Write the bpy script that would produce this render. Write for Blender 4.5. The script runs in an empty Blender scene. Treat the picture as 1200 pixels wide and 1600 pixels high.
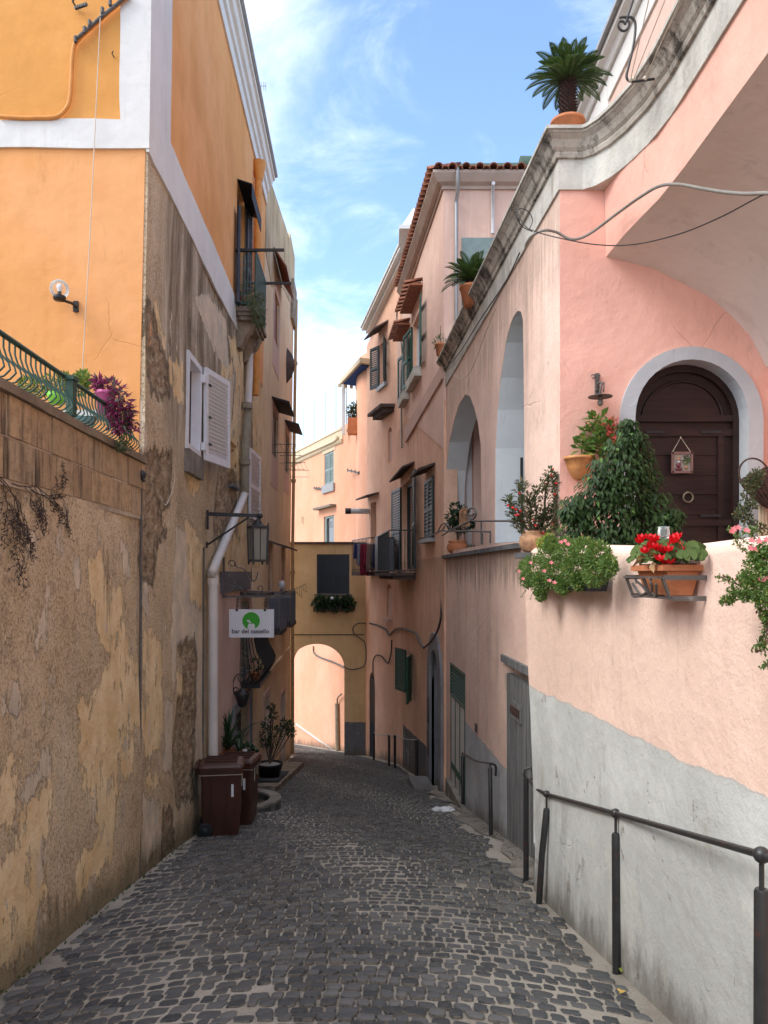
import bpy, math, random
import numpy as np
from mathutils import Vector, Matrix
from mathutils.geometry import tessellate_polygon
V = Vector
PI = math.pi
sc = bpy.context.scene
COL = sc.collection
H = 1.6            # eye height
HZ = 895.0         # horizon row of the photograph
FP = 1200.0        # focal length in photo pixels
SL = 0.175         # street slope
def gz(y): return -SL*y

# ------------------------------------------------------------ geometry frames
class Side:
    """wall running down the street: x = a + b*y (+lean)"""
    def __init__(s, a, b, sgn, lean=0.0, zc=0.0):
        s.a, s.b, s.sgn, s.lean, s.zc = a, b, sgn, lean, zc
    def hit(s, px, py, off=0.0):
        k = (px-600)/FP; m = (HZ-py)/FP
        D = (s.a+s.sgn*off)/(k-s.b)
        if s.lean and H+m*D > s.zc: D = (s.a+s.sgn*off+s.lean*(H-s.zc))/(k-s.b-s.lean*m)
        return D, H+m*D
    def P(s, u, z, off=0.0):
        return V((s.a+s.b*u+s.lean*max(0, z-s.zc)+s.sgn*off, u, z))
    def at(s, px, py, off=0.0):
        u, z = s.hit(px, py, off); return s.P(u, z, off)
    def x(s, u): return s.a+s.b*u
class Front:
    """wall facing the camera: y = c + d*x"""
    def __init__(s, c, d=0.0): s.c, s.d = c, d
    def hit(s, px, py, off=0.0):
        k = (px-600)/FP; m = (HZ-py)/FP
        D = (s.c-off)/(1-s.d*k)
        return k*D, H+m*D
    def P(s, u, z, off=0.0): return V((u, s.c+s.d*u-off, z))
    def at(s, px, py, off=0.0):
        u, z = s.hit(px, py, off); return s.P(u, z, off)
def at(px, py, D): return V(((px-600)/FP*D, D, H+(HZ-py)/FP*D))

PL = Side(-2.0, -.04, 1, .015, 2.6)
RP = Side(1.62, -.042, -1)
RA = Side(2.01, -.06, -1)
R3 = Side(2.4675, -.095, -1)
R4 = Side(6.49, -.278, -1)
FO = Front(7.29)
FD = Front(6.95)
FA = Front(25.5)
FF = Front(31.0)

# ------------------------------------------------------------ mesh builder
class MB:
    def __init__(s): s.v = []; s.f = []; s.sm = []; s.attr = {}
    def add(s, vs, fs, smooth=False):
        o = len(s.v); s.v.extend(V(p) for p in vs)
        for f in fs: s.f.append(tuple(i+o for i in f)); s.sm.append(smooth)
    def hexa(s, p):   # 8 points: bottom 4, top 4 (same winding)
        s.add(p, [(0,3,2,1),(4,5,6,7),(0,1,5,4),(1,2,6,5),(2,3,7,6),(3,0,4,7)])
    def box(s, c, sz, R=None):
        c = V(c); x, y, z = (q/2 for q in sz)
        pts = [V(p) for p in ((-x,-y,-z),(x,-y,-z),(x,y,-z),(-x,y,-z),(-x,-y,z),(x,-y,z),(x,y,z),(-x,y,z))]
        if R is not None: pts = [R @ p for p in pts]
        s.hexa([c+p for p in pts])
    def fbox(s, F, u0, u1, z0, z1, o0, o1):
        s.hexa([F.P(u0,z0,o1),F.P(u1,z0,o1),F.P(u1,z0,o0),F.P(u0,z0,o0),
                F.P(u0,z1,o1),F.P(u1,z1,o1),F.P(u1,z1,o0),F.P(u0,z1,o0)])
    def bar(s, a, b, w, h=None, up=V((0,0,1))):
        h = h or w; a = V(a); b = V(b); d = (b-a)
        if d.length < 1e-6: return
        d.normalize()
        if abs(d.dot(up)) > .98: up = V((1,0,0))
        x = d.cross(up).normalized(); y = x.cross(d)
        q = [x*(-w/2)+y*(-h/2), x*(w/2)+y*(-h/2), x*(w/2)+y*(h/2), x*(-w/2)+y*(h/2)]
        s.hexa([a+q[0],a+q[1],a+q[2],a+q[3],b+q[0],b+q[1],b+q[2],b+q[3]])
    def tube(s, pts, r, n=8, cap=True):
        pts = [V(p) for p in pts]; m = len(pts)
        rs = r if isinstance(r, (list, tuple)) else [r]*m
        rings = []; px = None
        for i in range(m):
            d = (pts[min(i+1,m-1)]-pts[max(i-1,0)]).normalized()
            if px is None:
                up = V((0,0,1)) if abs(d.z) < .9 else V((1,0,0))
                px = d.cross(up).normalized()
            px = (px-d*px.dot(d)).normalized(); py = d.cross(px)
            rings.append([pts[i]+(px*math.cos(2*PI*j/n)+py*math.sin(2*PI*j/n))*rs[i] for j in range(n)])
        vs = [p for rg in rings for p in rg]; fs = []
        for i in range(m-1):
            for j in range(n):
                a = i*n+j; b = i*n+(j+1)%n; fs.append((a,b,b+n,a+n))
        s.add(vs, fs, True)
        if cap: s.add(rings[0], [tuple(range(n))[::-1]]); s.add(rings[-1], [tuple(range(n))])
    def lathe(s, prof, c, n=20, R=None, flute=0, fn=0):
        c = V(c); vs = []; m = len(prof)
        for r, z in prof:
            for j in range(n):
                t = 2*PI*j/n; rr = r*(1+(flute*math.cos(fn*t) if flute else 0))
                p = V((rr*math.cos(t), rr*math.sin(t), z))
                vs.append(c+(R @ p if R is not None else p))
        fs = []
        for i in range(m-1):
            for j in range(n):
                a = i*n+j; b = i*n+(j+1)%n; fs.append((a,b,b+n,a+n))
        s.add(vs, fs, True)
    def ball(s, c, r, n=10, sc_=(1,1,1)):
        pr = [(max(r*math.sin(PI*i/n), 1e-5)*1.0, -r*math.cos(PI*i/n)*sc_[2]) for i in range(n+1)]
        s.lathe(pr, c, n+4)
    def prism(s, poly, ext):
        poly = [V(p) for p in poly]; ext = V(ext); n = len(poly)
        tris = tessellate_polygon([poly])
        vs = poly+[p+ext for p in poly]
        fs = [tuple(t) for t in tris]+[tuple(i+n for i in t[::-1]) for t in tris]
        fs += [(i,(i+1)%n,(i+1)%n+n,i+n) for i in range(n)]
        s.add(vs, fs)
    def leaf(s, b, d, nrm, L, W, fold=.25, droop=0.0):
        b = V(b); d = V(d).normalized(); nrm = V(nrm)
        sd = d.cross(nrm)
        if sd.length < 1e-4: sd = d.cross(V((.3,.8,.5)))
        sd.normalize(); nn = sd.cross(d)
        mid = b+d*L*.45-nn*W*fold*.0; tip = b+d*L-V((0,0,1))*droop*L
        s.add([b, b+d*L*.42+sd*W/2+nn*W*fold, tip, b+d*L*.42-sd*W/2+nn*W*fold, mid],
              [(0,1,4),(1,2,4),(2,3,4),(3,0,4)], True)

WL = {}
def wl(o): return WL.get(o.name, V((0,0,0)))
def make(name, mb, mat, parent=None, org=None, auto=None):
    me = bpy.data.meshes.new(name)
    base = wl(parent) if parent is not None else (V(org) if org is not None else V((0,0,0)))
    me.from_pydata([tuple(p-base) for p in mb.v], [], mb.f)
    me.polygons.foreach_set('use_smooth', mb.sm)
    for k, arr in mb.attr.items():
        at_ = me.attributes.new(k, 'FLOAT', 'POINT'); at_.data.foreach_set('value', arr)
    me.update()
    if mat: me.materials.append(mat)
    o = bpy.data.objects.new(name, me); COL.objects.link(o)
    if parent is not None: o.parent = parent
    else: o.location = base
    WL[o.name] = base
    if auto:
        for p in me.polygons: p.use_smooth = True
    return o
def tag(o, label, cat=None, group=None, kind=None):
    if label: o['label'] = label
    if cat: o['category'] = cat
    if group: o['group'] = group
    if kind: o['kind'] = kind
    return o
def root(name, loc, label, cat, group=None):
    o = bpy.data.objects.new(name, None); COL.objects.link(o)
    o.location = V(loc); o.empty_display_size = .1; WL[o.name] = V(loc)
    return tag(o, label, cat, group)
def structure(name, mb, mat, **k):
    o = make(name, mb, mat, **k); o['kind'] = 'structure'; return o
def copy_tree(o, loc, label, parent=None, rz=None):
    c = o.copy(); COL.objects.link(c)
    if parent is None:
        c.location = loc
        if rz is not None: c.rotation_euler.z = rz
        WL[c.name] = V(loc)
        if label: c['label'] = label
    else: c.parent = parent
    for ch in list(o.children): copy_tree(ch, None, None, c)
    return c

# ------------------------------------------------------------ walls
def grid_wall(F, u0, u1, z0f, z1f, holes=(), th=.3, step=None, wob=0.0):
    """rectangular wall with rectangular holes. z0f/z1f numbers; a closed slab"""
    us = {u0, u1}; zs = {z0f, z1f}
    for a, b, c, d in holes:
        us |= {min(max(a,u0),u1), min(max(b,u0),u1)}; zs |= {min(max(c,z0f),z1f), min(max(d,z0f),z1f)}
    def fill(s_):
        s_ = sorted(s_); out = [s_[0]]
        for q in s_[1:]:
            if q-out[-1] < 1e-5: continue
            if step:
                n = max(1, int((q-out[-1])/step)); a = out[-1]
                out += [a+(q-a)*i/n for i in range(1, n)]
            out.append(q)
        return out
    us = fill(us); zs = fill(zs); nu, nz = len(us), len(zs)
    mb = MB()
    inh = lambda u, z: any(a < u < b and c < z < d for a, b, c, d in holes)
    idx = {}
    vs = []; fs = []
    def vid(i, j, o):
        k = (i, j, o)
        if k not in idx: idx[k] = len(vs); vs.append(F.P(us[i], zs[j], 0 if o == 0 else -th))
        return idx[k]
    solid = [[not inh((us[i]+us[i+1])/2, (zs[j]+zs[j+1])/2) for j in range(nz-1)] for i in range(nu-1)]
    for i in range(nu-1):
        for j in range(nz-1):
            if not solid[i][j]: continue
            fs.append((vid(i,j,0), vid(i+1,j,0), vid(i+1,j+1,0), vid(i,j+1,0)))
            for di, dj, e in ((-1,0,((i,j),(i,j+1))),(1,0,((i+1,j),(i+1,j+1))),(0,-1,((i,j),(i+1,j))),(0,1,((i,j+1),(i+1,j+1)))):
                a, b = i+di, j+dj
                if not (0 <= a < nu-1 and 0 <= b < nz-1) or not solid[a][b]:
                    (p, q) = e
                    fs.append((vid(p[0],p[1],0), vid(q[0],q[1],0), vid(q[0],q[1],1), vid(p[0],p[1],1)))
    mb.add(vs, fs); return mb
def panel(F, outline, holes=(), th=.3, off=0.0):
    mb = MB()
    loops = [outline]+list(holes)
    flat = [V((u, z, 0)) for lp in loops for u, z in lp]
    tris = tessellate_polygon([[V((u, z, 0)) for u, z in lp] for lp in loops])
    pts = [(u, z) for lp in loops for u, z in lp]; n = len(pts)
    vs = [F.P(u, z, off) for u, z in pts]+[F.P(u, z, off-th) for u, z in pts]
    fs = [tuple(t) for t in tris]+[tuple(i+n for i in t[::-1]) for t in tris]
    o = 0
    for lp in loops:
        m = len(lp)
        for i in range(m): a, b = o+i, o+(i+1)%m; fs.append((a, b, b+n, a+n))
        o += m
    mb.add(vs, fs); return mb
def arch_pts(u0, u1, z0, zs, zt, n=14):
    """opening outline: rect from z0 to spring zs, half ellipse to zt"""
    c = (u0+u1)/2; r = (u1-u0)/2
    return [(u0, z0), (u1, z0)]+[(c+r*math.cos(PI*i/n), zs+(zt-zs)*math.sin(PI*i/n)) for i in range(n+1)]
def sweep(path, prof, closed_prof=True, smooth=False):
    """path: list of (x,y); prof: list of (offset to the right-hand side, z)"""
    mb = MB(); n = len(path); m = len(prof); nr = []
    for i in range(n):
        def dirn(a, b): d = V((path[b][0]-path[a][0], path[b][1]-path[a][1])); return d.normalized()
        d0 = dirn(i-1, i) if i > 0 else dirn(i, i+1); d1 = dirn(i, i+1) if i < n-1 else d0
        n0 = V((d0.y, -d0.x)); n1 = V((d1.y, -d1.x)); b = (n0+n1)
        b.normalize(); b /= max(.3, b.dot(n0)); nr.append(b)
    vs = [V((path[i][0]+nr[i].x*o, path[i][1]+nr[i].y*o, z)) for i in range(n) for o, z in prof]
    fs = []
    for i in range(n-1):
        for j in range(m if closed_prof else m-1):
            a = i*m+j; b = i*m+(j+1)%m; fs.append((a, b, b+m, a+m))
    if closed_prof:
        tr = tessellate_polygon([[V((o, z, 0)) for o, z in prof]])
        fs += [tuple(t) for t in tr]+[tuple(q+(n-1)*m for q in t[::-1]) for t in tr]
    mb.add(vs, fs, smooth); return mb

def poly_sd(U, Z, poly):
    """signed distance, positive inside"""
    d2 = np.full(U.shape, 1e9); ins = np.zeros(U.shape, bool); n = len(poly)
    for i in range(n):
        x0, y0 = poly[i]; x1, y1 = poly[(i+1) % n]
        ex, ey = x1-x0, y1-y0; L = ex*ex+ey*ey+1e-12
        t = np.clip(((U-x0)*ex+(Z-y0)*ey)/L, 0, 1)
        d2 = np.minimum(d2, (U-x0-t*ex)**2+(Z-y0-t*ey)**2)
        c = ((y0 > Z) != (y1 > Z)) & (U < (x1-x0)*(Z-y0)/(y1-y0+1e-12)+x0)
        ins ^= c
    d = np.sqrt(d2); return np.where(ins, d, -d)
# ------------------------------------------------------------ materials
class T:
    def __init__(s, name):
        s.mat = bpy.data.materials.new(name); s.mat.use_nodes = True
        s.nt = s.mat.node_tree; s.nt.nodes.clear()
        s.out = s.n('ShaderNodeOutputMaterial'); s.b = s.n('ShaderNodeBsdfPrincipled')
        s.nt.links.new(s.b.outputs[0], s.out.inputs[0])
        s._geo = None
    def n(s, t): return s.nt.nodes.new(t)
    def put(s, sock, v):
        if isinstance(v, bpy.types.NodeSocket): s.nt.links.new(v, sock)
        elif v is not None:
            if hasattr(sock.default_value, '__len__') and len(sock.default_value) == 4 and len(v) == 3: v = (*v, 1)
            sock.default_value = v
    @property
    def geo(s):
        if s._geo is None: s._geo = s.n('ShaderNodeNewGeometry')
        return s._geo
    @property
    def pos(s): return s.geo.outputs['Position']
    @property
    def isl(s): return s.geo.outputs['Random Per Island']
    def obj(s): return s.n('ShaderNodeTexCoord').outputs['Object']
    def m(s, op, a, b=None, c=None, clamp=False):
        x = s.n('ShaderNodeMath'); x.operation = op; x.use_clamp = clamp
        s.put(x.inputs[0], a)
        if b is not None: s.put(x.inputs[1], b)
        if c is not None: s.put(x.inputs[2], c)
        return x.outputs[0]
    def xyz(s, v):
        x = s.n('ShaderNodeSeparateXYZ'); s.put(x.inputs[0], v); return x.outputs
    def scale(s, v, k):
        x = s.n('ShaderNodeVectorMath'); x.operation = 'MULTIPLY'; s.put(x.inputs[0], v); x.inputs[1].default_value = k
        return x.outputs[0]
    def noise(s, v, sc_=1, det=4, ro=.6, dist=0, col=False):
        x = s.n('ShaderNodeTexNoise'); s.put(x.inputs['Vector'], v); x.inputs['Scale'].default_value = sc_
        x.inputs['Detail'].default_value = det; x.inputs['Roughness'].default_value = ro; x.inputs['Distortion'].default_value = dist
        return x.outputs['Color' if col else 'Fac']
    def vor(s, v, sc_, feat='F1', out='Distance'):
        x = s.n('ShaderNodeTexVoronoi'); x.feature = feat; s.put(x.inputs['Vector'], v); x.inputs['Scale'].default_value = sc_
        return x.outputs[out]
    def wave(s, v, sc_, d='X', prof='SIN', dist=0):
        x = s.n('ShaderNodeTexWave'); x.bands_direction = d; x.wave_profile = prof; s.put(x.inputs['Vector'], v)
        x.inputs['Scale'].default_value = sc_; x.inputs['Distortion'].default_value = dist
        return x.outputs['Fac']
    def sstep(s, v, a, b, lo=0., hi=1.):
        x = s.n('ShaderNodeMapRange'); x.interpolation_type = 'SMOOTHSTEP'; s.put(x.inputs[0], v)
        x.inputs[1].default_value = a; x.inputs[2].default_value = b; x.inputs[3].default_value = lo; x.inputs[4].default_value = hi
        return x.outputs[0]
    def ramp(s, v, st):
        x = s.n('ShaderNodeValToRGB'); s.put(x.inputs[0], v); cr = x.color_ramp
        while len(cr.elements) < len(st): cr.elements.new(.5)
        for e, (p, c) in zip(cr.elements, st): e.position = p; e.color = (*c, 1)
        return x.outputs[0]
    def mix(s, f, a, b, mode='MIX'):
        x = s.n('ShaderNodeMix'); x.data_type = 'RGBA'; x.blend_type = mode
        s.put(x.inputs[0], f); s.put(x.inputs[6], a); s.put(x.inputs[7], b); return x.outputs[2]
    def attr(s, name):
        x = s.n('ShaderNodeAttribute'); x.attribute_name = name; return x.outputs['Fac']
    def bump(s, h, dist=.01, st=1.0, nrm=None):
        x = s.n('ShaderNodeBump'); x.inputs['Strength'].default_value = st; x.inputs['Distance'].default_value = dist
        s.put(x.inputs['Height'], h)
        if nrm is not None: s.put(x.inputs['Normal'], nrm)
        return x.outputs[0]
    def done(s, col, rough=.85, nrm=None, metal=0, spec=.3, **k):
        s.put(s.b.inputs['Base Color'], col); s.put(s.b.inputs['Roughness'], rough); s.b.inputs['Metallic'].default_value = metal
        s.b.inputs['Specular IOR Level'].default_value = spec
        if nrm is not None: s.put(s.b.inputs['Normal'], nrm)
        for a, v in k.items(): s.put(s.b.inputs[a.replace('_', ' ')], v)
        return s.mat
def lin(h):
    h = h.lstrip('#'); c = [int(h[i:i+2], 16)/255 for i in (0, 2, 4)]
    return tuple(x/12.92 if x <= .04045 else ((x+.055)/1.055)**2.4 for x in c)
def sc3(c, k): return tuple(min(1, x*k) for x in c)
def mixc(a, b, t): return tuple(x*(1-t)+y*t for x, y in zip(a, b))

def plaster(name, base, var=.14, stain=None, stain_amt=.5, stain_thr=(.52,.72), bump=.006, dado=None, patch=None, patch_thr=(.62,.66), grain=True, seed=0., drips=()):
    t = T(name); p = t.pos
    off = t.n('ShaderNodeVectorMath'); off.operation = 'ADD'; t.put(off.inputs[0], p); off.inputs[1].default_value = (seed*7.3, seed*3.1, seed*5.7); q = off.outputs[0]
    n1 = t.noise(q, .9, 6, .62); n2 = t.noise(q, 5, 5, .6)
    c = t.mix(t.sstep(n1, .3, .7), sc3(base, 1-var), sc3(base, 1+var*.7))
    c = t.mix(t.sstep(n2, .35, .75, 0, .5), c, sc3(base, 1-var*1.3))
    st = stain or mixc(sc3(base, .45), (.12,.11,.1), .5)
    sv = t.noise(t.scale(q, (2.6, 2.6, .22)), 1.6, 6, .65)
    sm = t.m('MULTIPLY', t.sstep(sv, *stain_thr), t.m('MULTIPLY_ADD', t.noise(q, 1.3, 4), 1.6, -.3, clamp=True))
    c = t.mix(t.m('MULTIPLY', sm, stain_amt), c, st)
    c = t.mix(t.sstep(t.noise(q, .45, 5, .65), .42, .66, 0, .35), c, mixc(sc3(base, 1.12), (.8,.74,.66), .25))
    c = t.mix(t.sstep(t.noise(t.scale(q, (1.2, 1.2, .3)), 5, 7, .72), .58, .66, 0, .28), c, sc3(base, .66))
    if drips:
        Zq = t.xyz(p)[2]; dn = t.noise(t.scale(q, (4.6, 4.6, .26)), 2.0, 8, .78); dn2 = t.noise(q, 3, 5, .6)
        for zt_, ln_, am_, dc_ in drips:
            mk = t.m('MULTIPLY', t.sstep(Zq, zt_-ln_, zt_, 0, 1), t.m('LESS_THAN', Zq, zt_))
            mk = t.m('MULTIPLY', t.sstep(t.m('ADD', dn, t.m('MULTIPLY', t.m('SUBTRACT', mk, .5), .28)), .50, .60), t.sstep(mk, 0, .25))
            c = t.mix(t.m('MULTIPLY', mk, am_), c, dc_)
    hgt = None
    if patch:
        pm = t.sstep(t.noise(t.scale(q, (1,1,.6)), 1.5, 7, .68), *patch_thr)
        c = t.mix(pm, c, patch); hgt = t.m('MULTIPLY', pm, -.35)
    fine = t.noise(q, 70, 3, .6); med = t.noise(q, 11, 5, .6)
    if dado:
        z0, sy, dc, dh, y0, y1 = dado     # level at y0: z0, slope per metre sy, colour, blend, range y
        X = t.xyz(p); wob = t.m('MULTIPLY_ADD', t.noise(q, 3.5, 6, .6), .09, -.045)
        lev = t.m('MULTIPLY_ADD', t.m('SUBTRACT', X[1], y0), sy, z0)
        dm = t.sstep(t.m('SUBTRACT', t.m('ADD', lev, wob), X[2]), 0, dh)
        if y1 is not None:
            dm = t.m('MULTIPLY', dm, t.m('LESS_THAN', X[1], y1)); dm = t.m('MULTIPLY', dm, t.m('GREATER_THAN', X[1], y0-1e-3))
        dvar = t.mix(t.sstep(t.noise(q, 1.1, 7, .65), .35, .7), sc3(dc, .86), sc3(dc, 1.1))
        dvar = t.mix(t.sstep(t.noise(t.scale(q, (1,1,.5)), 2.0, 7, .7), .56, .64, 0, .6), dvar, mixc(sc3(dc, .8), (.40,.38,.28), .5))
        wear = t.sstep(t.noise(q, 2.6, 8, .72), .635, .65)
        dvar = t.mix(t.sstep(t.noise(t.scale(q, (1, 1, .35)), 3.2, 8, .7), .55, .62, 0, .5), dvar, sc3(dc, .72))
        dvar = t.mix(t.sstep(t.noise(q, .8, 6, .7), .56, .60, 0, .55), dvar, mixc(sc3(dc, 1.15), (.62,.62,.52), .5))
        dvar = t.mix(wear, dvar, (.48,.44,.38))
        c = t.mix(dm, c, dvar)
        edge = t.m('MULTIPLY', t.m('MULTIPLY', dm, t.m('SUBTRACT', 1.0, dm)), 3.0, clamp=True)
        c = t.mix(edge, c, sc3(dc, .75))
        h2 = t.m('MULTIPLY', t.m('MULTIPLY', dm, wear), -.5); hgt = t.m('ADD', hgt, h2) if hgt is not None else h2
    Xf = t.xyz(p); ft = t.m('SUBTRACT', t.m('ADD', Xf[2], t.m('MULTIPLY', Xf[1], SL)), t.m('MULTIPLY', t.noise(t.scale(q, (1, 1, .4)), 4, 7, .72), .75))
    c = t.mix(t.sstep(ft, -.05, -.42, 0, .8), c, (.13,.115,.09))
    cr = t.sstep(t.vor(t.mix(.12, q, t.noise(q, 2.5, 5, .6, col=True)), .9, 'DISTANCE_TO_EDGE'), .0, .006, 1, 0)
    cr = t.m('MULTIPLY', cr, t.sstep(t.noise(q, .7, 3), .56, .66))
    c = t.mix(t.m('MULTIPLY', cr, .18), c, sc3(base, .5))
    h = t.m('ADD', t.m('MULTIPLY', fine, .18 if grain else .05), t.m('MULTIPLY', med, .7))
    h = t.m('SUBTRACT', h, t.m('MULTIPLY', cr, .4))
    if hgt is not None: h = t.m('ADD', h, hgt)
    big = t.noise(q, 1.6, 3, .5)
    nr = t.bump(h, bump*1.6, 1.0, t.bump(big, .05, .6))
    return t.done(c, .92, nr, spec=.15)

def simple(name, base, rough=.6, var=.12, metal=0, bump=0.0, spec=.4, nsc=8, isl=0.0, rust=None, obj=True, **k):
    t = T(name); p = t.obj() if obj else t.pos
    c = t.mix(t.sstep(t.noise(p, nsc, 5, .6), .3, .7), sc3(base, 1-var), sc3(base, 1+var))
    if isl: c = t.mix(t.isl, t.mix(isl, c, (0,0,0), 'MIX'), t.mix(isl*.5, c, sc3(base, 1.8)))
    if rust:
        c = t.mix(t.sstep(t.noise(p, 14, 7, .7), .58, .66), c, rust)
    nr = t.bump(t.noise(p, nsc*6, 4), bump, 1) if bump else None
    return t.done(c, rough, nr, metal, spec, **k)

def foliage(name, c0, c1, trans=.25, rough=.45, spec=.45, c2=None, c2amt=.1):
    t = T(name)
    c = t.mix(t.isl, c0, c1)
    c = t.mix(t.sstep(t.noise(t.pos, 6, 3), .45, .7, 0, .5), c, sc3(c1, 1.3))
    if c2:
        w = t.n('ShaderNodeTexWhiteNoise'); w.noise_dimensions = '1D'; t.put(w.inputs['W'], t.m('MULTIPLY', t.isl, 917.))
        c = t.mix(t.m('LESS_THAN', w.outputs['Value'], c2amt), c, c2)
    m = t.done(c, rough, None, 0, spec)
    tr = t.n('ShaderNodeBsdfTranslucent'); t.put(tr.inputs[0], t.mix(.5, c, sc3(c1, 1.6)))
    mx = t.n('ShaderNodeMixShader'); mx.inputs[0].default_value = trans
    t.nt.links.new(t.b.outputs[0], mx.inputs[1]); t.nt.links.new(tr.outputs[0], mx.inputs[2]); t.nt.links.new(mx.outputs[0], t.out.inputs[0])
    return m

def weathered():
    """old side walls: grit cement, ochre and pale lime coats peeled off, placed by vertex layers"""
    t = T('peeling_plaster'); p = t.pos
    A, B, C, D = (t.attr(k) for k in ('coatA', 'coatB', 'rough', 'black'))
    grit = t.noise(p, 48, 5, .75); pit = t.vor(p, 55); med = t.noise(p, 9, 6, .65); big = t.noise(p, 1.1, 6, .6)
    st = t.noise(t.scale(p, (4, 4, .5)), 2.0, 7, .7)
    cem = t.ramp(big, [(.28, (.36,.275,.165)), (.5, (.58,.45,.285)), (.72, (.74,.62,.43))])
    cem = t.mix(t.sstep(st, .45, .7, 0, .55), cem, (0.551,0.470,0.365))
    cem = t.mix(t.sstep(grit, .51, .60, 0, .75), cem, (0.713,0.567,0.405))
    cem = t.mix(t.sstep(grit, .46, .38, 0, .72), cem, (0.113,0.081,0.057))
    cem = t.mix(t.sstep(med, .52, .7, 0, .5), cem, (0.227,0.162,0.113))
    X = t.xyz(p)
    up = t.sstep(X[2], 2.6, 3.4); far = t.sstep(X[1], 7.6, 8.4)
    upc = t.ramp(t.noise(t.scale(p, (2, 2, .35)), 1.2, 7, .7), [(.34, (.10,.08,.058)), (.46, (.26,.21,.145)), (.56, (.42,.36,.27)), (.68, (.72,.65,.53))])
    upc = t.mix(t.sstep(grit, .5, .68, 0, .25), upc, (0.713,0.567,0.405))
    cem = t.mix(t.m('MULTIPLY', up, far), cem, upc)
    ed = t.m('MULTIPLY_ADD', t.noise(t.scale(p, (1, 1, .55)), 5, 8, .72), .62, -.31)
    ed2 = t.m('MULTIPLY_ADD', t.noise(t.scale(p, (1, 1, .45)), 8, 8, .75), .5, -.25)
    a = t.sstep(t.m('ADD', A, ed), -.004, .008); b = t.sstep(t.m('ADD', B, ed2), -.004, .010)
    chips = t.sstep(t.noise(t.scale(p, (1, 1, .5)), 7, 8, .75), .585, .60); a = t.m('MULTIPLY', a, t.m('SUBTRACT', 1.0, chips))
    free = t.sstep(t.noise(t.scale(p, (1, 1, .4)), 2.3, 8, .7), .605, .613)
    b = t.m('MAXIMUM', b, t.m('MULTIPLY', free, .9))
    och = t.mix(t.sstep(t.noise(p, 2.5, 6, .65), .35, .68), (.70,.50,.26), (.86,.68,.42))
    och = t.mix(t.sstep(st, .5, .72, 0, .7), och, (0.680,0.535,0.356))
    pal = t.mix(t.sstep(t.noise(p, 3.5, 6, .6), .35, .65), (.74,.61,.45), (.56,.49,.385))
    pal = t.mix(t.sstep(st, .5, .75, 0, .7), pal, (0.405,0.324,0.243))
    c = t.mix(a, cem, t.mix(t.sstep(grit, .52, .64, 0, .3), och, (.80,.66,.42))); c = t.mix(b, c, pal)
    rg = t.sstep(t.m('ADD', C, ed), -.06, .03)
    rk = t.ramp(t.noise(p, 7, 8, .7), [(.3, (0.146,0.105,0.073)), (.5, (0.405,0.300,0.194)), (.7, (0.648,0.502,0.340))])
    c = t.mix(rg, c, rk)
    bl = t.sstep(t.m('ADD', D, t.m('MULTIPLY', t.m('SUBTRACT', t.noise(t.scale(p, (5, 5, .5)), 2.2, 7, .7), .5), 1.4)), -.02, .25, 0, .6)
    c = t.mix(bl, c, (0.081,0.068,0.057))
    # damp foot of the wall, greenish
    foot = t.m('ADD', X[2], t.m('MULTIPLY', X[1], SL))
    fm = t.sstep(t.m('SUBTRACT', foot, t.m('MULTIPLY', t.noise(p, 3, 6, .7), .55)), .1, -.25, 0, .75)
    c = t.mix(fm, c, (0.138,0.121,0.073))
    h = t.m('ADD', t.m('MULTIPLY', grit, .28), t.m('MULTIPLY', med, 1.0))
    h = t.m('ADD', h, t.m('MULTIPLY', t.m('MAXIMUM', a, b), .9))
    flat = t.m('ADD', h, t.m('MULTIPLY', rg, t.m('MULTIPLY', t.noise(t.scale(p, (1, 1, 1.6)), 5, 7, .7), 7.0)))
    return t.done(c, .95, t.bump(flat, .016, 1.0, t.bump(big, .08, .7)), spec=.1)

def tuff():
    t = T('tuff_stone'); p = t.pos
    c = t.ramp(t.isl, [(0, (0.392,0.275,0.167)), (.5, (0.536,0.377,0.217)), (1, (0.450,0.341,0.225))])
    c = t.mix(t.sstep(t.noise(p, 9, 7, .7), .4, .7), c, (0.319,0.225,0.138))
    c = t.mix(t.sstep(t.noise(p, 60, 3, .7), .55, .7, 0, .6), c, (0.145,0.109,0.072))
    X = t.xyz(p)
    s = t.sstep(t.noise(t.scale(p, (3.5, 3.5, .35)), 2.1, 6, .65), .5, .66, 0, .85)
    s = t.m('MULTIPLY', s, t.sstep(X[1], 6.6, 5.6, .15, 1)); c = t.mix(s, c, (0.065,0.055,0.043))
    h = t.m('ADD', t.noise(p, 8, 8, .7), t.m('MULTIPLY', t.noise(p, 60, 3, .7), .35))
    return t.done(c, .95, t.bump(h, .02, 1), spec=.1)
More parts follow.
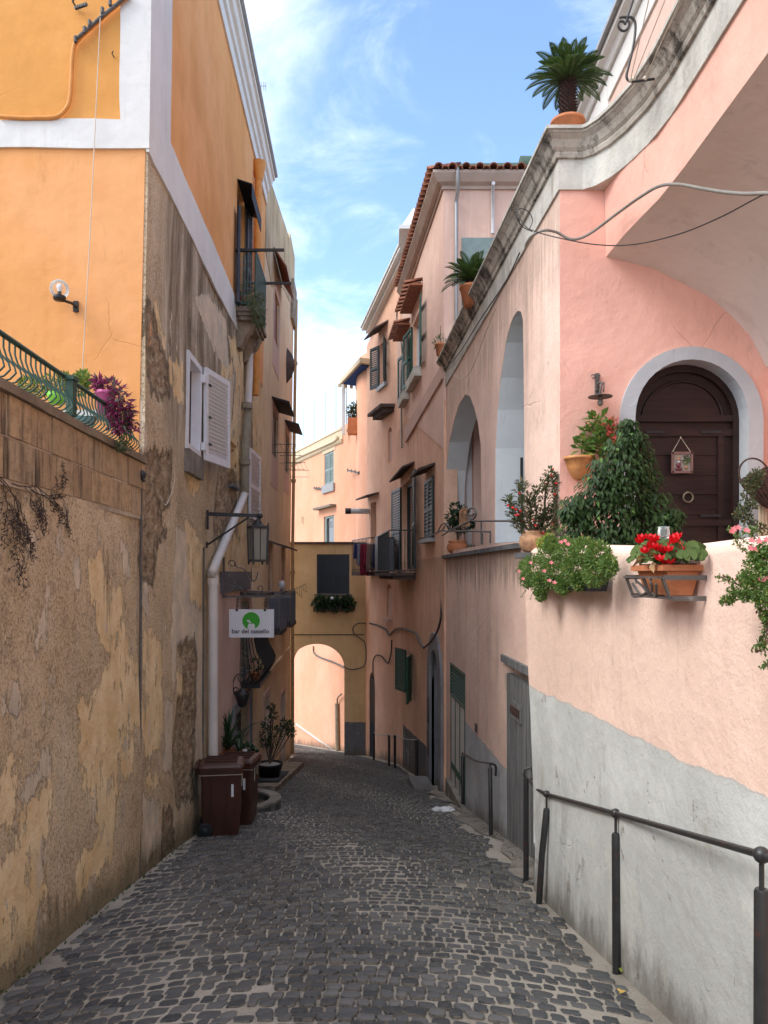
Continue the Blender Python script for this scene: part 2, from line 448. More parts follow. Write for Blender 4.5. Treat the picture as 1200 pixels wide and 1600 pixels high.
def cobble():
    t = T('basalt_cobble'); p = t.pos
    c = t.ramp(t.isl, [(0, (.045,.049,.052)), (.35, (.072,.077,.080)), (.7, (.098,.101,.102)), (1, (.15,.15,.145))])
    n = t.noise(p, 30, 6, .7)
    c = t.mix(t.sstep(n, .45, .72, 0, .55), c, (.15,.14,.13))
    c = t.mix(t.sstep(t.noise(p, 1.2, 5), .5, .7, 0, .35), c, (.10,.09,.075))
    w = t.sstep(t.noise(p, 45, 5, .7), .66, .72, 0, .5); c = t.mix(w, c, (.30,.29,.27))
    e = t.attr('edge'); sm = t.sstep(t.m('ADD', t.m('MULTIPLY', e, .55), t.m('MULTIPLY', t.noise(p, 26, 6, .75), 1.0)), .95, 1.06, 0, .85)
    c = t.mix(sm, c, (.27,.24,.20))
    h = t.m('ADD', t.noise(p, 22, 6, .7), t.m('MULTIPLY', t.noise(p, 90, 3), .3))
    return t.done(c, t.sstep(n, .3, .7, .6, .85), t.bump(h, .008, 1), spec=.25)
def mortar():
    t = T('sandy_joint'); p = t.pos
    c = t.ramp(t.noise(p, 1.5, 6, .6), [(.3, (.27,.24,.20)), (.5, (.41,.37,.31)), (.7, (.50,.455,.385))])
    g = t.noise(p, 130, 3, .7)
    c = t.mix(t.sstep(g, .52, .68, 0, .7), c, (.40,.36,.30)); c = t.mix(t.sstep(g, .45, .33, 0, .7), c, (.07,.06,.05))
    X = t.xyz(p)
    return t.done(c, .95, t.bump(t.m('ADD', g, t.noise(p, 14, 5)), .008, 1), spec=.1)
def stone(name, base, dirt=(.035,.032,.028), amt=.9, thr=(.46,.62), bump=.01, vz=.5):
    t = T(name); p = t.pos
    c = t.mix(t.sstep(t.noise(p, 3, 7, .65), .3, .7), sc3(base, .72), sc3(base, 1.15))
    s = t.sstep(t.noise(t.scale(p, (1.6, 1.6, vz)), 2.4, 8, .72), *thr)
    c = t.mix(t.m('MULTIPLY', s, amt), c, dirt)
    c = t.mix(t.sstep(t.noise(p, 50, 3, .7), .55, .7, 0, .5), c, sc3(base, 1.35))
    return t.done(c, .93, t.bump(t.m('ADD', t.noise(p, 12, 7, .7), t.m('MULTIPLY', t.noise(p, 70, 3), .3)), bump, 1), spec=.15)
def wood(name, c0, c1, rough=.6, sc_=(14, 14, .8), spec=.35, bump=.004, wavea=None):
    t = T(name); p = t.pos
    n = t.noise(t.scale(p, sc_), 2.5, 7, .68)
    c = t.mix(t.sstep(n, .34, .66), c0, c1)
    c = t.mix(t.sstep(t.noise(p, 2, 5), .5, .75, 0, .4), c, sc3(c0, .6))
    return t.done(c, rough, t.bump(n, bump, 1), spec=spec)
def glass(name, tint=(.9,.95,.95), rough=.05, alpha=.25):
    t = T(name)
    t.done(tint, rough, None, 0, .6)
    tr = t.n('ShaderNodeBsdfTransparent'); mx = t.n('ShaderNodeMixShader'); fr = t.n('ShaderNodeFresnel'); fr.inputs[0].default_value = 1.45
    t.put(mx.inputs[0], t.m('ADD', fr.outputs[0], alpha, clamp=True))
    t.nt.links.new(tr.outputs[0], mx.inputs[1]); t.nt.links.new(t.b.outputs[0], mx.inputs[2]); t.nt.links.new(mx.outputs[0], t.out.inputs[0])
    return t.mat

ORANGE = (.78,.36,.13)
M = {}
M['weathered'] = weathered(); M['tuff'] = tuff(); M['cobble'] = cobble(); M['mortar'] = mortar()
M['orange'] = plaster('orange_plaster', ORANGE, .06, stain=(.62,.24,.05), stain_amt=.4, bump=.004)
M['orange_side'] = plaster('orange_side_plaster', (.80,.37,.13), .10, stain=(.88,.50,.20), stain_amt=.55, stain_thr=(.45,.7), bump=.004)
M['orange_up'] = plaster('orange_upper_plaster', (.74,.35,.10), .08, stain=(.5,.22,.05), stain_amt=.4, bump=.004)
M['white'] = plaster('white_plaster', (.74,.73,.70), .08, stain=(.36,.33,.28), stain_amt=.6, bump=.004)
M['ochre'] = plaster('ochre_plaster', (.80,.60,.38), .12, stain=(.32,.22,.12), stain_amt=.55, stain_thr=(.5,.7), bump=.005)
M['ochre_top'] = plaster('ochre_sooty_plaster', (.56,.42,.25), .16, stain=(.13,.11,.08), stain_amt=.8, stain_thr=(.44,.62), bump=.005)
M['mustard'] = plaster('mustard_plaster', (.68,.49,.27), .10, stain=(.2,.12,.05), stain_amt=.5, bump=.005, dado=(-3.35, 0, (.16,.17,.19), .04, 24.0, 27.5))
M['pink_low'] = plaster('faded_pink_plaster', (.66,.46,.385), .07, stain=(.42,.33,.28), stain_amt=.4, bump=.004)
M['far'] = plaster('peach_plaster', (.80,.42,.275), .05, stain=(.6,.36,.25), stain_amt=.3, bump=.004, patch=(.62,.44,.34), patch_thr=(.70,.72))
M['r4'] = plaster('rose_plaster', (.82,.50,.355), .11, stain=(.42,.22,.15), stain_amt=.4, bump=.005, seed=1)
M['r3'] = plaster('peach_street_plaster', (.86,.54,.38), .11, stain=(.5,.26,.17), stain_amt=.5, stain_thr=(.48,.68), bump=.005, seed=2, dado=(-2.1, -.085, (.17,.17,.18), .04, 16.4, 20.6), drips=((5.6, 2.2, .4, (.46,.28,.19)), (1.9, 1.8, .4, (.40,.25,.18))))
M['r3up'] = plaster('pale_pink_plaster', (.80,.56,.47), .09, stain=(.60,.40,.33), stain_amt=.6, stain_thr=(.48,.68), bump=.004, seed=3, drips=((8.7, 2.5, .4, (.60,.42,.34)),))
M['arc'] = plaster('streaked_pink_plaster', (.86,.61,.50), .10, stain=(.34,.25,.20), stain_amt=.6, stain_thr=(.50,.66), bump=.008, seed=4, dado=(-.74, 0, (.50,.52,.53), .03, 6.0, 13.4), patch=(.60,.47,.36), patch_thr=(.60,.70), drips=((1.87, .85, .6, (.20,.155,.12)), (5.06, 1.4, .4, (.36,.28,.22))))
M['pinkd'] = plaster('salmon_plaster', (.84,.47,.375), .07, stain=(.62,.33,.24), stain_amt=.4, bump=.007, seed=5)
M['parapet'] = plaster('peach_parapet_plaster', (.88,.64,.53), .06, stain=(.60,.38,.29), stain_amt=.35, bump=.009, seed=6, dado=(.74, -.041, (.62,.64,.62), .02, 2.8, 30), drips=((1.72, .8, .2, (.60,.40,.32)),))
M['vault'] = plaster('vault_plaster', (.74,.67,.61), .06, stain=(.40,.30,.24), stain_amt=.5, bump=.004, seed=7, patch=(.36,.27,.21), patch_thr=(.73,.74))
M['intwhite'] = plaster('loggia_plaster', (.72,.75,.76), .03, stain=(.55,.56,.57), stain_amt=.3, bump=.003, seed=8)
M['greysur'] = plaster('grey_surround', (.47,.50,.53), .06, stain=(.33,.35,.36), stain_amt=.4, bump=.006, seed=9)
M['bluesur'] = plaster('grey_blue_surround', (.22,.225,.245), .10, stain=(.12,.12,.13), stain_amt=.5, bump=.006, seed=10)
M['cornice'] = stone('sooty_cornice', (.50,.46,.40), thr=(.44,.60), amt=.88)
M['band'] = stone('grey_render_band', (.56,.55,.50), dirt=(.22,.19,.15), amt=.6, thr=(.5,.68))
M['whitecorn'] = simple('painted_cornice', (.70,.69,.66), .8, .05)
M['balstone'] = stone('balcony_stone', (.32,.26,.20), thr=(.48,.62), amt=.7)
M['slate'] = stone('slate_ledge', (.16,.165,.17), thr=(.5,.7), amt=.5, dirt=(.05,.05,.05))
M['coping'] = stone('coping_stone', (.24,.185,.13), thr=(.5,.68), amt=.6)
M['grimy'] = stone('white_wall_patch', (.55,.50,.44))
M['concrete'] = stone('worn_concrete', (.26,.235,.20), dirt=(.12,.105,.085), amt=.7, thr=(.47,.62))
M['tile'] = simple('terracotta_tile', (.33,.135,.085), .85, .3, bump=.01, isl=.35, obj=False)
M['terra'] = simple('terracotta_pot', (.56,.21,.095), .8, .12, bump=.003)
M['terra2'] = simple('glazed_terracotta', (.60,.27,.10), .5, .15)
M['terra_old'] = simple('weathered_terracotta', (.42,.235,.13), .85, .35, bump=.008, nsc=14)
M['iron'] = simple('black_iron', (.022,.022,.024), .45, .2, spec=.5)
M['rail'] = simple('handrail_paint', (.030,.031,.032), .38, .2, spec=.5, rust=(.075,.028,.018), obj=False)
M['greeniron'] = simple('green_iron', (.022,.065,.042), .45, .2, spec=.5)
M['rackiron'] = simple('weathered_rack_iron', (.10,.092,.085), .55, .25, spec=.5, rust=(.20,.19,.18))
M['brownbin'] = simple('brown_bin_plastic', (.060,.022,.014), .42, .15, spec=.45, nsc=3)
M['rubber'] = simple('black_rubber', (.012,.012,.013), .7, .1)
M['whitepaint'] = simple('white_shutter_paint', (.72,.73,.76), .45, .04)
M['pvc'] = simple('white_downpipe', (.66,.61,.57), .5, .08, nsc=2)
M['fiber'] = simple('grey_cement_pipe', (.27,.23,.17), .8, .15)
M['pipe_or'] = simple('orange_downpipe', (.66,.27,.06), .55, .1)
M['pipe_ta'] = simple('tan_downpipe', (.45,.29,.14), .6, .12)
M['pipe_gr'] = simple('grey_downpipe', (.33,.335,.34), .45, .08, metal=.3)
M['darkblue'] = simple('dark_blue_shutter', (.035,.042,.062), .5, .12)
M['navy'] = simple('navy_painted_metal', (.012,.017,.034), .35, .12, spec=.5)
M['greensh'] = simple('green_shutter_paint', (.02,.085,.062), .5, .2)
M['darksh'] = simple('dark_shutter_paint', (.014,.028,.028), .5, .2)
M['teal'] = simple('teal_grey_shutter', (.20,.27,.27), .5, .1)
M['redsh'] = simple('red_brown_shutter', (.26,.085,.05), .6, .15)
M['greysh'] = simple('grey_railing_sheet', (.13,.135,.155), .5, .1)
M['greydoor'] = wood('weathered_grey_planks', (.085,.09,.095), (.27,.27,.265), .85, (22, 22, .5), bump=.008)
M['brown'] = wood('dark_brown_door', (.016,.007,.006), (.036,.015,.012), .42, (1.2, 14, 14), spec=.4, bump=.002)
M['palewood'] = wood('pale_green_grey_planks', (.56,.55,.51), (.70,.68,.63), .7)
M['awn'] = simple('black_awning', (.012,.012,.016), .7, .1)
M['hood'] = stone('dark_window_hood', (.11,.085,.075), thr=(.5,.7))
M['cable'] = simple('grey_cable', (.24,.225,.20), .6, .12)
M['bcable'] = simple('black_cable', (.02,.02,.02), .5, .1)
M['cord'] = simple('pale_cord', (.60,.52,.42), .7, .1)
M['brass'] = simple('aged_brass', (.20,.17,.12), .5, .2, metal=.5)
M['zinc'] = simple('zinc_sheet', (.30,.31,.32), .5, .1)
M['dark'] = simple('dark_interior', (.012,.012,.013), .8, .1)
M['glassdark'] = simple('window_glass', (.05,.06,.07), .08, .1, spec=.8)
M['glassclear'] = glass('clear_glass', alpha=.03)
M['milky'] = simple('milky_lamp_glass', (.20,.19,.16), .4, .05)
M['glassfar'] = glass('balustrade_glass', (.66,.86,.90), .15, .55)
M['signwhite'] = simple('sign_white', (.70,.71,.75), .45, .02)
M['signgreen'] = simple('sign_green', (.045,.36,.025), .5, .02)
M['signblack'] = simple('sign_black', (.03,.03,.035), .5, .02)
M['bark'] = simple('bark', (.13,.095,.07), .9, .25, bump=.01, nsc=20)
M['caudex'] = simple('palm_trunk_scales', (.045,.022,.018), .9, .4, bump=.015, nsc=20)
M['soil'] = simple('soil', (.05,.035,.025), .95, .2)
M['ficus'] = foliage('ficus_leaves', (.014,.036,.012), (.048,.088,.026), .14, .45, .25, c2=(.10,.20,.04), c2amt=.03)
M['cycad'] = foliage('cycad_fronds', (.022,.055,.013), (.075,.13,.028), .2, .4)
M['fern'] = foliage('light_green_leaves', (.05,.12,.025), (.14,.24,.05), .3, .5, c2=(.30,.30,.07), c2amt=.08)
M['olive'] = foliage('olive_green_leaves', (.05,.075,.035), (.12,.16,.07), .2, .5, c2=(.22,.17,.08), c2amt=.1)
M['dkleaf'] = foliage('dark_green_leaves', (.012,.035,.018), (.035,.08,.03), .15, .4)
M['varieg'] = foliage('cyclamen_leaves', (.018,.048,.010), (.11,.16,.045), .15, .6, .2)
M['lime'] = foliage('yellow_green_leaves', (.20,.28,.04), (.42,.48,.10), .3, .5)
M['purple'] = foliage('purple_leaves', (.10,.012,.045), (.30,.05,.14), .2, .45, c2=(.13,.17,.12), c2amt=.2)
M['purplegr'] = foliage('grey_purple_leaves', (.07,.055,.06), (.16,.12,.14), .15, .6)
M['redfl'] = foliage('red_petals', (.62,.004,.012), (.85,.02,.03), .2, .4)
M['pinkfl'] = foliage('pink_petals', (.82,.16,.18), (.90,.34,.36), .25, .5)
M['coral'] = foliage('coral_petals', (.60,.09,.07), (.75,.20,.16), .2, .5)
M['limepl'] = simple('lime_plastic', (.22,.62,.06), .4, .03)
M['pinkpl'] = simple('pink_plastic', (.62,.14,.33), .45, .05)
M['bluepl'] = simple('blue_grey_plastic', (.10,.20,.20), .45, .05)
M['blackpl'] = simple('black_plastic_pot', (.015,.015,.018), .5, .1)
M['wicker'] = simple('wicker', (.11,.065,.05), .8, .3, bump=.01, nsc=30)
M['canvasg'] = simple('green_canvas', (.07,.115,.085), .85, .15)
M['blue'] = simple('blue_awning_cloth', (.01,.05,.22), .8, .05)
M['cream'] = simple('cream_board', (.62,.52,.36), .7, .06)
M['litter'] = simple('white_plastic_bag', (.75,.76,.78), .5, .05)
M['mat'] = simple('grey_doormat', (.05,.055,.065), .95, .15, bump=.01, nsc=30)
def cloth(name, c): return simple(name, c, .9, .12, bump=.004, nsc=12)
M['eave'] = plaster('eave_plaster', (.50,.40,.345), .12, stain=(.2,.17,.15), stain_amt=.5, bump=.004)
M['joint'] = stone('tuff_joint_mortar', (.50,.42,.32), thr=(.5,.7), amt=.5)
# ------------------------------------------------------------ street
random.seed(7)
def xl(y): return PL.x(y) if y < 26 else -3.6-.25*(y-26)
def xr(y):
    if y < 6.95: return RP.x(y)
    if y < 14.4: return RA.x(y)
    if y < 22: return R3.x(y)
    if y < 25.4: return R4.x(y)
    if y < 28.5: return -.57-(y-25.4)*.3516
    return -1.66-(y-28.5)*.42
mb = MB(); ys = [-6+.5*i for i in range(90)]
for i, y in enumerate(ys):
    L, R = xl(y)-.5, xr(y)+.5
    mb.v += [V((L+(R-L)*j/10, y, gz(y)+.012*math.sin(j*1.3+y*.9)-.012)) for j in range(11)]
for i in range(len(ys)-1):
    for j in range(10): a = i*11+j; mb.f.append((a, a+1, a+12, a+11)); mb.sm.append(True)
structure('street', mb, M['mortar'])
mb = MB(); y = 2.4; row = 0; EDGE = []
while y < 37:
    L, R = xl(y)+.07, xr(y)-.05; w = R-L; xc = (L+R)/2-.1+.3*math.sin(y*.21)
    dy = .106+random.uniform(-.011, .011); amp = .66; ph = random.uniform(0, 6)
    x = L+random.uniform(-.03, .03)
    sandy = .16 if y < 9 else .08
    while x < R-.03:
        sw = random.uniform(.068, .124); sd = dy-random.uniform(.008, .024)
        cx = x+sw/2; q = (cx-xc)/(w/2)*(1 if w else 1)
        cy = y-amp*q*q*(1+.25*math.sin(y*.35+2))+.022*math.sin(cx*3+ph)+random.uniform(-.012, .012)
        slope = -2*amp*q/(w/2)
        edge = min(cx-xl(cy)-.03, xr(cy)-cx)
        if edge < (.09 if cx > 0 else .06)+random.uniform(-.04, .04) or random.random() < .012: x += sw; continue
        if 7.0 < cy < 15 and cx > 0 and edge < .16+.22*math.sin(cy*1.7)**2: x += sw; continue
        g = random.uniform(.004, .009); hw, hd = sw/2-g, sd/2
        n = 12; out = []; pw = random.uniform(4, 10)
        t0 = random.uniform(-.12, .12)+slope
        for k in range(n):
            a = 2*PI*k/n+.15; c_, s_ = math.cos(a), math.sin(a)
            r = 1/((abs(c_)**pw+abs(s_)**pw)**(1/pw))*random.uniform(.86, 1.08)
            px_, py_ = hw*c_*r, hd*s_*r
            out.append((cx+px_-t0*.1*py_, cy+py_+t0*px_))
        zb = gz(cy)+.012*math.sin((cx-xl(cy)+.5)/(w+1)*13+cy*.9)*0
        tx, ty = random.uniform(-.05, .05), random.uniform(-.05, .05); hh = random.uniform(.0005, .0055)
        o = len(mb.v)
        pl = lambda X, Y: gz(Y)+(X-cx)*tx+(Y-cy)*ty
        mb.v += [V((X, Y, pl(X, Y)-.03)) for X, Y in out]
        mb.v += [V((X, Y, pl(X, Y)+hh-.002)) for X, Y in out]
        mb.v += [V((cx+(X-cx)*.90, cy+(Y-cy)*.90, pl(X, Y)+hh+.0005)) for X, Y in out]
        mb.v.append(V((cx, cy, gz(cy)+hh+.001)))
        EDGE.extend([1.0]*(2*n)+[0.0]*(n+1))
        for k in range(n):
            k2 = (k+1) % n
            mb.f.append((o+k, o+k2, o+n+k2, o+n+k)); mb.sm.append(False)
            mb.f.append((o+n+k, o+n+k2, o+2*n+k2, o+2*n+k)); mb.sm.append(True)
            mb.f.append((o+2*n+k, o+2*n+k2, o+3*n)); mb.sm.append(True)
        x += sw
    y += dy; row += 1
mb.attr['edge'] = EDGE; structure('paving', mb, M['cobble'])
mb = MB(); mb.add([V((-400, -400, -9)), V((400, -400, -9)), V((400, 400, -9)), V((-400, 400, -9))], [(0, 1, 2, 3)])
structure('ground', mb, M['concrete'])
# worn concrete apron at the foot of the right walls
mb = MB()
prev = None; pts = []
for i in range(60):
    y = 7.0+i*.14; d = .10+.10*(1+math.sin(y*1.9))+.05*math.sin(y*5.3)
    if y > 14.5: d *= .6
    pts.append((xr(y)+.05, xr(y)-d, y))
for i in range(len(pts)-1):
    a, b = pts[i], pts[i+1]
    mb.add([V((a[0], a[2], gz(a[2])+.03)), V((a[1], a[2], gz(a[2])+.006)), V((b[1], b[2], gz(b[2])+.006)), V((b[0], b[2], gz(b[2])+.03))], [(0, 1, 2, 3)])
structure('pavement', mb, M['concrete'])

# ------------------------------------------------------------ layers of paint on the left walls
zA = lambda x, y: (x/3.636, 700+y/3.636)
zB = lambda x, y: (x/2.727, 1100+y/2.727)
zC = lambda x, y: (x/3, 450+y/3)
idn = lambda x, y: (x, y)
LAY = {'coatA': [
 (zA, [(500,640),(545,600),(600,720),(650,800),(700,780),(705,900),(690,1000),(735,1080),(740,1150),(800,1200),(800,1600),(450,1600),(470,1440),(560,1330),(640,1180),(600,1200),(550,1060),(540,950),(505,880)]),
 (zA, [(820,1060),(850,1030),(930,1100),(920,1300),(930,1600),(830,1600)]),
 (zA, [(1040,400),(1090,420),(1160,560),(1170,900),(1150,930),(1070,860),(1060,560)]),
 (zA, [(15,1040),(70,1050),(75,1120),(40,1140),(10,1100)]), (zA, [(1000,1290),(1040,1280),(1040,1600),(1000,1600)]),
 (zB, [(340,-20),(560,-20),(500,100),(490,350),(480,640),(420,740),(350,800),(330,880),(320,760),(350,650),(410,540),(400,400),(360,350),(345,200)]),
 (zB, [(90,440),(210,340),(230,260),(215,500),(190,800),(150,1000),(20,1150),(-60,1180),(-60,700),(60,650)]),
 (zB, [(600,290),(700,290),(700,340),(640,370),(600,350)]), (zB, [(510,100),(560,130),(550,300),(500,380)]),
 (zB, [(0,230),(100,230),(90,330),(60,500),(0,520)]), (zB, [(600,-20),(690,-20),(680,200),(610,220)]),
 (zC, [(790,360),(860,340),(860,540),(830,520),(795,440)]), (zC, [(715,70),(740,90),(775,220),(780,330),(750,250),(715,130)]),
 (zC, [(880,840),(945,870),(940,930),(910,980),(880,920)]), (zC, [(1070,230),(1140,240),(1145,600),(1150,900),(1110,900),(1060,740),(1090,600),(1100,400),(1080,330)]),
 (idn, [(326,880),(345,850),(395,790),(410,800),(412,950),(345,950)]), (idn, [(345,560),(362,560),(362,690),(350,720)]), (idn, [(395,560),(412,560),(412,800),(396,800)])],
'coatB': [
 (zA, [(130,500),(200,440),(240,480),(220,550),(145,600)]), (zA, [(405,620),(430,610),(450,700),(440,800),(425,820),(405,740)]),
 (zA, [(540,440),(550,470),(570,580),(545,590)]), (zA, [(690,470),(745,590),(740,740),(698,720)]), (zA, [(210,1060),(250,1030),(240,1170),(220,1210),(200,1150)]),
 (zA, [(20,1470),(90,1330),(130,1340),(135,1430),(80,1570),(30,1520)]),
 (zA, [(975,860),(1000,440),(1060,480),(1070,860),(1150,930),(1165,1600),(1110,1600),(1110,1150),(1080,1100),(1000,1140),(990,1400),(970,1400)]),
 (zC, [(905,40),(985,20),(1060,140),(1070,400),(1040,360),(970,220)]),
 (zB, [(100,380),(220,180),(235,300),(120,430)]), (zB, [(600,390),(680,420),(690,600),(600,700)]), (zB, [(700,-20),(740,-20),(735,300),(700,280)]), (zB, [(830,-20),(870,-20),(860,400),(835,400)]),
 (zC, [(1060,420),(1090,420),(1085,640),(1060,700)]), (zA, [(820,620),(850,640),(850,960),(825,900)])],
'rough': [
 (zA, [(790,0),(880,60),(900,400),(945,480),(880,560),(880,760),(810,740)]), (zC, [(1060,700),(1105,830),(1110,1150),(1000,1180),(1010,960)]),
 (zA, [(1010,1130),(1100,1100),(1110,1200),(1090,1600),(1030,1600),(1040,1300)]), (zB, [(755,-20),(830,-20),(825,400),(760,420),(745,200)]),
 (zB, [(700,480),(745,450),(750,620),(690,660)]), (zC, [(690,70),(720,130),(780,340),(790,480),(740,520),(690,420)]), (zC, [(680,760),(800,780),(790,1000),(690,1100)]),
 (zC, [(1125,810),(1150,820),(1150,880),(1125,880)])],
'black': [
 (zA, [(0,60),(150,100),(400,400),(330,360),(200,300),(120,420),(0,300)]), (zA, [(575,600),(640,760),(650,880),(620,1010),(600,1080),(590,900),(570,760)]),
 (zC, [(690,60),(720,20),(700,300),(690,300)]), (zC, [(880,110),(960,200),(940,310),(880,230)]), (zB, [(195,790),(330,850),(320,900),(195,960)]),
 (zB, [(590,640),(830,500),(840,580),(600,780)]), (idn, [(352,500),(370,480),(385,520),(384,560),(372,560)])]}
def add_layers(mb, names=('coatA', 'coatB', 'rough', 'black')):
    U = np.array([p.y for p in mb.v]); Z = np.array([p.z for p in mb.v])
    for k in names:
        best = np.full(U.shape, -1.0)
        for f, pl in LAY[k]:
            poly = [PL.hit(*f(x, y)) for x, y in pl]
            best = np.maximum(best, poly_sd(U, Z, poly))
        mb.attr[k] = np.clip(best, -1, 1)
    r = np.clip(mb.attr['rough']*6+.4, 0, 1)
    rng = np.random.default_rng(3); dz = rng.uniform(-1, 1, U.shape)
    for i, p in enumerate(mb.v):
        w = .012*math.sin(p.y*2.1+p.z*1.3)+.010*math.sin(p.y*.9-p.z*2.2+1)
        p.x += w+(-.035*r[i]*(.6+.4*dz[i]) if r[i] > 0 else 0)

# retaining wall
RW = root('retaining_wall', PL.P(5, gz(5)), 'low old retaining wall of peeling brown plaster topped with bare tuff blocks', 'wall')
mb = grid_wall(PL, -4, 7.3, -1.7, 2.13, th=.35, step=.045); add_layers(mb)
make('plaster_face', mb, M['weathered'], RW)
mb = MB(); random.seed(3)
for c_, (z0, z1) in enumerate(((2.13, 2.375), (2.375, 2.625))):
    u = -4+c_*.2
    while u < 7.28:
        w = random.uniform(.3, .42); u1 = min(u+w, 7.29); d = random.uniform(.017, .030); e = .011
        mb.fbox(PL, u+e, u1-e, z0+e+random.uniform(-.004, .004), z1-e*.3, -.3, d); u = u1
make('tuff_block', mb, M['tuff'], RW)['label'] = 'two courses of bare brown tuff blocks'
mb = MB(); mb.fbox(PL, -4, 7.28, 2.10, 2.622, -.32, .014); make('joint_mortar', mb, M['joint'], RW)
mb = MB(); u = -4
while u < 7.29:
    u1 = min(u+random.uniform(.7, 1.1), 7.29); mb.fbox(PL, u, u1-.006, 2.627, 2.685+random.uniform(-.004, .004), -.34, .045+random.uniform(-.01, .01)); u = u1
make('coping', mb, M['coping'], RW)
mb = MB(); mb.box((-6.3, 1.6, 2.0), (7.9, 11.3, .3)); structure('terrace_floor', mb, M['concrete'])

# orange building
OB = root('orange_house', PL.P(12, gz(12)), 'tall orange house on the left with white bands and peeling side wall', 'house')
xc = lambda z: PL.P(7.3, z).x
ZB0, ZB1, ZT = 5.62, 6.12, 9.95
OE = 16.6
Wa = (9.12, 9.93, 3.08, 4.25)      # white shutter window opening
rc = [PL.hit(363, 585), PL.hit(371, 630)]; Wr = (rc[0][0], rc[1][0], 3.05, 3.75)
w2a, w2b = PL.hit(387, 685), PL.hit(398, 780); Ws = (w2a[0], w2b[0], 2.62, 3.95)
dr0, dr1 = PL.hit(363, 1120)[0], PL.hit(388, 1120)[0]; Wd = (dr0, dr1, -2.9, -.75)
dn0, dn1 = PL.hit(374, 1000)[0], PL.hit(387, 1000)[0]; Wn = (dn0, dn1, -.30, 1.08)
mb = grid_wall(PL, 7.3, OE, -3.6, ZB0, [Wa, Wr, Ws, Wd, Wn], th=.35, step=.05); add_layers(mb)
make('side_wall', mb, M['weathered'], OB)['label'] = 'grey brown peeling side wall below the white band'
mb = panel(FO, [(-9, 2.05), (xc(2.05)-.075, 2.05), (xc(2.7)-.04, 2.7), (xc(ZB0)-.02, ZB0), (-9, ZB0)], th=.3); make('front_wall', mb, M['orange'], OB)
mb = panel(FO, [(-9, ZB0), (xc(ZB0)-.02, ZB0), (xc(10.1)-.02, 10.1), (-9, 10.1)], th=.3, off=-.002); make('upper_front_wall', mb, M['orange_up'], OB)
zb = 1.6+(895-190)/1200*7.3
def wob(poly, amp=.007, step=.22, keep=lambda a, b: False):
    out = []
    for a, b in zip(poly, poly[1:]+poly[:1]):
        L = math.hypot(b[0]-a[0], b[1]-a[1]); n = max(1, int(L/step)); out.append(a)
        if keep(a, b): continue
        nx, ny = -(b[1]-a[1])/L, (b[0]-a[0])/L; ph = random.uniform(0, 6)
        for i in range(1, n): t = i/n; w = amp*(math.sin(t*L*1.7+ph)+.5*math.sin(t*L*5.3+ph*2)+random.uniform(-.4, .4)); out.append((a[0]+(b[0]-a[0])*t+nx*w, a[1]+(b[1]-a[1])*t+ny*w))
    return out
mb = panel(FO, wob([(-9, ZB0), (xc(ZB0)+.025, ZB0), (xc(10.1)+.025, 10.1), (at(190, 0, 7.3).x, 10.1), (at(190, 0, 7.3).x, zb), (-9, zb)], keep=lambda a, b: a[0] > -2.35 and b[0] > -2.35), th=.03, off=.025)
make('white_band', mb, M['white'], OB)
bu0, bu1 = PL.hit(370, 350)[0], PL.hit(382, 350)[0]
zd0, zd1 = 6.25, 8.15
mb = grid_wall(PL, 7.3, OE, ZB0, ZT, [(bu0, bu1, ZB1+.15, zd1)], th=.3); make('upper_side_wall', mb, M['orange_side'], OB)
mb = panel(PL, wob([(7.275, ZB0-.03), (14.6, ZB0+.02), (14.6, ZB1), (8.1, ZB1+.02), (8.1, 10.1), (7.275, 10.1)], .010, keep=lambda a, b: a[0] < 7.3 and b[0] < 7.3), th=.03, off=.022); make('side_band', mb, M['white'], OB)
mb = MB(); mb.fbox(PL, 7.62, OE, -3.5, 9.95, -6.5, -.6); make('rear_mass', mb, M['ochre'], OB)
mb = sweep([(PL.P(7.2, 9.9).x, 7.0), (PL.P(OE, 9.9).x+.0, OE)], [(0, 9.55), (.03, 9.55), (.03, 9.78), (.07, 9.80), (.08, 9.92), (.13, 9.95), (.16, 10.06), (.20, 10.08), (.20, 10.16), (0, 10.16)])
make('cornice', mb, M['whitecorn'], OB)
mb = sweep([(PL.P(7.2, 9.9).x, 6.9), (PL.P(OE, 9.9).x, OE+.05)], [(-6, 11.2), (.22, 10.161), (.25, 10.18), (.25, 10.23), (-6, 11.3)])
make('roof', mb, M['zinc'], OB)
# faded pink ground-floor facade
mb = grid_wall(Side(-2.0+.03, -.04, 1), 10.75, OE, -3.5, 1.45, [Wd, Wn], th=.06); make('lower_wall', mb, M['pink_low'], OB)
mb = MB(); a0 = PL.hit(341, 905)[0]; mb.fbox(PL, a0, 14.4, 1.30, 1.62, .02, .075); make('grey_fascia', mb, M['greysh'], OB)
mb = MB(); mb.fbox(PL, 14.95, OE-.02, -3.5, 1.7, .03, .05); make('ochre_ground_wall', mb, M['ochre'], OB)

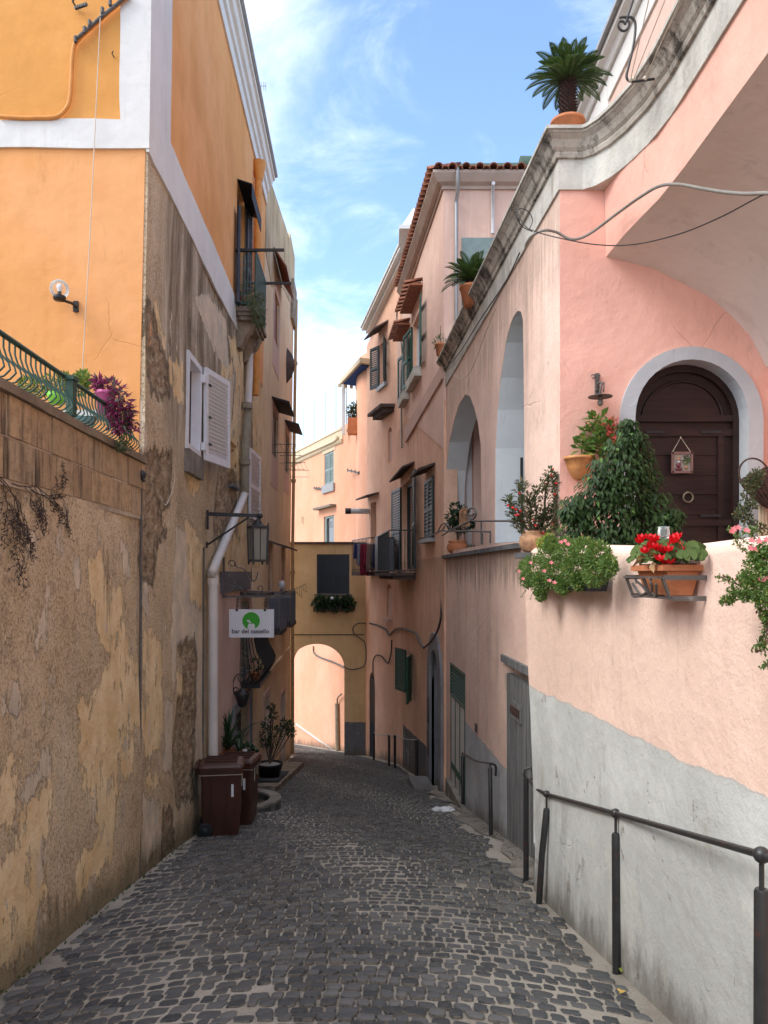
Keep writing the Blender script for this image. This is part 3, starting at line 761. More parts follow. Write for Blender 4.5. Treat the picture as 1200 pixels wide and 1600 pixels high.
# ochre building
OE2 = 24.4
CB = root('ochre_house', PL.P(22, gz(22)), 'narrow ochre house beyond the orange one with stained parapet', 'house')
def wr(F, px0, px1, pxr, yt, yb, off=0):
    ym = (yt+yb)/2
    u0, u1 = F.hit(px0, ym, off)[0], F.hit(px1, ym, off)[0]
    zt, zb_ = F.hit(pxr, yt, off)[1], F.hit(pxr, yb, off)[1]
    return (min(u0, u1), max(u0, u1), zb_, zt)
cw_red = wr(PL, 428, 436, 430, 455, 535)
cw_a = wr(PL, 425, 433.5, 427, 642, 712); cw_b = wr(PL, 445, 451, 447, 675, 738)
cw_c = wr(PL, 419, 425, 421, 862, 950); cw_d = wr(PL, 440, 445, 442, 866, 945)
cd_a = wr(PL, 396, 404, 398, 1095, 1180); cd_b = wr(PL, 412, 419, 414, 1090, 1170); cd_c = wr(PL, 438, 444, 440, 1085, 1165)
cd_a = (cd_a[0], cd_a[1], -3.9, cd_a[3]); cd_b = (cd_b[0], cd_b[1], -3.9, cd_b[3]); cd_c = (cd_c[0], cd_c[1], -4.6, cd_c[3])
mb = grid_wall(PL, OE+.002, OE2, -5.5, 10.4, [cw_red, cw_a, cw_b, cw_c, cw_d, cd_b, cd_c], th=.3); make('wall', mb, M['ochre'], CB)
zt0, zt1 = 11.35, 11.9
mb = panel(PL, [(OE+.01, 8.6), (OE+1.4, 8.3), (OE+3, 8.9), (OE+4.2, 9.3), (OE2, 9.9), (OE2, 11.6), (22.6, 11.6), (22.4, 11.35), (OE+.01, 10.35)], th=.25, off=.012); make('parapet', mb, M['ochre_top'], CB)
mb = MB(); mb.fbox(PL, OE+.02, OE2-.05, -5.5, 10.3, -6, -.6); make('rear_mass', mb, M['ochre'], CB)
mb = MB(); mb.fbox(PL, OE2-1.2, OE2+.02, 9.3, 10.5, .012, .09); make('corner_block', mb, M['balstone'], CB)

# arch building
AB = root('arch_house', (-1.8, 25.5, gz(25.5)), 'mustard house bridging the street end above an archway', 'house')
aw = (at(495, 0, 25.5).x, at(546, 0, 25.5).x, 1.6+(895-928)/1200*25.5, 1.6+(895-866)/1200*25.5)
ap = arch_pts(-3.15, at(538, 0, 25.5).x, -5.2, -1.55, -.76, 20)
out_ = [(-3.2, -5.2)]+ap[:0]+[(-3.03, -5.2)]
hole = ap
mb = panel(FA, [(-3.5, 2.55), (-3.5, -5.2)]+[(-3.15, -5.2)]+ap[2:][::-1]+[(ap[1][0], -5.2), (-.45, -5.2), (-.45, 2.55)], [[(aw[0], aw[2]), (aw[1], aw[2]), (aw[1], aw[3]), (aw[0], aw[3])]], th=1.3)
make('wall', mb, M['mustard'], AB)
mb = MB(); mb.box((-1.97, 26.1, 2.59), (3.1, 1.35, .07)); make('roof_edge', mb, M['hood'], AB)
mb = MB(); mb.fbox(FA, -3.02, -1.28+.62, -.47-.0, -.44, 0, .02); make('string_course', mb, M['hood'], AB)
mb = MB(); mb.fbox(FA, aw[0], aw[1], aw[2], aw[3], -.09, -.07)
make('shutter_board', mb, M['navy'], AB)
mb = MB(); uc = (aw[0]+aw[1])/2
for a, b, c, d in ((aw[0], aw[0]+.06, aw[2], aw[3]), (aw[1]-.06, aw[1], aw[2], aw[3]), (uc-.03, uc+.03, aw[2], aw[2]+.62), (aw[0]+.06, aw[1]-.06, aw[3]-.06, aw[3]), (aw[0]+.06, aw[1]-.06, aw[2]+.60, aw[2]+.66)): mb.fbox(FA, a, b, c, d, -.07, -.02)
n = 26
for i in range(n):
    z = aw[2]+.03+(aw[3]-aw[2]-.06)*i/n; mb.fbox(FA, aw[0]+.06, aw[1]-.06, z, z+.02, -.07, -.05)
make('window', mb, M['navy'], AB)
mb = MB(); mb.fbox(FA, aw[0]-.08, aw[1]+.08, aw[2]-.05, aw[2]-.003, .0, .10); make('window_sill', mb, M['slate'], AB)

# far house
class Poly2(Front):
    """wall through two plan points, u along the x axis"""
    def __init__(s, p, q): s.d = (q[1]-p[1])/(q[0]-p[0]); s.c = p[1]-s.d*p[0]; L = math.hypot(1, s.d); s.nx, s.ny = s.d/L, -1/L
    def hit(s, px, py, off=0):
        k = (px-600)/FP; c = s.c-off*math.hypot(1, s.d); D = c/(1-s.d*k); return k*D, H+(HZ-py)/FP*D
    def P(s, u, z, off=0): return V((u+s.nx*off, s.c+s.d*u+s.ny*off, z))
FW = Poly2((-3.97, 34.0), (-1.66, 28.5))
FW2 = Poly2((-1.66, 28.5), (-.57, 25.4))
FB = root('far_house', (-2, 29.5, gz(29)), 'sunlit peach house seen beyond and through the archway', 'house')
fw1 = wr(FW, 507, 521.5, 514, 707, 757); fw2 = wr(FW, 506, 522, 514, 806, 870)
mb = grid_wall(FW, -5.2, -1.66, -6.8, 6.85, [fw1, fw2], th=.3); make('wall', mb, M['far'], FB)
fd = wr(FW2, 580, 587, 583, 790, 850)
mb = MB()
pp = [(-1.66, 28.5), (-1.50, 28.2), (-1.15, 27.45), (-.86, 26.5), (-.70, 25.9), (-.55, 25.38)]
m2 = sweep(pp, [(0, -6.8), (0, 7.0)], closed_prof=False, smooth=True); make('curved_wall', m2, M['far'], FB)
mb = MB(); mb.v = []
for x0, y0, x1, y1 in ((-.98, 26.9, -.50, 25.30),):
    for i in range(9):
        t = i/8; x = x0+(x1-x0)*t-.10*math.sin(PI*t); y_ = y0+(y1-y0)*t-.05*math.sin(PI*t); zt = 8.9 if t > .25 else 8.9-.35*(1-t/.25)**2
        mb.v += [V((x, y_, -5)), V((x, y_, zt)), V((x+.9, y_+.9, zt))]
for i in range(8):
    a = i*3; mb.f += [(a, a+3, a+4, a+1), (a+1, a+4, a+5, a+2)]; mb.sm += [True, False]
make('corner_pier', mb, M['far'], FB)
mb = sweep([(-5.2, FW.c+FW.d*-5.2), (-1.66, 28.5), (-1.50, 28.2)][::1], [(-.35, 6.35), (-.0, 6.35), (.06, 6.4), (.10, 6.5), (.03, 6.54), (.03, 6.86), (.06, 6.87), (.06, 6.92), (-.35, 6.92)])
make('parapet_gutter', mb, M['cream'], FB)
mb = MB(); mb.prism([V((-5.3, 37.5, 6.7)), V((-1.4, 28.0, 6.7)), V((-.45, 25.6, 6.7)), V((3, 27, 6.7)), V((3, 38, 6.7))], (0, 0, .12)); make('roof_terrace', mb, M['concrete'], FB)

# rose building (R4)
RB = root('rose_house', (R4.P(23.5, gz(23.5))), 'tall rose plastered house left of the street bend with white eave', 'house')
r4w = (R4.hit(594, 565)[0], R4.hit(604, 565)[0]); r4w = (min(r4w), max(r4w), R4.hit(598, 602)[1], R4.hit(598, 535)[1])
n1 = wr(R4, 606, 612.5, 609, 668, 722)
n2 = wr(R4, 604, 612, 608, 912, 965)
rd = wr(R4, 579, 588, 583, 785, 880); rd = (rd[0], rd[1], 1.95, rd[3])
dd = wr(R4, 577, 586, 581, 1050, 1180); dd = (dd[0], dd[1], -4.6, dd[3])
rect = lambda w: [(w[0], w[2]), (w[1], w[2]), (w[1], w[3]), (w[0], w[3])]
arch_hole = lambda w, f=.25: arch_pts(w[0], w[1], w[2], w[3]-(w[3]-w[2])*f, w[3], 8)
mb = panel(R4, [(21.9, -5.2), (25.4, -5.2), (25.4, 9.1), (24.4, 9.42), (21.0, 10.2), (20.3, 10.35), (20.3, 8.2), (21.9, 8.2)],
           [rect(r4w), arch_hole(n1, .2), arch_hole(n2, .3), rect(rd), arch_hole(dd, .15)], th=.25)
make('wall', mb, M['r4'], RB)
for w in (n1, n2): mb = MB(); mb.fbox(R4, w[0]+.02, w[1]-.02, w[2]+.01, w[3]-.12, -.10, -.05); make('niche_back', mb, M['pink_low'], RB)
for w in (r4w, rd, dd): mb = MB(); mb.fbox(R4, w[0]-.05, w[1]+.05, w[2]-.05, w[3]+.05, -.24, -.20); make('pane', mb, M['glassdark'], RB)
mb = MB(); P4 = [R4.P(u, z) for u, z in ((24.9, 9.35), (20.0, 10.42))]
for (o0, o1, dz, th) in ((-.1, .16, 0, .10), (-.1, .30, .10, .08), (-.1, .34, .18, .05)):
    q = []
    for zz in (dz, dz+th):
        for (u, z), oo in (((24.9, 9.35), o1), ((20.0, 10.42), o1), ((20.0, 10.42), o0), ((24.9, 9.35), o0)): q.append(R4.P(u, z+zz, oo))
    mb.hexa(q)
make('eave', mb, M['whitecorn'], RB)
mb = MB(); mb.prism([R4.P(25.3, 9.3, -.3), R4.P(20.3, 10.4, -.3), R4.P(20.3, 10.4, -5), R4.P(25.3, 9.3, -5)], (0, 0, -14)); make('rear_mass', mb, M['r4'], RB)
mb = MB(); mb.fbox(R4, 20.2, 21.2, 9.0, 11.2, -.3, .1); make('attic', mb, M['whitecorn'], RB)

# peach building (R3)
PB = root('peach_house', R3.P(18, gz(18)), 'peach house on the right with green shutters and terracotta eave', 'house')
def wz(F, pl, pr, ptl, pbl):   # left px, right px, top-left (px,py), bottom-left
    pass
s1 = (R3.hit(646, 540)[0], R3.hit(659, 540)[0]); s1 = (min(s1), max(s1), R3.hit(650, 590)[1], R3.hit(650, 500)[1])
s2 = (R3.hit(633, 580)[0], R3.hit(640, 580)[0]); s2 = (min(s2), max(s2), R3.hit(636, 618)[1], R3.hit(636, 545)[1])
b1 = (R3.hit(628, 800)[0], R3.hit(647, 800)[0]); b1 = (min(b1), max(b1), R3.hit(637, 890)[1], R3.hit(637, 752)[1])
b2 = (R3.hit(666, 800)[0], R3.hit(679, 800)[0]); b2 = (min(b2), max(b2), R3.hit(672, 842)[1], R3.hit(672, 748)[1])
b3 = (R3.hit(636, 1060)[0], R3.hit(645, 1060)[0]); b3 = (min(b3), max(b3), R3.hit(640, 1088)[1], R3.hit(640, 1018)[1])
ad0, ad1 = R3.hit(688.5, 1100)[0], R3.hit(674.5, 1100)[0]; azt = R3.hit(681, 1015)[1]
adh = arch_pts(ad0, ad1, -3.6, azt-.62, azt, 14)
R3N = 14.25
mb = panel(R3, [(R3N, -5), (22, -5), (22, 8.5), (R3N+.2, 8.9), (R3N, 8.9)], [rect(w) for w in (s1, s2, b1, b2, b3)]+[adh], th=.25)
make('wall', mb, M['r3'], PB)
mb = panel(R3, [(R3N-.01, 3.9), (R3N-.01, 8.9), (19.6, 8.5), (21.9, 8.5), (21.9, 6.6), (21.2, 6.5), (20, 5.7)], [rect(w) for w in (s1, s2)], th=.012, off=.012)
make('upper_wall', mb, M['r3up'], PB)['label'] = 'paler pink upper storey'
mb = MB(); mb.fbox(R3, R3N, 21.8, -5, 8.4, -4.5, -.55); make('rear_mass', mb, M['r3up'], PB)
for w in (s1, s2, b1, b2, b3): mb = MB(); mb.fbox(R3, w[0]-.05, w[1]+.05, w[2]-.05, w[3]+.05, -.24, -.22); make('pane', mb, M['glassdark'], PB)
F3 = Front(R3N-.008)
mb = panel(F3, [(R3.x(R3N), 4.8), (7.5, 4.8), (7.5, 8.92), (R3.x(R3N), 8.92)], th=.3); make('gable_wall', mb, M['r3up'], PB)
mb = panel(R3, [(R3N-.02, R3.hit(690, 598)[1]), (R3N-.02, R3.hit(690, 575)[1]-.0), (19.8, R3.hit(633, 680)[1]+.12), (19.8, R3.hit(633, 680)[1]-.25)], th=.04, off=.05); make('sloping_band', mb, M['parapet'] if False else M['pink_low'], PB)
EZ = 8.72
mb = sweep([(R3.x(20.0), 20.0), (R3.x(R3N), R3N), (7.5, R3N)], [(-.1, EZ-.02), (.05, EZ-.02), (.05, EZ+.04), (.14, EZ+.07), (.24, EZ+.19), (.24, EZ+.24), (-.1, EZ+.24)])
make('eave', mb, M['eave'], PB)
mb = MB()
def roof_tile(p, out, z, n_=6, L=.5, r=.085, rise=.12):
    p = V(p); o = V((*out, 0)).normalized(); s_ = V((-o.y, o.x, 0)); vs = []
    for i in range(n_+1):
        a = PI*i/n_
        for (l, rr) in ((.12, r), (.12, r*.8), (-L, r*.85)):
            vs.append(p+o*l+s_*rr*math.cos(a)+V((0, 0, z+rr*math.sin(a)+(rise if l < 0 else 0))))
    fs = []
    for i in range(n_):
        a = i*3; fs += [(a, a+3, a+4, a+1), (a, a+2, a+5, a+3), (a+1, a+4, a+5, a+2)]
    mb.add(vs, fs, True)
nt = 30
for i in range(nt):
    y_ = R3N-.15+i*(20.1-R3N)/nt; q = R3.P(y_, 0, .22); roof_tile((q.x, q.y, 0), (-1, -.09), EZ+.25)
    roof_tile((q.x+.1, q.y+.1, 0), (-1, -.09), EZ+.235, r=.06)
for i in range(24):
    x_ = R3.x(R3N)-.12+i*.25; roof_tile((x_, R3N-.2, 0), (0, -1), EZ+.25); roof_tile((x_+.125, R3N-.18, 0), (0, -1), EZ+.22, r=.07)
make('roof_tiles', mb, M['tile'], PB)
mb = MB(); q = [R3.P(20.1, EZ+.27, .2), R3.P(R3N-.2, EZ+.27, .2), V((7.5, R3N-.2, EZ+.27)), V((7.5, 20.1, EZ+.27))]; c_ = (q[0]+q[1]+q[2]+q[3])/4+V((0, 0, 1.0))
mb.add(q+[c_], [(0, 1, 4), (1, 2, 4), (2, 3, 4), (3, 0, 4)]); make('roof', mb, M['tile'], PB)

# arcade building + terrace
AR = root('arcade_house', RA.P(11, gz(11)), 'pink arcaded house with sooty cornice and salmon doorway wall on the right', 'house')
px2 = lambda F, pts: [F.hit(x, y) for x, y in pts]
A1 = px2(RA, [(693.5,863),(697,735),(702,690),(710,655),(718,630),(727,616),(734,619),(741,637),(747,662),(751,695),(752,765),(752,852)])
A2 = px2(RA, [(773,849),(774,700),(777,640),(782,590),(790,535),(797,508),(803,493),(809,485.5),(814,487),(817,500),(818,560),(820.5,846)])
gd = (RA.hit(727, 1100)[0], RA.hit(704, 1100)[0]); gd = (min(gd), max(gd), -3.2, RA.hit(716, 1044)[1])
wd_u0, wd_u1 = RA.hit(832, 1200)[0], RA.hit(790.5, 1200)[0]
wd = (wd_u0-.25, wd_u1, -1.62, RA.hit(805, 1042)[1])
FARU = 14.42
mb = panel(RA, [(6.958, -3.6), (FARU, -3.6), (FARU, 5.3), (6.958, 5.3)], [A1[::-1], A2[::-1], rect(gd), rect(wd)], th=.36)
make('wall', mb, M['arc'], AR)
for A_ in (A1, A2):
    cu = sum(p[0] for p in A_)/len(A_); cz = sum(p[1] for p in A_)/len(A_)
    ins = [(u+(.004 if u < cu else -.004), min(z, 9)-(.004 if z > 2.2 else -.004)) for u, z in A_]
    mb = MB(); n_ = len(A_); mb.v = [RA.P(u, z, -.006) for u, z in ins]+[RA.P(u, z, -.372) for u, z in ins]
    mb.f = [(i, (i+1) % n_, (i+1) % n_+n_, i+n_) for i in range(n_)]; mb.sm = [False]*n_; make('arch_reveal', mb, M['intwhite'], AR)
# loggia inside
mb = MB()
def off(u, o): return RA.P(u, 0, -o)
i0, i1 = 7.25, 14.4
q = [RA.P(i0, 1.88, -.361), RA.P(i1, 1.88, -.361), RA.P(i1, 1.88, -1.5), RA.P(i0, 1.88, -1.5)]
t_ = [p+V((0, 0, 3.05)) for p in q]
mb.add([*q, *t_], [(0, 1, 2, 3), (4, 5, 6, 7), (2, 6, 7, 3), (1, 5, 6, 2), (0, 3, 7, 4)])
xi = (RA.hit(752, 800)[0]+RA.hit(773, 800)[0])/2
mb.hexa([RA.P(u, z, o) for z in (1.881, 4.92) for u, o in ((xi-.25, -.362), (xi+.25, -.362), (xi+.25, -1.49), (xi-.25, -1.49))])
make('loggia_lining', mb, M['intwhite'], AR)
mb = panel(FD, [(RA.x(6.95), 1.2), (3.6, 1.2), (3.6, 5.3), (RA.x(6.95), 5.3)], [arch_pts(2.26, 3.29, 1.25, 3.01, 3.53, 18)], th=.36); make('doorway_wall', mb, M['pinkd'], AR)
mb = panel(FD, arch_pts(2.13, 3.42, 1.2, 2.99, 3.64, 22), [arch_pts(2.266, 3.284, 1.25, 3.01, 3.524, 18)[::-1]], th=.31, off=.03)
make('door_surround', mb, M['greysur'], AR)
mb = MB(); mb.box((3.47+.15, 2.0, 2.6), (.3, 9.9, 4.2)); make('terrace_side_wall', mb, M['pinkd'], AR)
# overhanging vault
mb = MB()
rim = [(2.01, 6.95, 4.46), (2.06, 6.6, 4.50), (2.12, 6.3, 4.53), (2.17, 6.05, 4.55), (2.19, 5.6, 4.56), (2.185, 4.4, 4.56), (2.15, 2, 4.56), (2.1, -3, 4.56)]
prof = [(0, 0), (.12, -.04), (.3, -.11), (.48, -.24), (.64, -.36), (.78, -.53), (.90, -.72), (1.0, -1.0)]
vs = []
for (x, y, z) in rim:
    for (t, dz) in prof: vs.append(V((x+(3.46-x)*t, y, z+dz)))
n_ = len(prof)
for i in range(len(rim)-1):
    for j in range(n_-1): a = i*n_+j; mb.f.append((a, a+1, a+n_+1, a+n_)); mb.sm.append(True)
mb.v = vs; make('vault', mb, M['vault'], AR)
PTH = [(RA.x(FARU), FARU), (RA.x(6.95), 6.95), (1.80, 6.95), (1.90, 6.88), (2.0, 6.72), (2.08, 6.50), (2.15, 6.20), (2.19, 5.8), (2.185, 4.4), (2.15, 2), (2.1, -3)]
m1 = sweep([(2.01, 6.9501)]+[(r[0], r[1]) for r in rim[1:]], [(0, 4.55), (0, 5.4)], closed_prof=False, smooth=True)
# pink beam face follows the rim below and the cornice path above
vs = []; fs = []
low = [V(r) for r in rim]; upc = [V((1.99, 6.94, 5.2)), V((2.03, 6.62, 5.2)), V((2.10, 6.36, 5.2)), V((2.165, 6.08, 5.2)), V((2.19, 5.6, 5.2)), V((2.185, 4.4, 5.2)), V((2.15, 2, 5.2)), V((2.1, -3, 5.2))]
mb = MB(); mb.add(low+upc, [(i, i+1, i+9, i+8) for i in range(7)], True); make('overhang_wall', mb, M['pinkd'], AR)
mb = sweep(PTH, [(.0, 5.06), (.02, 5.06), (.02, 5.34), (-.3, 5.34), (-.3, 5.06)]); make('render_band', mb, M['band'], AR)
mb = sweep(PTH, [(-.3, 5.33), (.021, 5.33), (.045, 5.335), (.055, 5.37), (.05, 5.385), (.075, 5.41), (.10, 5.47), (.135, 5.505), (.145, 5.51), (.145, 5.53), (-.3, 5.53)])
make('cornice', mb, M['cornice'], AR)
mb = sweep(PTH, [(-.35, 5.531), (.165, 5.531), (.165, 5.56), (-.35, 5.56)]); make('coping', mb, M['band'], AR)
mb = MB(); mb.prism([V((1.3, 14.2, 5.4)), V((1.65, 7.1, 5.4)), V((2.2, 6.8, 5.4)), V((2.3, -3, 5.4)), V((8, -3, 5.4)), V((8, 14.2, 5.4))], (0, 0, .05)); make('roof_terrace', mb, M['concrete'], AR)
mb = MB(); mb.fbox(RA, 7.5, 14.2, -3.5, 5.35, -6, -1.56); make('rear_mass', mb, M['pinkd'], AR)
# slate ledge under the arches
mb = MB(); u0, u1 = RA.hit(815, 850)[0], FARU-.02; mb.fbox(RA, u0, u1, 1.87, 1.925, -.34, .07); make('slate_ledge', mb, M['slate'], AR)
# upper storey set back on the roof
UB = root('rooftop_house', (3.3, 8, 5.45), 'pale pink upper storey with white trim set back above the sooty cornice', 'house')
RU = Side(3.32, 0, -1)
mb = panel(RU, [(-3, 5.4), (12.4, 5.4), (12.4, 9.1), (-3, 9.1)], th=.3); make('wall', mb, M['r3up'], UB)
mb = MB(); mb.fbox(RU, 11.3, 12.42, 5.4, 9.0, .0, .03); mb.fbox(RU, -3, 11.29, 8.55, 9.0, .0, .03)
make('white_trim', mb, M['white'], UB)
mb = sweep([(3.32, 12.6), (3.32, -3)], [(0, 8.9), (.08, 8.9), (.12, 8.98), (.2, 9.02), (.2, 9.1), (0, 9.1)]); make('cornice', mb, M['whitecorn'], UB)
mb = sweep([(3.32, 12.7), (3.32, -3)], [(-3, 9.5), (.27, 9.101), (.27, 9.16), (-3, 9.6)]); make('roof', mb, M['zinc'], UB)
mb = MB(); mb.fbox(RU, -3, 12.3, 5.4, 9, -4, -.35); make('rear_mass', mb, M['r3up'], UB)
mb = MB(); g0, g1 = RU.hit(1052, 60)[0], RU.hit(1078, 30)[0]; mb.fbox(RU, min(g0, g1)-.2, max(g0, g1)+.25, 5.5, 7.6, .01, .06); make('grey_louvre', mb, M['greysh'], UB)

# parapet of the terrace
PP = root('terrace_parapet', RP.P(5, gz(5)), 'peach parapet wall with grey painted foot beside the street on the right', 'wall')
uT, uB = RP.hit(819, 850)[0], RP.hit(836, 1385)[0]
mb = MB(); prof = [(0, -2.2), (.02, -1.0), (0, 0)]
us_ = [-4+.25*i for i in range(41)]+[6.4, 6.6, 6.8]
def ptop(u): return 1.745+max(0, (u-4))*.03+.008*math.sin(u*2.7)
def uend(z): return uB+(uT-uB)*(z+1.2)/(3.1)
rows = []
for u in us_+[None]:
    pr = []
    for zz in (-2.2, -1.2, -.4, .3, .9, 1.4, 'a', 'b', 'c', 'd', 'e', 'f'):
        uu = u if u is not None else 7.15
        zt = ptop(uu)
        z, o = {'a': (zt-.07, 0), 'b': (zt-.03, -.012), 'c': (zt-.008, -.035), 'd': (zt, -.07), 'e': (zt-.004, -.25), 'f': (1.2, -.27)}.get(zz, (zz, 0)) if isinstance(zz, str) else (zz, 0)
        if u is None: uu = uend(z)
        w = .010*math.sin(uu*1.7+z*2)+.008*math.sin(uu*.8-z*1.5)
        pr.append(RP.P(uu, z, o+w))
    rows.append(pr)
m_ = len(rows[0])
for r in rows: mb.v += r
for i in range(len(rows)-1):
    for j in range(m_-1): a = i*m_+j; mb.f.append((a, a+1, a+m_+1, a+m_)); mb.sm.append(True)
o = (len(rows)-1)*m_
make('wall', mb, M['parapet'], PP)
mb = MB(); e = rows[-1]; b_ = [V((RA.P(7.0, p.z, .01).x+.06, 7.4, p.z)) for p in e]
mb.add(e+b_, [(j, j+1, j+1+m_, j+m_) for j in range(m_-1)]); make('end_wall', mb, M['parapet'], PP)
mb = MB(); mb.add([V((1.78, -4, 1.3)), V((3.6, -4, 1.3)), V((3.6, 7.0, 1.3)), V((1.52, 7.0, 1.3))], [(0, 1, 2, 3)]); structure('terrace_paving', mb, M['concrete'])

# houses up the street behind the camera keep the alley closed
def block(name, x0, x1, y0, y1, zt, lab, mat):
    mb = MB(); mb.box(((x0+x1)/2, (y0+y1)/2, zt/2-4), (x1-x0, y1-y0, zt+8)); o = make(name, mb, mat, org=((x0+x1)/2, (y0+y1)/2, 0)); return tag(o, lab, 'house')
# ------------------------------------------------------------ shutters, windows, rails
def sdir(F, u, du, o):   # plan point next to a wall
    p = F.P(u+du, 0, o); return p.x, p.y
def shutter(name, p0, p1, z0, z1, mat, parent, slat=.055, th=.035, sw=.055, mid=True, tilt=1, lean=0.0, knob=False):
    """one louvred leaf between two plan points"""
    mb = MB(); a = V((*p0, 0)); b = V((*p1, 0)); W = (b-a).length; d = (b-a)/W; n = V((d.y, -d.x, 0))
    def bx(s0, s1, za, zb_, o0=-th/2, o1=th/2):
        mb.hexa([a+d*s+n*o+V((lean*(z-z0), 0, z)) for z in (za, zb_) for s, o in ((s0, o0), (s1, o0), (s1, o1), (s0, o1))])
    bx(0, sw, z0, z1); bx(W-sw, W, z0, z1); bx(sw, W-sw, z0, z0+.09); bx(sw, W-sw, z1-.07, z1)
    zs = [(z0+.09, z1-.07)]
    if mid and z1-z0 > 1.2: zm = z0+(z1-z0)*.45; bx(sw, W-sw, zm, zm+.07); zs = [(z0+.09, zm), (zm+.07, z1-.07)]
    for za, zb_ in zs:
        k = max(3, int((zb_-za)/slat))
        for i in range(k):
            z = za+(zb_-za)*(i+.5)/k; h = (zb_-za)/k*.42
            pts = []
            for (oo, dz) in ((-th*.42, -h*tilt), (-th*.42, -h*tilt+.008), (th*.42, h*tilt+.008), (th*.42, h*tilt)): pts.append((oo, dz))
            mb.hexa([a+d*s+n*oo+V((lean*(z-z0), 0, z+dz)) for s in (sw, W-sw) for oo, dz in pts])
    return make(name, mb, mat, parent)
def wframe(F, w, mat, parent, name='window', fw=.06, o0=-.12, o1=-.05, pane=True, sash=True, glass_m=None):
    u0, u1, z0, z1 = w; mb = MB()
    mb.fbox(F, u0+.002, u0+fw, z0, z1, o0, o1); mb.fbox(F, u1-fw, u1-.002, z0, z1, o0, o1)
    mb.fbox(F, u0+fw, u1-fw, z1-fw, z1, o0, o1); mb.fbox(F, u0+fw, u1-fw, z0, z0+fw, o0, o1)
    if sash: uc = (u0+u1)/2; mb.fbox(F, uc-fw*.45, uc+fw*.45, z0+fw, z1-fw, o0, o1-.01)
    f = make(name, mb, mat, parent)
    if pane:
        mb = MB(); mb.fbox(F, u0+.01, u1-.01, z0+.01, z1-.01, o0+.01, o0+.02); make('pane', mb, glass_m or M['glassdark'], f)
    return f
def closed_shutters(F, w, mat, win_, o=-.02, slat=.06):
    u0, u1, z0, z1 = w; uc = (u0+u1)/2
    for a, b in ((u0+.01, uc-.006), (uc+.006, u1-.01)):
        pa, pb = F.P(a, (z0+z1)/2, o), F.P(b, (z0+z1)/2, o)
        shutter('shutter', (pa.x, pa.y), (pb.x, pb.y), z0+.01, z1-.01, mat, win_, slat)
def open_shutters(F, w, mat, win_, ang=12, slat=.06, frac=.5, o=.04, which=(0, 1)):
    u0, u1, z0, z1 = w; L = (u1-u0)*frac; sg = 1
    z = (z0+z1)/2
    for i, (u, s_) in enumerate(((u0, -1), (u1, 1))):
        if i not in which: continue
        c, si = math.cos(math.radians(ang)), math.sin(math.radians(ang))
        pa = F.P(u, z, o); pb = F.P(u+s_*L*c, z, o+L*si)
        shutter('shutter', (pa.x, pa.y), (pb.x, pb.y), z0+.01, z1-.01, mat, win_, slat)
def hood(F, u0, u1, z, out, mat, parent, th=.05, drop=.18, name='hood'):
    mb = MB()
    mb.hexa([F.P(u0, z, 0.002), F.P(u1, z, 0.002), F.P(u1, z-drop, out), F.P(u0, z-drop, out),
             F.P(u0, z+th, 0.002), F.P(u1, z+th, 0.002), F.P(u1, z-drop+th, out), F.P(u0, z-drop+th, out)])
    return make(name, mb, mat, parent)
def arc(c, r, a0, a1, ax, ay, n=14, r1=None):
    r1 = r if r1 is None else r1
    return [V(c)+V(ax)*((r+(r1-r)*i/n)*math.cos(a0+(a1-a0)*i/n))+V(ay)*((r+(r1-r)*i/n)*math.sin(a0+(a1-a0)*i/n)) for i in range(n+1)]
def sag(a, b, d, n=12):
    a = V(a); b = V(b); return [a+(b-a)*(i/n)-V((0, 0, d*4*(i/n)*(1-i/n))) for i in range(n+1)]
def spline(pts, n=6):
    pts = [V(p) for p in pts]; out = []
    for i in range(len(pts)-1):
        p0 = pts[max(i-1, 0)]; p1 = pts[i]; p2 = pts[i+1]; p3 = pts[min(i+2, len(pts)-1)]
        for j in range(n):
            t = j/n; out.append(.5*((2*p1)+(p2-p0)*t+(2*p0-5*p1+4*p2-p3)*t*t+(3*p1-p0-3*p2+p3)*t**3))
    out.append(pts[-1]); return out

# ---- orange house: side windows
mb = MB()
u0, u1, z0, z1 = Wa
wn = wframe(PL, Wa, M['whitepaint'], OB, fw=.075, o0=-.10, o1=.025, sash=False, pane=False)
mb = MB(); mb.fbox(PL, u0+.09, u1-.09, z0+.09, z1-.09, -.24, -.20); make('pane', mb, M['glassdark'], wn)
mb = MB()
for a, b in ((u0+.08, u0+.16), (u1-.16, u1-.08), ((u0+u1)/2-.05, (u0+u1)/2+.05)): mb.fbox(PL, a, b, z0+.08, z1-.08, -.19, -.12)
for a, b in ((z0+.08, z0+.17), (z1-.17, z1-.08)): mb.fbox(PL, u0+.08, u1-.08, a, b, -.185, -.125)
make('casement', mb, M['whitepaint'], wn)
pa = PL.P(u1+.03, 3.7, .06)
sh = shutter('shutter', (pa.x, pa.y), (pa.x+.15, pa.y+.80), z0-.02, z1+.02, M['whitepaint'], wn, slat=.052, sw=.07, mid=False, th=.04)
mb = MB()
for z in (z0+.2, z0+.55, z1-.2): mb.box((pa.x+.05, pa.y+.09, z), (.025, .09, .02))
make('latch', mb, M['iron'], wn)
mb = MB()
for z in (z0+.15, z1-.15): mb.box((pa.x-.005, pa.y-.02, z), (.05, .12, .10))
make('hinge', mb, M['whitepaint'], wn)
mb = MB(); mb.fbox(PL, u0-.04, u1+.06, z0-.28, z0-.005, -.05, .055); make('window_sill', mb, M['concrete'], wn)
mb = MB(); mb.fbox(PL, Ws[0]+.02, Ws[1]-.02, Ws[2], Ws[3], -.34, -.30); make('pane', mb, M['dark'], OB)
wn = wframe(PL, Ws, M['whitepaint'], OB, fw=.05, o0=-.12, o1=.0, sash=False, pane=False)
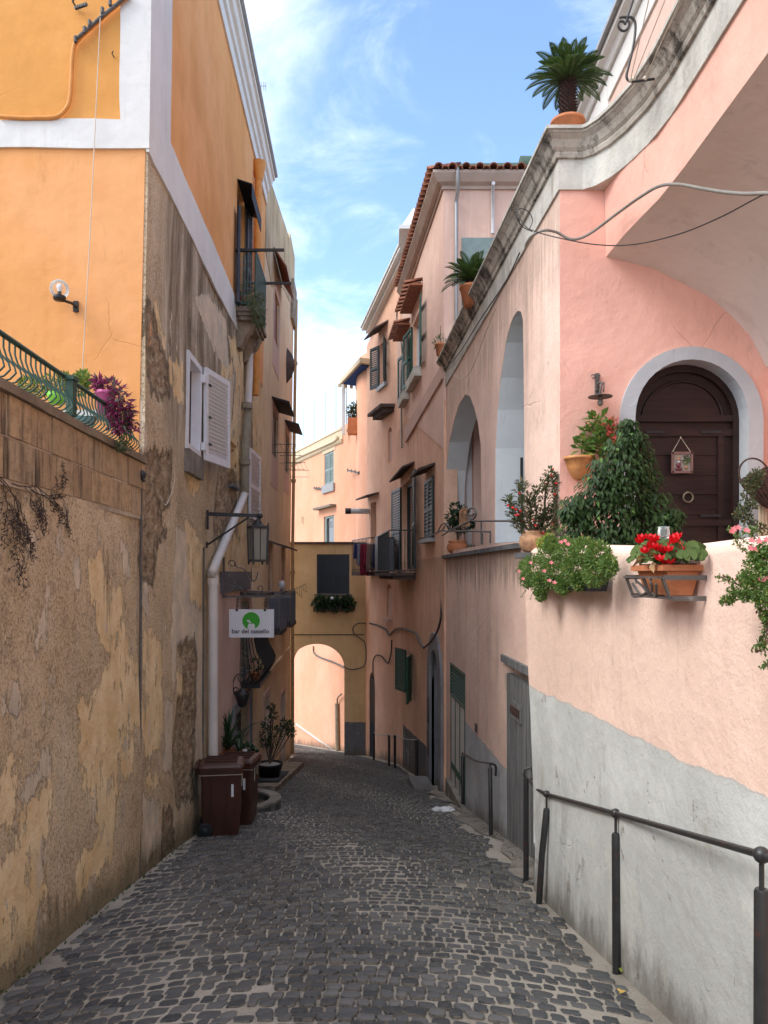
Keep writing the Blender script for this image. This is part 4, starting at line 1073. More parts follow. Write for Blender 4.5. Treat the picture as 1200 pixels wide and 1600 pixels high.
uc = (Ws[0]+Ws[1])/2
pa, pb = PL.P(Ws[0]+.0, 3, .05), PL.P(Ws[1]+.1, 3, .10)
shutter('shutter', (pa.x, pa.y), (pb.x, pb.y), Ws[2], Ws[3], M['whitepaint'], wn, slat=.075, sw=.10, tilt=.8)
mb = MB(); mb.fbox(PL, Ws[0]-.1, Ws[1]+.3, Ws[2]-.34, Ws[2]-.01, 0, .13); make('window_sill', mb, M['balstone'], wn)
mb = MB(); mb.fbox(PL, Wr[0]-.01, Wr[1]+.01, Wr[2]-.01, Wr[3]+.01, -.33, -.18); make('blocked_recess', mb, M['ochre'], OB)
mb = MB(); mb.fbox(PL, Wr[0]-.03, Wr[1]+.04, Wr[2]-.05, Wr[2]-.01, -.1, .06); make('recess_sill', mb, M['slate'], OB)
# balcony of the orange house
q0, q1 = PL.hit(363, 495)[0], 15.6
ob0 = 12.6; ob1 = 14.1; bz = PL.hit(363, 471)[1]; BO = .36
BL = MB()
for (o, za, zb_) in ((BO, bz-.07, bz), (BO-.04, bz-.13, bz-.07), (BO-.08, bz-.19, bz-.13)): BL.fbox(PL, ob0+(BO-o), ob1-(BO-o), za, zb_-.001, 0.003, o)
slab = make('balcony', BL, M['balstone'], OB)
mb = MB()
for u in (ob0+.2, ob1-.45):
    mb = MB()
    pr = [(0.004, bz-.62), (.08, bz-.60), (.13, bz-.46), (.22, bz-.34), (.26, bz-.26), (.27, bz-.192), (0.004, bz-.192)]
    mb.prism([PL.P(u, z, o) for o, z in pr], (0, .26, 0)); make('bracket', mb, M['balstone'], slab)
mb = MB(); rz = bz+.93; e0, e1 = ob0+.05, ob1-.05; eo = BO-.03
P_ = lambda u, o, z: PL.P(u, z, o)
for z in (bz+.06, rz):
    mb.bar(P_(e0, 0.0, z), P_(e0, eo, z), .035); mb.bar(P_(e0, eo, z), P_(e1, eo, z), .035); mb.bar(P_(e1, 0, z), P_(e1, eo, z), .035)
k = 20
for i in range(k+1):
    u = e0+(e1-e0)*i/k; mb.bar(P_(u, eo, bz), P_(u, eo, rz), .024)
for i in range(1, 5):
    o = eo*i/5
    for u in (e0, e1): mb.bar(P_(u, o, bz), P_(u, o, rz), .014)
make('railing', mb, M['greeniron'], slab)
mb = MB()
for i in range(7): mb.bar(P_(e0+.02, eo*(i+.3)/7, bz+.08), P_(e0+.02, eo*(i+.3)/7, bz+.85), .006); mb.bar(P_(e0+.02, .02, bz+.1+i*.11), P_(e0+.02, eo, bz+.1+i*.11), .006)
make('wire_mesh', mb, M['zinc'], slab)
wd_ = (bu0, bu1, ZB1+.15, zd1); wnd = wframe(PL, wd_, M['darkblue'], OB, name='balcony_door', fw=.07, o0=-.2, o1=-.1)
for u, s_ in ((bu0, -1), (bu1, 1)):
    pa = PL.P(u, 7.5, .03); pb = PL.P(u+s_*.30, 7.5, .07)
    shutter('shutter', (pa.x, pa.y), (pb.x, pb.y), bz+.01, (zd1-.02 if s_ > 0 else zd1-.62), M['darkblue'], wnd, slat=.07, lean=.012)
ha = PL.at(371, 280); hz = ha.z; hu0, hz = PL.hit(370.5, 281); hu1 = PL.hit(387, 338)[0]
mb = MB(); mb.hexa([PL.P(hu0, hz, .004), PL.P(hu1, hz, .004), PL.P(hu1, hz-.08, .25), PL.P(hu0, hz-.08, .25)]+[PL.P(hu0, hz+.02, .004), PL.P(hu1, hz+.02, .004), PL.P(hu1, hz-.06, .25), PL.P(hu0, hz-.06, .25)])
mb.fbox(PL, hu0, hu1, hz-.30, hz-.065, .24, .25)
make('awning', mb, M['awn'], OB)
for u, zz_ in ((ob0+.02, rz+.02), (ob1-.03, rz)):
    mb = MB(); mb.bar(P_(u, .0, rz), P_(u, .80, rz), .04); o = make('clothes_rail', mb, M['iron'], OB)
# pipes
mb = MB(); u = PL.hit(396, 330)[0]+.0
mb.tube([PL.P(u, z, .09) for z in (9.1, 9, 8, 7, 6, 5.0)], .07, 10); mb.lathe([(.07, -.0), (.13, .28), (.14, .36)], PL.P(u, 9.1, .10), 10)
make('drainpipe', mb, M['pipe_or'], OB)['label'] = 'orange painted downpipe'
dp = [(391, 530), (390, 580), (388, 632)]
pts = [PL.at(x, y, .10) for x, y in dp]; pts[0].z += .25
mb = MB(); mb.tube(pts, .062, 10); d2_ = [PL.at(x, y, .10) for x, y in ((383, 768), (380, 778), (336, 884), (333, 893), (333, 900))]
mb.tube(spline(d2_, 3), .064, 10)
q = d2_[-1]; mb.tube([q, V((q.x+.0, q.y, gz(q.y)+.1))], .066, 12)
mb.lathe([(.078, 0), (.078, .09)], q+V((0, 0, -.12)), 12); mb.lathe([(.078, 0), (.078, .08)], d2_[0]+V((0, 0, -.06)), 12)
make('drainpipe', mb, M['pvc'], OB)['label'] = 'white plastic downpipe with a long diagonal run'
mb = MB(); mb.tube([PL.at(388, 632, .10), PL.at(383, 700, .10), PL.at(382.5, 770, .10)], .075, 10)
for y in (634, 722): mb.lathe([(.095, -.05), (.095, .05)], PL.at(386 if y < 700 else 382.6, y, .10), 12)
make('cement_pipe', mb, M['fiber'], OB)
mb = MB()
for (x0, y0), (x1, y1), r in (((318.5, 855), (317, 1190), .014), ((221, 738), (216.5, 1290), .013)):
    a = PL.at(x0, y0, .02); b = PL.at(x1, y0+20, .02); mb.tube([a, V((a.x-.02, a.y, gz(a.y)))], r, 6)
make('conduit', mb, M['rackiron'], OB)
mb = MB(); mb.ball(PL.at(221, 742, .03), .045, 6); mb.tube([PL.at(221, 742, .03), PL.at(225, 752, .06)], .015, 6); make('tap', mb, M['iron'], OB)
# conduit high on the front
mb = MB()
cp = [(0, 182), (30, 184), (60, 184), (85, 183), (98, 176), (108, 160), (111, 130), (114, 80), (122, 62), (140, 45), (170, 18), (200, -6)]
mb.tube(spline([FO.at(x, y, .04) for x, y in cp], 4), .020, 8); make('conduit', mb, M['pipe_or'], OB)['label'] = 'curved orange painted conduit on the front'
mb = MB(); mb.tube([FO.at(x, y, .07) for x, y in ((120, 60), (160, 25), (205, -12))], .017, 6)
for x, y in ((118, 63), (132, 48), (140, 38), (160, 18), (172, 6)):
    p = FO.at(x, y, .08); mb.lathe([(.014, -.02), (.02, 0), (.012, .015), (.02, .03), (.008, .045)], p, 8)
p = FO.at(119, 12, .0); mb.tube([p, p-V((0, .08, 0)), p+V((.03, -.10, .04))], .010, 6)
for k_ in range(6): mb.lathe([(.012, -.015), (.02, 0), (.012, .015)], FO.at(119+k_*3, 12-k_, .05+.012*k_), 7)
make('insulator_bar', mb, M['rackiron'], OB)
mb = MB(); p = FO.at(178, 89, 0); mb.tube([p, p-V((0, .05, 0)), p+V((.012, -.055, .02))], .006, 6); make('wall_hook', mb, M['rackiron'], OB)

# ---- ochre house windows
def win_shut(b, F, w, mat, hoodm=None, ho=.3, surround=None, railing=False, nm='window', hd=.12, slat=.07, sur_dn=.5, hw=.18):
    if surround:
        mb = MB(); mb.fbox(F, w[0]-.16, w[1]+.16, w[2]-sur_dn, w[2]-.003, 0.002, .012)
        mb.fbox(F, w[0]-.16, w[0]-.002, w[2], w[3]+.3, 0.002, .012); mb.fbox(F, w[1]+.002, w[1]+.16, w[2], w[3]+.3, .002, .012); mb.fbox(F, w[0], w[1], w[3]+.002, w[3]+.3, .002, .012)
        make('window_surround', mb, surround, b)
    f = wframe(F, w, mat, b, name=nm, sash=False, o0=-.2, o1=-.14); closed_shutters(F, w, mat, f, slat=slat, o=-.06)
    if hoodm: hood(F, w[0]-hw, w[1]+hw, w[3]+.22, ho, hoodm, f, drop=hd)
    return f
f = win_shut(CB, PL, cw_red, M['redsh'], None, surround=M['pink_low'], sur_dn=.7)
mb = MB(); u0, u1 = cw_red[0]-.5, cw_red[1]+.5; z = cw_red[3]+.75
for i in range(5):
    a, b = i/5, (i+1)/5; mb.hexa([PL.P(u, z-.45*t+dz, .03+.30*t) for dz in (0, .05) for u, t in ((u0, a), (u1, a), (u1, b+.03), (u0, b+.03))])
make('tiled_awning', mb, M['redsh'], CB)
win_shut(CB, PL, cw_a, M['darksh'], M['awn'], .42, M['pink_low'], sur_dn=.75)
win_shut(CB, PL, cw_b, M['darksh'], M['awn'], .40, M['pink_low'], sur_dn=.6)
win_shut(CB, PL, cw_c, M['pink_low'], M['hood'], .35, None)
win_shut(CB, PL, cw_d, M['pink_low'], M['hood'], .35, None)
for w_ in (cw_a, cw_b):
    mb = MB()
    for z in (w_[2]+.02, w_[2]+.22): mb.bar(PL.P(w_[0], z, .02), PL.P(w_[0], z, .60), .012); mb.bar(PL.P(w_[1]+.5, z, .02), PL.P(w_[1]+.5, z, .60), .012)
    for i in range(4): mb.bar(PL.P(w_[0], w_[2]+.22, .2+.12*i), PL.P(w_[1]+.5, w_[2]+.22, .2+.12*i), .006)
    make('drying_rack', mb, M['iron'], CB)
for w_, za in ((cw_c, 1.0), (cw_d, 1.0)):
    mb = MB(); u0, u1 = w_[0]-.3, w_[1]+.35; zz_ = w_[2]-.50; o1 = .30 if w_ is cw_c else .27
    mb.fbox(PL, u0, u1, zz_-.10, zz_, .003, o1+.04); sl_ = make('balcony', mb, M['hood'], CB)
    mb = MB(); h_ = .88
    mb.fbox(PL, u0+.03, u1-.03, zz_+.06, zz_+h_-.05, o1-.015, o1); mb.fbox(PL, u0+.03, u0+.045, zz_+.06, zz_+h_-.05, .05, o1-.02)
    for k in range(16): u = u0+.02+(u1-u0-.04)*k/15; mb.bar(PL.P(u, zz_, o1+.01), PL.P(u, zz_+h_, o1+.01), .022)
    for k in range(5): mb.bar(PL.P(u0+.02, zz_, o1*k/5), PL.P(u0+.02, zz_+h_, o1*k/5), .022)
    mb.bar(PL.P(u0, zz_+h_, o1), PL.P(u1, zz_+h_, o1), .04); mb.bar(PL.P(u0+.02, zz_+h_, 0), PL.P(u0+.02, zz_+h_, o1), .04)
    make('railing', mb, M['greysh'], sl_)
mb = MB(); zc_ = cw_c[2]-.55; mb.fbox(PL, 17.0, 24.0, zc_-1.0, zc_-.9, .002, .06); make('string_course', mb, M['ochre'], CB)
mb = MB(); u = 24.2; mb.tube([PL.P(u, z, .09) for z in (10.2, 8, 6, 4, 2.8)]+[PL.P(u, z, .09) for z in (2.5, 0, -4.1)], .05, 8)
for z in (8.2, 4.5, 1.6): mb.lathe([(.075, -.05), (.075, .05)], PL.P(u, z, .09), 10)
make('drainpipe', mb, M['pipe_ta'], CB)
mb = MB(); p = PL.at(448, 572, .0); mb.lathe([(0.001, -.5), (.16, -.3), (.24, 0), (.18, .3), (0.001, .55)], p, 12); make('wall_boss', mb, M['hood'], CB)
for w_, lab in ((cd_b, None), (cd_c, None)):
    mb = MB(); mb.fbox(PL, w_[0], w_[1], w_[2], w_[3], -.16, -.10); make('door', mb, M['greysh'] if w_ is cd_b else M['darksh'], CB)
mb = MB()
for w_ in (cd_b, cd_c):
    mb = MB(); mb.fbox(PL, w_[0]-.12, w_[0]-.004, w_[2], w_[3]+.12, .002, .03); mb.fbox(PL, w_[1]+.004, w_[1]+.12, w_[2], w_[3]+.12, .002, .03); mb.fbox(PL, w_[0], w_[1], w_[3]+.004, w_[3]+.12, .002, .03); make('door_surround', mb, M['pink_low'], CB)
# orange house: street doors
mb = MB(); mb.fbox(PL, Wd[0]+.01, Wd[1]-.01, Wd[2], Wd[3]-.01, -.2, -.14); make('door', mb, M['darksh'], OB)
LS = Side(-1.97, -.04, 1)
mb = MB(); mb.fbox(LS, Wd[0]-.18, Wd[0]-.004, -3, Wd[3]+.16, .002, .04); mb.fbox(LS, Wd[1]+.004, Wd[1]+.1, -3, Wd[3]+.16, .002, .04); mb.fbox(LS, Wd[0], Wd[1], Wd[3]+.004, Wd[3]+.16, .002, .04)
make('door_surround', mb, M['bluesur'], OB)
wn = wframe(LS, Wn, M['whitepaint'], OB, name='balcony_door', o0=-.15, o1=-.05)
closed_shutters(LS, Wn, M['teal'], wn, slat=.09)
hood(LS, Wn[0]-.15, Wn[1]+.15, Wn[3]+.12, .45, M['hood'], OB, drop=.02, th=.06)
# bellied black balcony
mb = MB(); u0, u1, zz_ = Wn[0]-.05, Wn[1]+.75, Wn[2]-.05
mb.fbox(LS, u0, u1, zz_-.07, zz_, .003, .34); sl_ = make('balcony', mb, M['iron'], OB)
mb = MB()
def bel(z): t = z/1.0; return .24+.18*math.exp(-((t-.28)/.24)**2)
for i in range(15):
    u = u0+(u1-u0)*i/14; mb.tube([LS.P(u, zz_+h, bel(h)) for h in (0, .1, .2, .3, .4, .55, .75, .98)], .011, 5)
for i in range(5):
    for u, s_ in ((u0, -1), (u1, 1)):
        f_ = i/5; mb.tube([LS.P(u+s_*(bel(h)-.24)*.6, zz_+h, bel(h)*f_) for h in (0, .1, .2, .3, .4, .55, .75, .98)], .010, 5)
for h, r in ((.98, .022), (.03, .018)): mb.tube([LS.P(u0, zz_+h, 0), LS.P(u0, zz_+h, .24), LS.P(u1, zz_+h, .24), LS.P(u1, zz_+h, 0)], r, 5)
make('railing', mb, M['iron'], sl_)

# ---- far house windows
for w_ in (fw1,):
    f = wframe(FW, w_, M['teal'], FB, sash=False, o0=-.2, o1=-.12); closed_shutters(FW, w_, M['teal'], f, slat=.10, o=-.03)
    mb = MB(); mb.fbox(FW, w_[0]-.06, w_[1]+.06, w_[2]-.30, w_[2]-.005, 0.003, .08); make('window_sill', mb, M['zinc'], f)
    mb = MB(); mb.fbox(FW, w_[0]-.08, w_[1]+.08, w_[3]+.004, w_[3]+.25, .002, .02); make('lintel', mb, M['cream'], f)
f = wframe(FW, fw2, M['teal'], FB, sash=False, o0=-.12, o1=-.04, fw=.08)
mb = MB(); mb.fbox(FW, fw2[0]+.08, fw2[1]-.08, fw2[3]-.45, fw2[3]-.2, -.13, -.10); make('roller_blind', mb, M['whitepaint'], f)
hood(FW, fw2[0]-.25, fw2[1]+.1, fw2[3]+.3, .25, M['concrete'], f, drop=.0, th=.08)
mb = MB()
for x0, y0, x1, y1, F_ in ((492, 762, 504, 763, FW), (545, 734, 563, 738, FW2)):
    a = F_.at(x0, y0, .05); b = F_.at(x1, y1, .05); mb.bar(a, b, .05)
    for i in range(4): p = a+(b-a)*i/3; mb.bar(p-V((0, 0, .05)), p+V((0, 0, .06)), .035)
make('wall_bracket', mb, M['iron'], FB)
mb = MB(); p = FW.at(474, 812, .02); mb.box(p, (.14, .10, .26)); make('vent', mb, M['cream'], FB)
# the rain pipe elbow under its gutter
mb = MB(); mb.tube(spline([FW.at(x, y, .10) for x, y in ((462, 716), (480, 708), (505, 697), (528, 686), (529, 680))], 3), .05, 6); make('gutter_pipe', mb, M['cream'], FB)
# glass balustrade, terrace shelter, shrub
GB = root('glass_balustrade', FW.P(-3, 6.92), 'pale frameless glass balustrade along the far roof terrace', 'balustrade')
xs = [-4.9, -4.2, -3.55, -2.95, -2.4, -1.9, -1.45]
for i in range(len(xs)-1):
    mb = MB(); mb.fbox(FW, xs[i]+.02, xs[i+1]-.02, 6.94, 8.75, -.10, -.085); make('glass_panel', mb, M['glassfar'], GB)
mb = MB()
for x in xs: mb.fbox(FW, x-.003, x+.003, 6.925, 8.75, -.11, -.07)
make('post', mb, M['whitepaint'], GB)
SH = root('terrace_shelter', at(537, 665, 27.8), 'white terrace shelter with cream edge and blue underside on far roof', 'shelter')
p = at(537, 666, 27.6); t_ = at(537, 600, 27.6)
mb = MB(); mb.bar(p+V((0, 0, -.3)), t_, .11); make('post', mb, M['whitepaint'], SH)
a = at(531, 600, 27.4); mb = MB()
b = at(562, 566, 24.8)
c_ = b+V((1.2, .6, 0)); d_ = a+V((1.6, .9, 0)); d_.z = a.z; c_.z = b.z; ce = (a+b+c_+d_)/4
mb.hexa([a, b, c_, d_, a+V((0, 0, .16)), b+V((0, 0, .16)), c_+V((0, 0, .16)), d_+V((0, 0, .16))]); make('canopy', mb, M['cream'], SH)
mb = MB(); mb.hexa([q+(ce-q)*.12-V((0, 0, .04)) for q in (a, b, c_, d_)]+[q+(ce-q)*.12-V((0, 0, .01)) for q in (a, b, c_, d_)]); make('underside', mb, M['blue'], SH)
mb = MB()
for i in range(9):
    q = a+(d_-a)*i/8; mb.box(q-V((0, 0, .05)), (.12, .05, .12))
make('valance', mb, M['cream'], SH)

# ---- rose house windows
f = wframe(R4, r4w, M['darksh'], RB, o0=-.18, o1=-.1)
open_shutters(R4, r4w, M['darksh'], f, ang=22, frac=.62)
mb = MB(); mb.fbox(R4, r4w[0]-.1, r4w[1]+.1, r4w[2]-.12, r4w[2]-.005, .002, .10); make('window_sill', mb, M['zinc'], f)
hood(R4, r4w[0]-.2, r4w[1]+.2, r4w[3]+.45, .45, M['hood'], f, drop=.25)
mb = MB(); u0, u1 = n1[0]-.3, n1[1]+.75; z = R4.hit(600, 648)[1]; mb.fbox(R4, u0, u1, z, z+.09, .003, .42); mb.fbox(R4, u0+.1, u1-.1, z-.12, z-.001, .003, .28); make('stone_canopy', mb, M['hood'], RB)
mb = MB(); mb.fbox(R4, n2[0]-.05, n2[1]+.05, n2[2]-.12, n2[2]-.01, 0.003, .12); make('niche_ledge', mb, M['pink_low'], RB)
hood(R4, rd[0]-.3, rd[1]+.35, rd[3]+.22, .40, M['hood'], RB, drop=.1)
mb = MB(); p = R4.at(577, 799, .0); mb.tube([p, p+V((-.62, -.1, 0))], .09, 10); make('flue_pipe', mb, M['whitepaint'], RB)
mb = MB(); mb.tube([p+V((-.60, -.1, 0)), p+V((-.78, -.12, .0))], .10, 10); make('flue_cap', mb, M['iron'], RB)
mb = MB(); mb.fbox(R4, dd[0]+.02, dd[1]-.02, dd[2], dd[3]-.2, -.06, -.012); make('door', mb, M['navy'], RB)
# laundry balcony on the rose house
lb0, lb1 = R4.hit(588, 890)[0], R4.hit(566, 890)[0]
lz = R4.hit(575, 893)[1]
lb0, lb1 = 22.9, 24.9
mb = MB(); mb.fbox(R4, lb0, lb1, lz-.13, lz, .003, .62); sl_ = make('balcony', mb, M['hood'], RB)
mb = MB(); h_ = 1.0
for i in range(13): mb.bar(R4.P(lb0+(lb1-lb0)*i/12, lz, .60), R4.P(lb0+(lb1-lb0)*i/12, lz+h_, .60), .018)
for i in range(4): mb.bar(R4.P(lb0, lz, .15*i), R4.P(lb0, lz+h_, .15*i), .018)
for z in (lz+.05, lz+h_): mb.bar(R4.P(lb0, z, .60), R4.P(lb1, z, .60), .03); mb.bar(R4.P(lb0, z, .0), R4.P(lb0, z, .60), .03)
make('railing', mb, M['iron'], sl_)

# ---- peach house windows
for w_, fr, an in ((s1, .55, 7), (s2, .55, 9)):
    f = wframe(R3, w_, M['whitepaint'], PB, o0=-.16, o1=-.08); open_shutters(R3, w_, M['greensh'], f, ang=an, frac=fr+.05, slat=.06)
    mb = MB(); mb.fbox(R3, w_[0]-.1, w_[1]+.1, w_[2]-.22, w_[2]-.005, 0.015, .18); make('window_sill', mb, M['band'], f)
    mb = MB(); z = w_[3]+.42; mm = mb
    for i in range(8):
        u = w_[0]-.2+(w_[1]-w_[0]+.4)*i/7; q = R3.P(u, 0, .30); roof_tile((q.x, q.y, 0), (-1, -.09), z, L=.3, r=.07, rise=.10)
    mb.fbox(R3, w_[0]-.25, w_[1]+.25, z-.04, z-.005, .014, .30); make('tile_hood', mb, M['tile'], f)
f = wframe(R3, b1, M['darksh'], PB, name='balcony_door', o0=-.2, o1=-.14, sash=False); open_shutters(R3, b1, M['darksh'], f, ang=5, frac=.5, slat=.07)
hood(R3, b1[0]-.1, b1[1]+.4, R3.hit(637, 735)[1], .30, M['hood'], f, drop=.12)
f = wframe(R3, b2, M['darksh'], PB, o0=-.2, o1=-.14, sash=False); closed_shutters(R3, b2, M['darksh'], f, slat=.07, o=.03)
hood(R3, b2[0]-.1, b2[1]+.1, R3.hit(672, 733)[1], .34, M['hood'], f, drop=.12)
mb = MB(); mb.fbox(R3, b2[0]-.1, b2[1]+.1, b2[2]-.08, b2[2]-.005, .002, .16); make('window_sill', mb, M['zinc'], f)
f = wframe(R3, b3, M['greensh'], PB, o0=-.2, o1=-.14); open_shutters(R3, b3, M['greensh'], f, ang=16, frac=.6, slat=.07)
# balcony
pb0, pb1 = R3.hit(652, 893)[0], R3.hit(625, 893)[0]; pz = R3.hit(640, 895)[1]
pb0, pb1 = b1[0]-.35, b1[1]+.9
mb = MB(); mb.fbox(R3, pb0, pb1, pz-.07, pz, .003, .66); mb.fbox(R3, pb0+.08, pb1-.08, pz-.16, pz-.072, .003, .55); sl_ = make('balcony', mb, M['hood'], PB)
mb = MB(); h_ = 1.0; k = 22
for i in range(k+1): mb.bar(R3.P(pb0+(pb1-pb0)*i/k, pz, .63), R3.P(pb0+(pb1-pb0)*i/k, pz+h_, .63), .016)
for i in range(5):
    for u in (pb0+.02, pb1-.02): mb.bar(R3.P(u, pz, .13*i), R3.P(u, pz+h_, .13*i), .016)
for z in (pz+.05, pz+h_):
    mb.bar(R3.P(pb0, z, .63), R3.P(pb1, z, .63), .026)
    for u in (pb0+.01, pb1-.01): mb.bar(R3.P(u, z, .0), R3.P(u, z, .63), .026)
make('railing', mb, M['iron'], sl_)
mb = MB(); mb.fbox(R3, pb1-.9, pb1-.02, pz+.04, pz+h_, .65, .66); mb.fbox(R3, pb1-.01, pb1+.0, pz+.04, pz+h_, .1, .65); make('privacy_sheet', mb, M['greysh'], sl_)
# arched street door with grey blue surround
sur = arch_pts(ad0-.28, ad1+.34, -3.6, azt-.62, azt+.34, 16)
adh2 = arch_pts(ad0+.003, ad1-.003, -3.6, azt-.62, azt-.004, 14)
mb = panel(R3, sur, [adh2[::-1]], th=.10, off=.05); mb.v += [R3.P(u, z, .0) for u, z in adh2]+[R3.P(u, z, -.2) for u, z in adh2]; n_ = len(adh2); o_ = len(mb.v)-2*n_; mb.f += [(o_+i, o_+(i+1) % n_, o_+(i+1) % n_+n_, o_+i+n_) for i in range(n_)]; mb.sm += [False]*n_; make('door_surround', mb, M['bluesur'], PB)
dp_ = arch_pts(ad0+.001, ad1-.001, -3.4, azt-.62, azt-.01, 14)
mb = panel(R3, dp_, th=.05, off=-.16); dr = make('door', mb, M['navy'], PB)
mb = MB(); a = V(R3.P(ad0+.03, 0, .0)); mb.fbox(R3, ad0+.02, ad0+.07, -3.2, azt-.7, -.15, -.02); make('door_post', mb, M['navy'], PB)
mb = MB(); mb.hexa([R3.P(u, z, o) for z, o_ in ((-3.5, .55), (-2.62, .45)) for u, o in ((ad0-.3, .06), (ad1+.25, .06), (ad1+.25, o_), (ad0-.3, o_))]); make('door_step', mb, M['bluesur'], PB)
mb = MB()
for y in (1110, 1160): mb.box(R3.at(670, y, .05), (.06, .12, .5))
make('meter_box', mb, M['hood'], PB)
# down pipes on the gable
mb = MB(); F3f = F3
p0 = F3.at(713, 560, .08); pts = [p0, F3.at(713, 318, .08), F3.at(713, 312, .08), F3.at(715, 300, .25), F3.at(715, 262, .25)]
mb.tube(pts, .035, 8); make('drainpipe', mb, M['pipe_gr'], PB)
mb = MB(); mb.tube([F3.at(770, 365, .08), F3.at(770, 290, .08), F3.at(771, 286, .16)], .035, 8); make('vent_pipe', mb, M['whitepaint'], PB)
mb = MB(); q0 = F3.at(723, 470, .0); mb.fbox(F3, q0.x-.02, q0.x+.9, 5.5, q0.z+1.15, .003, .05); gsh = make('green_door_shutter', mb, M['teal'], PB)
p = F3.at(722, 440, .06)
shutter('shutter', (p.x, p.y), (p.x+.4, p.y), 5.6, p.z+.35, simple('teal_green_shutter', (.03,.16,.13), .5, .1), PB, slat=.07)
# rolled green canvas on the roof
mb = MB(); a = V((R3.x(R3N)+.3, R3N+.25, 9.15))
mb.tube([a, a+V((1.2, 0, .02))], .16, 10); mb.tube([a+V((1.15, 0, .08)), a+V((6, .1, .10))], .22, 10)
o = make('rolled_canvas', mb, M['canvasg'], None, org=a); tag(o, 'rolled green canvas lying on the tiled roof above the pink gable', 'canvas')
# attic box of the rose house seen behind the eave
AT = root('rooftop_room', at(632, 420, 19.8), 'small white roof room with sloping eave behind the terracotta eave', 'roof room')
mb = MB(); p = V((.72, 20.4, 9.0)); mb.box(p+V((.8, .5, .3)), (1.7, 2.0, 2.2)); make('wall', mb, M['white'], AT)
mb = MB(); mb.box(p+V((.72, .4, 1.46)), (2.1, 2.3, .10)); make('roof', mb, M['whitecorn'], AT)
mb = MB(); mb.box(p+V((-.06, -.1, .35)), (.03, .7, 1.0)); make('window', mb, M['teal'], AT)

# ---- arcade street doors
u0, u1, z0, z1 = gd
mb = MB(); mb.fbox(RA, u0+.01, u1-.01, z0, z1-.55, -.08, -.004); GD = make('plank_door', mb, M['palewood'], AR)
mb = MB()
for i in range(4): u = u0+.05+(u1-u0-.1)*i/3; mb.fbox(RA, u-.025, u+.025, z0, z1-.55, -.003, .005)
zm = (z0+z1)/2-.25
mb.fbox(RA, u0+.09, u1-.09, zm, zm+.12, -.003, .004)
make('door_frame', mb, M['zinc'] if False else M['greensh'], GD)
mb = MB(); k = 8
for i in range(k):
    z = z1-.52+i*.5/k
    mb.hexa([RA.P(u, z+dz, o) for u in (u0+.04, u1-.04) for o, dz in ((-.07, 0), (-.07, .012), (0, -.02), (0, -.032))])
mb.fbox(RA, u0, u0+.04, z1-.55, z1-.001, -.09, .01); mb.fbox(RA, u1-.04, u1, z1-.55, z1-.001, -.09, .01); mb.fbox(RA, u0+.04, u1-.04, z1-.05, z1-.001, -.09, .01); mb.fbox(RA, u0+.04, u1-.04, z1-.58, z1-.54, -.09, .01)
make('louvred_fanlight', mb, M['greensh'], AR)
mb = MB(); mb.fbox(RA, u0-.1, u1+.1, z0, gz(u0)+.04, -.1, .08); make('threshold', mb, M['concrete'], AR)
u0, u1, z0, z1 = wd
mb = MB(); n_ = 14
for i in range(n_):
    a, b = u0+(u1-u0)*i/n_, u0+(u1-u0)*(i+1)/n_; mb.fbox(RA, a+.004, b-.004, z0, z1-.13+.0, -.08, -.012+random.uniform(-.004, .004))
GY = make('weathered_plank_door', mb, M['greydoor'], AR)
mb = MB(); hw0, hw1 = RA.hit(813, 1130)[0], RA.hit(801, 1130)[0]; hz1, hz0 = RA.hit(806, 1098)[1], RA.hit(806, 1125)[1]
mb.fbox(RA, hw0-.04, hw1+.04, hz0, hz1, -.005, .012)
make('grille_frame', mb, M['greydoor'], GY)
mb = MB(); mb.fbox(RA, hw0, hw1, hz0+.05, hz1-.05, .013, .017)
for i in range(5): mb.bar(RA.P(hw0+(hw1-hw0)*i/4, hz0+.05, .025), RA.P(hw0+(hw1-hw0)*i/4, hz1-.05, .025), .012)
make('grille', mb, M['wicker'], GY)
mb = MB(); mb.fbox(RA, u0-.1, u1+.12, z1-.005, z1+.08, -.3, .04); make('wooden_lintel', mb, M['greydoor'], AR)
mb = MB(); mb.fbox(RA, u0-.1, u1+.2, -2.6, z0-.004, -.15, .07); make('door_plinth', mb, M['concrete'], AR)
mb = MB(); p = RA.at(744, 1137, .01); mb.box(p, (.03, .12, .12)); make('vent', mb, M['hood'], AR)
# near mouth of the loggia door leaf
mb = MB(); p = RA.at(815, 735, -.30); mb.box(p, (.03, .04, .32)); mb.box(p+V((0, -.02, -.55)), (.03, .04, .5)); make('iron_bolt', mb, M['iron'], AR)

# ---- brown arched door
DB = FD.c+.22
ap_ = arch_pts(2.262, 3.288, 1.3, 3.01, 3.529, 18)
FDD = Front(FD.c+.20)
mb = panel(FDD, ap_, th=.05); BD = make('arched_door', mb, M['brown'], AR)
mb = panel(FDD, arch_pts(2.262, 3.288, 1.3, 3.01, 3.529, 18), [arch_pts(2.32, 3.23, 1.36, 3.01, 3.46, 18)[::-1]], th=.05, off=.05); make('door_frame', mb, M['brown'], BD)
mb = MB(); zt_ = at(0, 655, 7.15).z
mb.fbox(FDD, 2.321, 3.229, zt_-.03, zt_+.03, 0, .045); mb.fbox(FDD, 2.321, 3.229, zt_-.16, zt_-.10, 0, .03)
for a, b in ((2.39, 2.44), (3.10, 3.15)): mb.fbox(FDD, a, b, 1.5, zt_-.16, 0, .028)
zz1 = [at(0, y, 7.15).z for y in (682, 710, 741, 771, 803)]
for i, z in enumerate(zz1): mb.fbox(FDD, 2.44, 3.10, z-.008, z+.008, 0, .012)
z = at(0, 817, 7.15).z; mb.fbox(FDD, 2.321, 3.229, z-.03, z+.03, 0, .035)
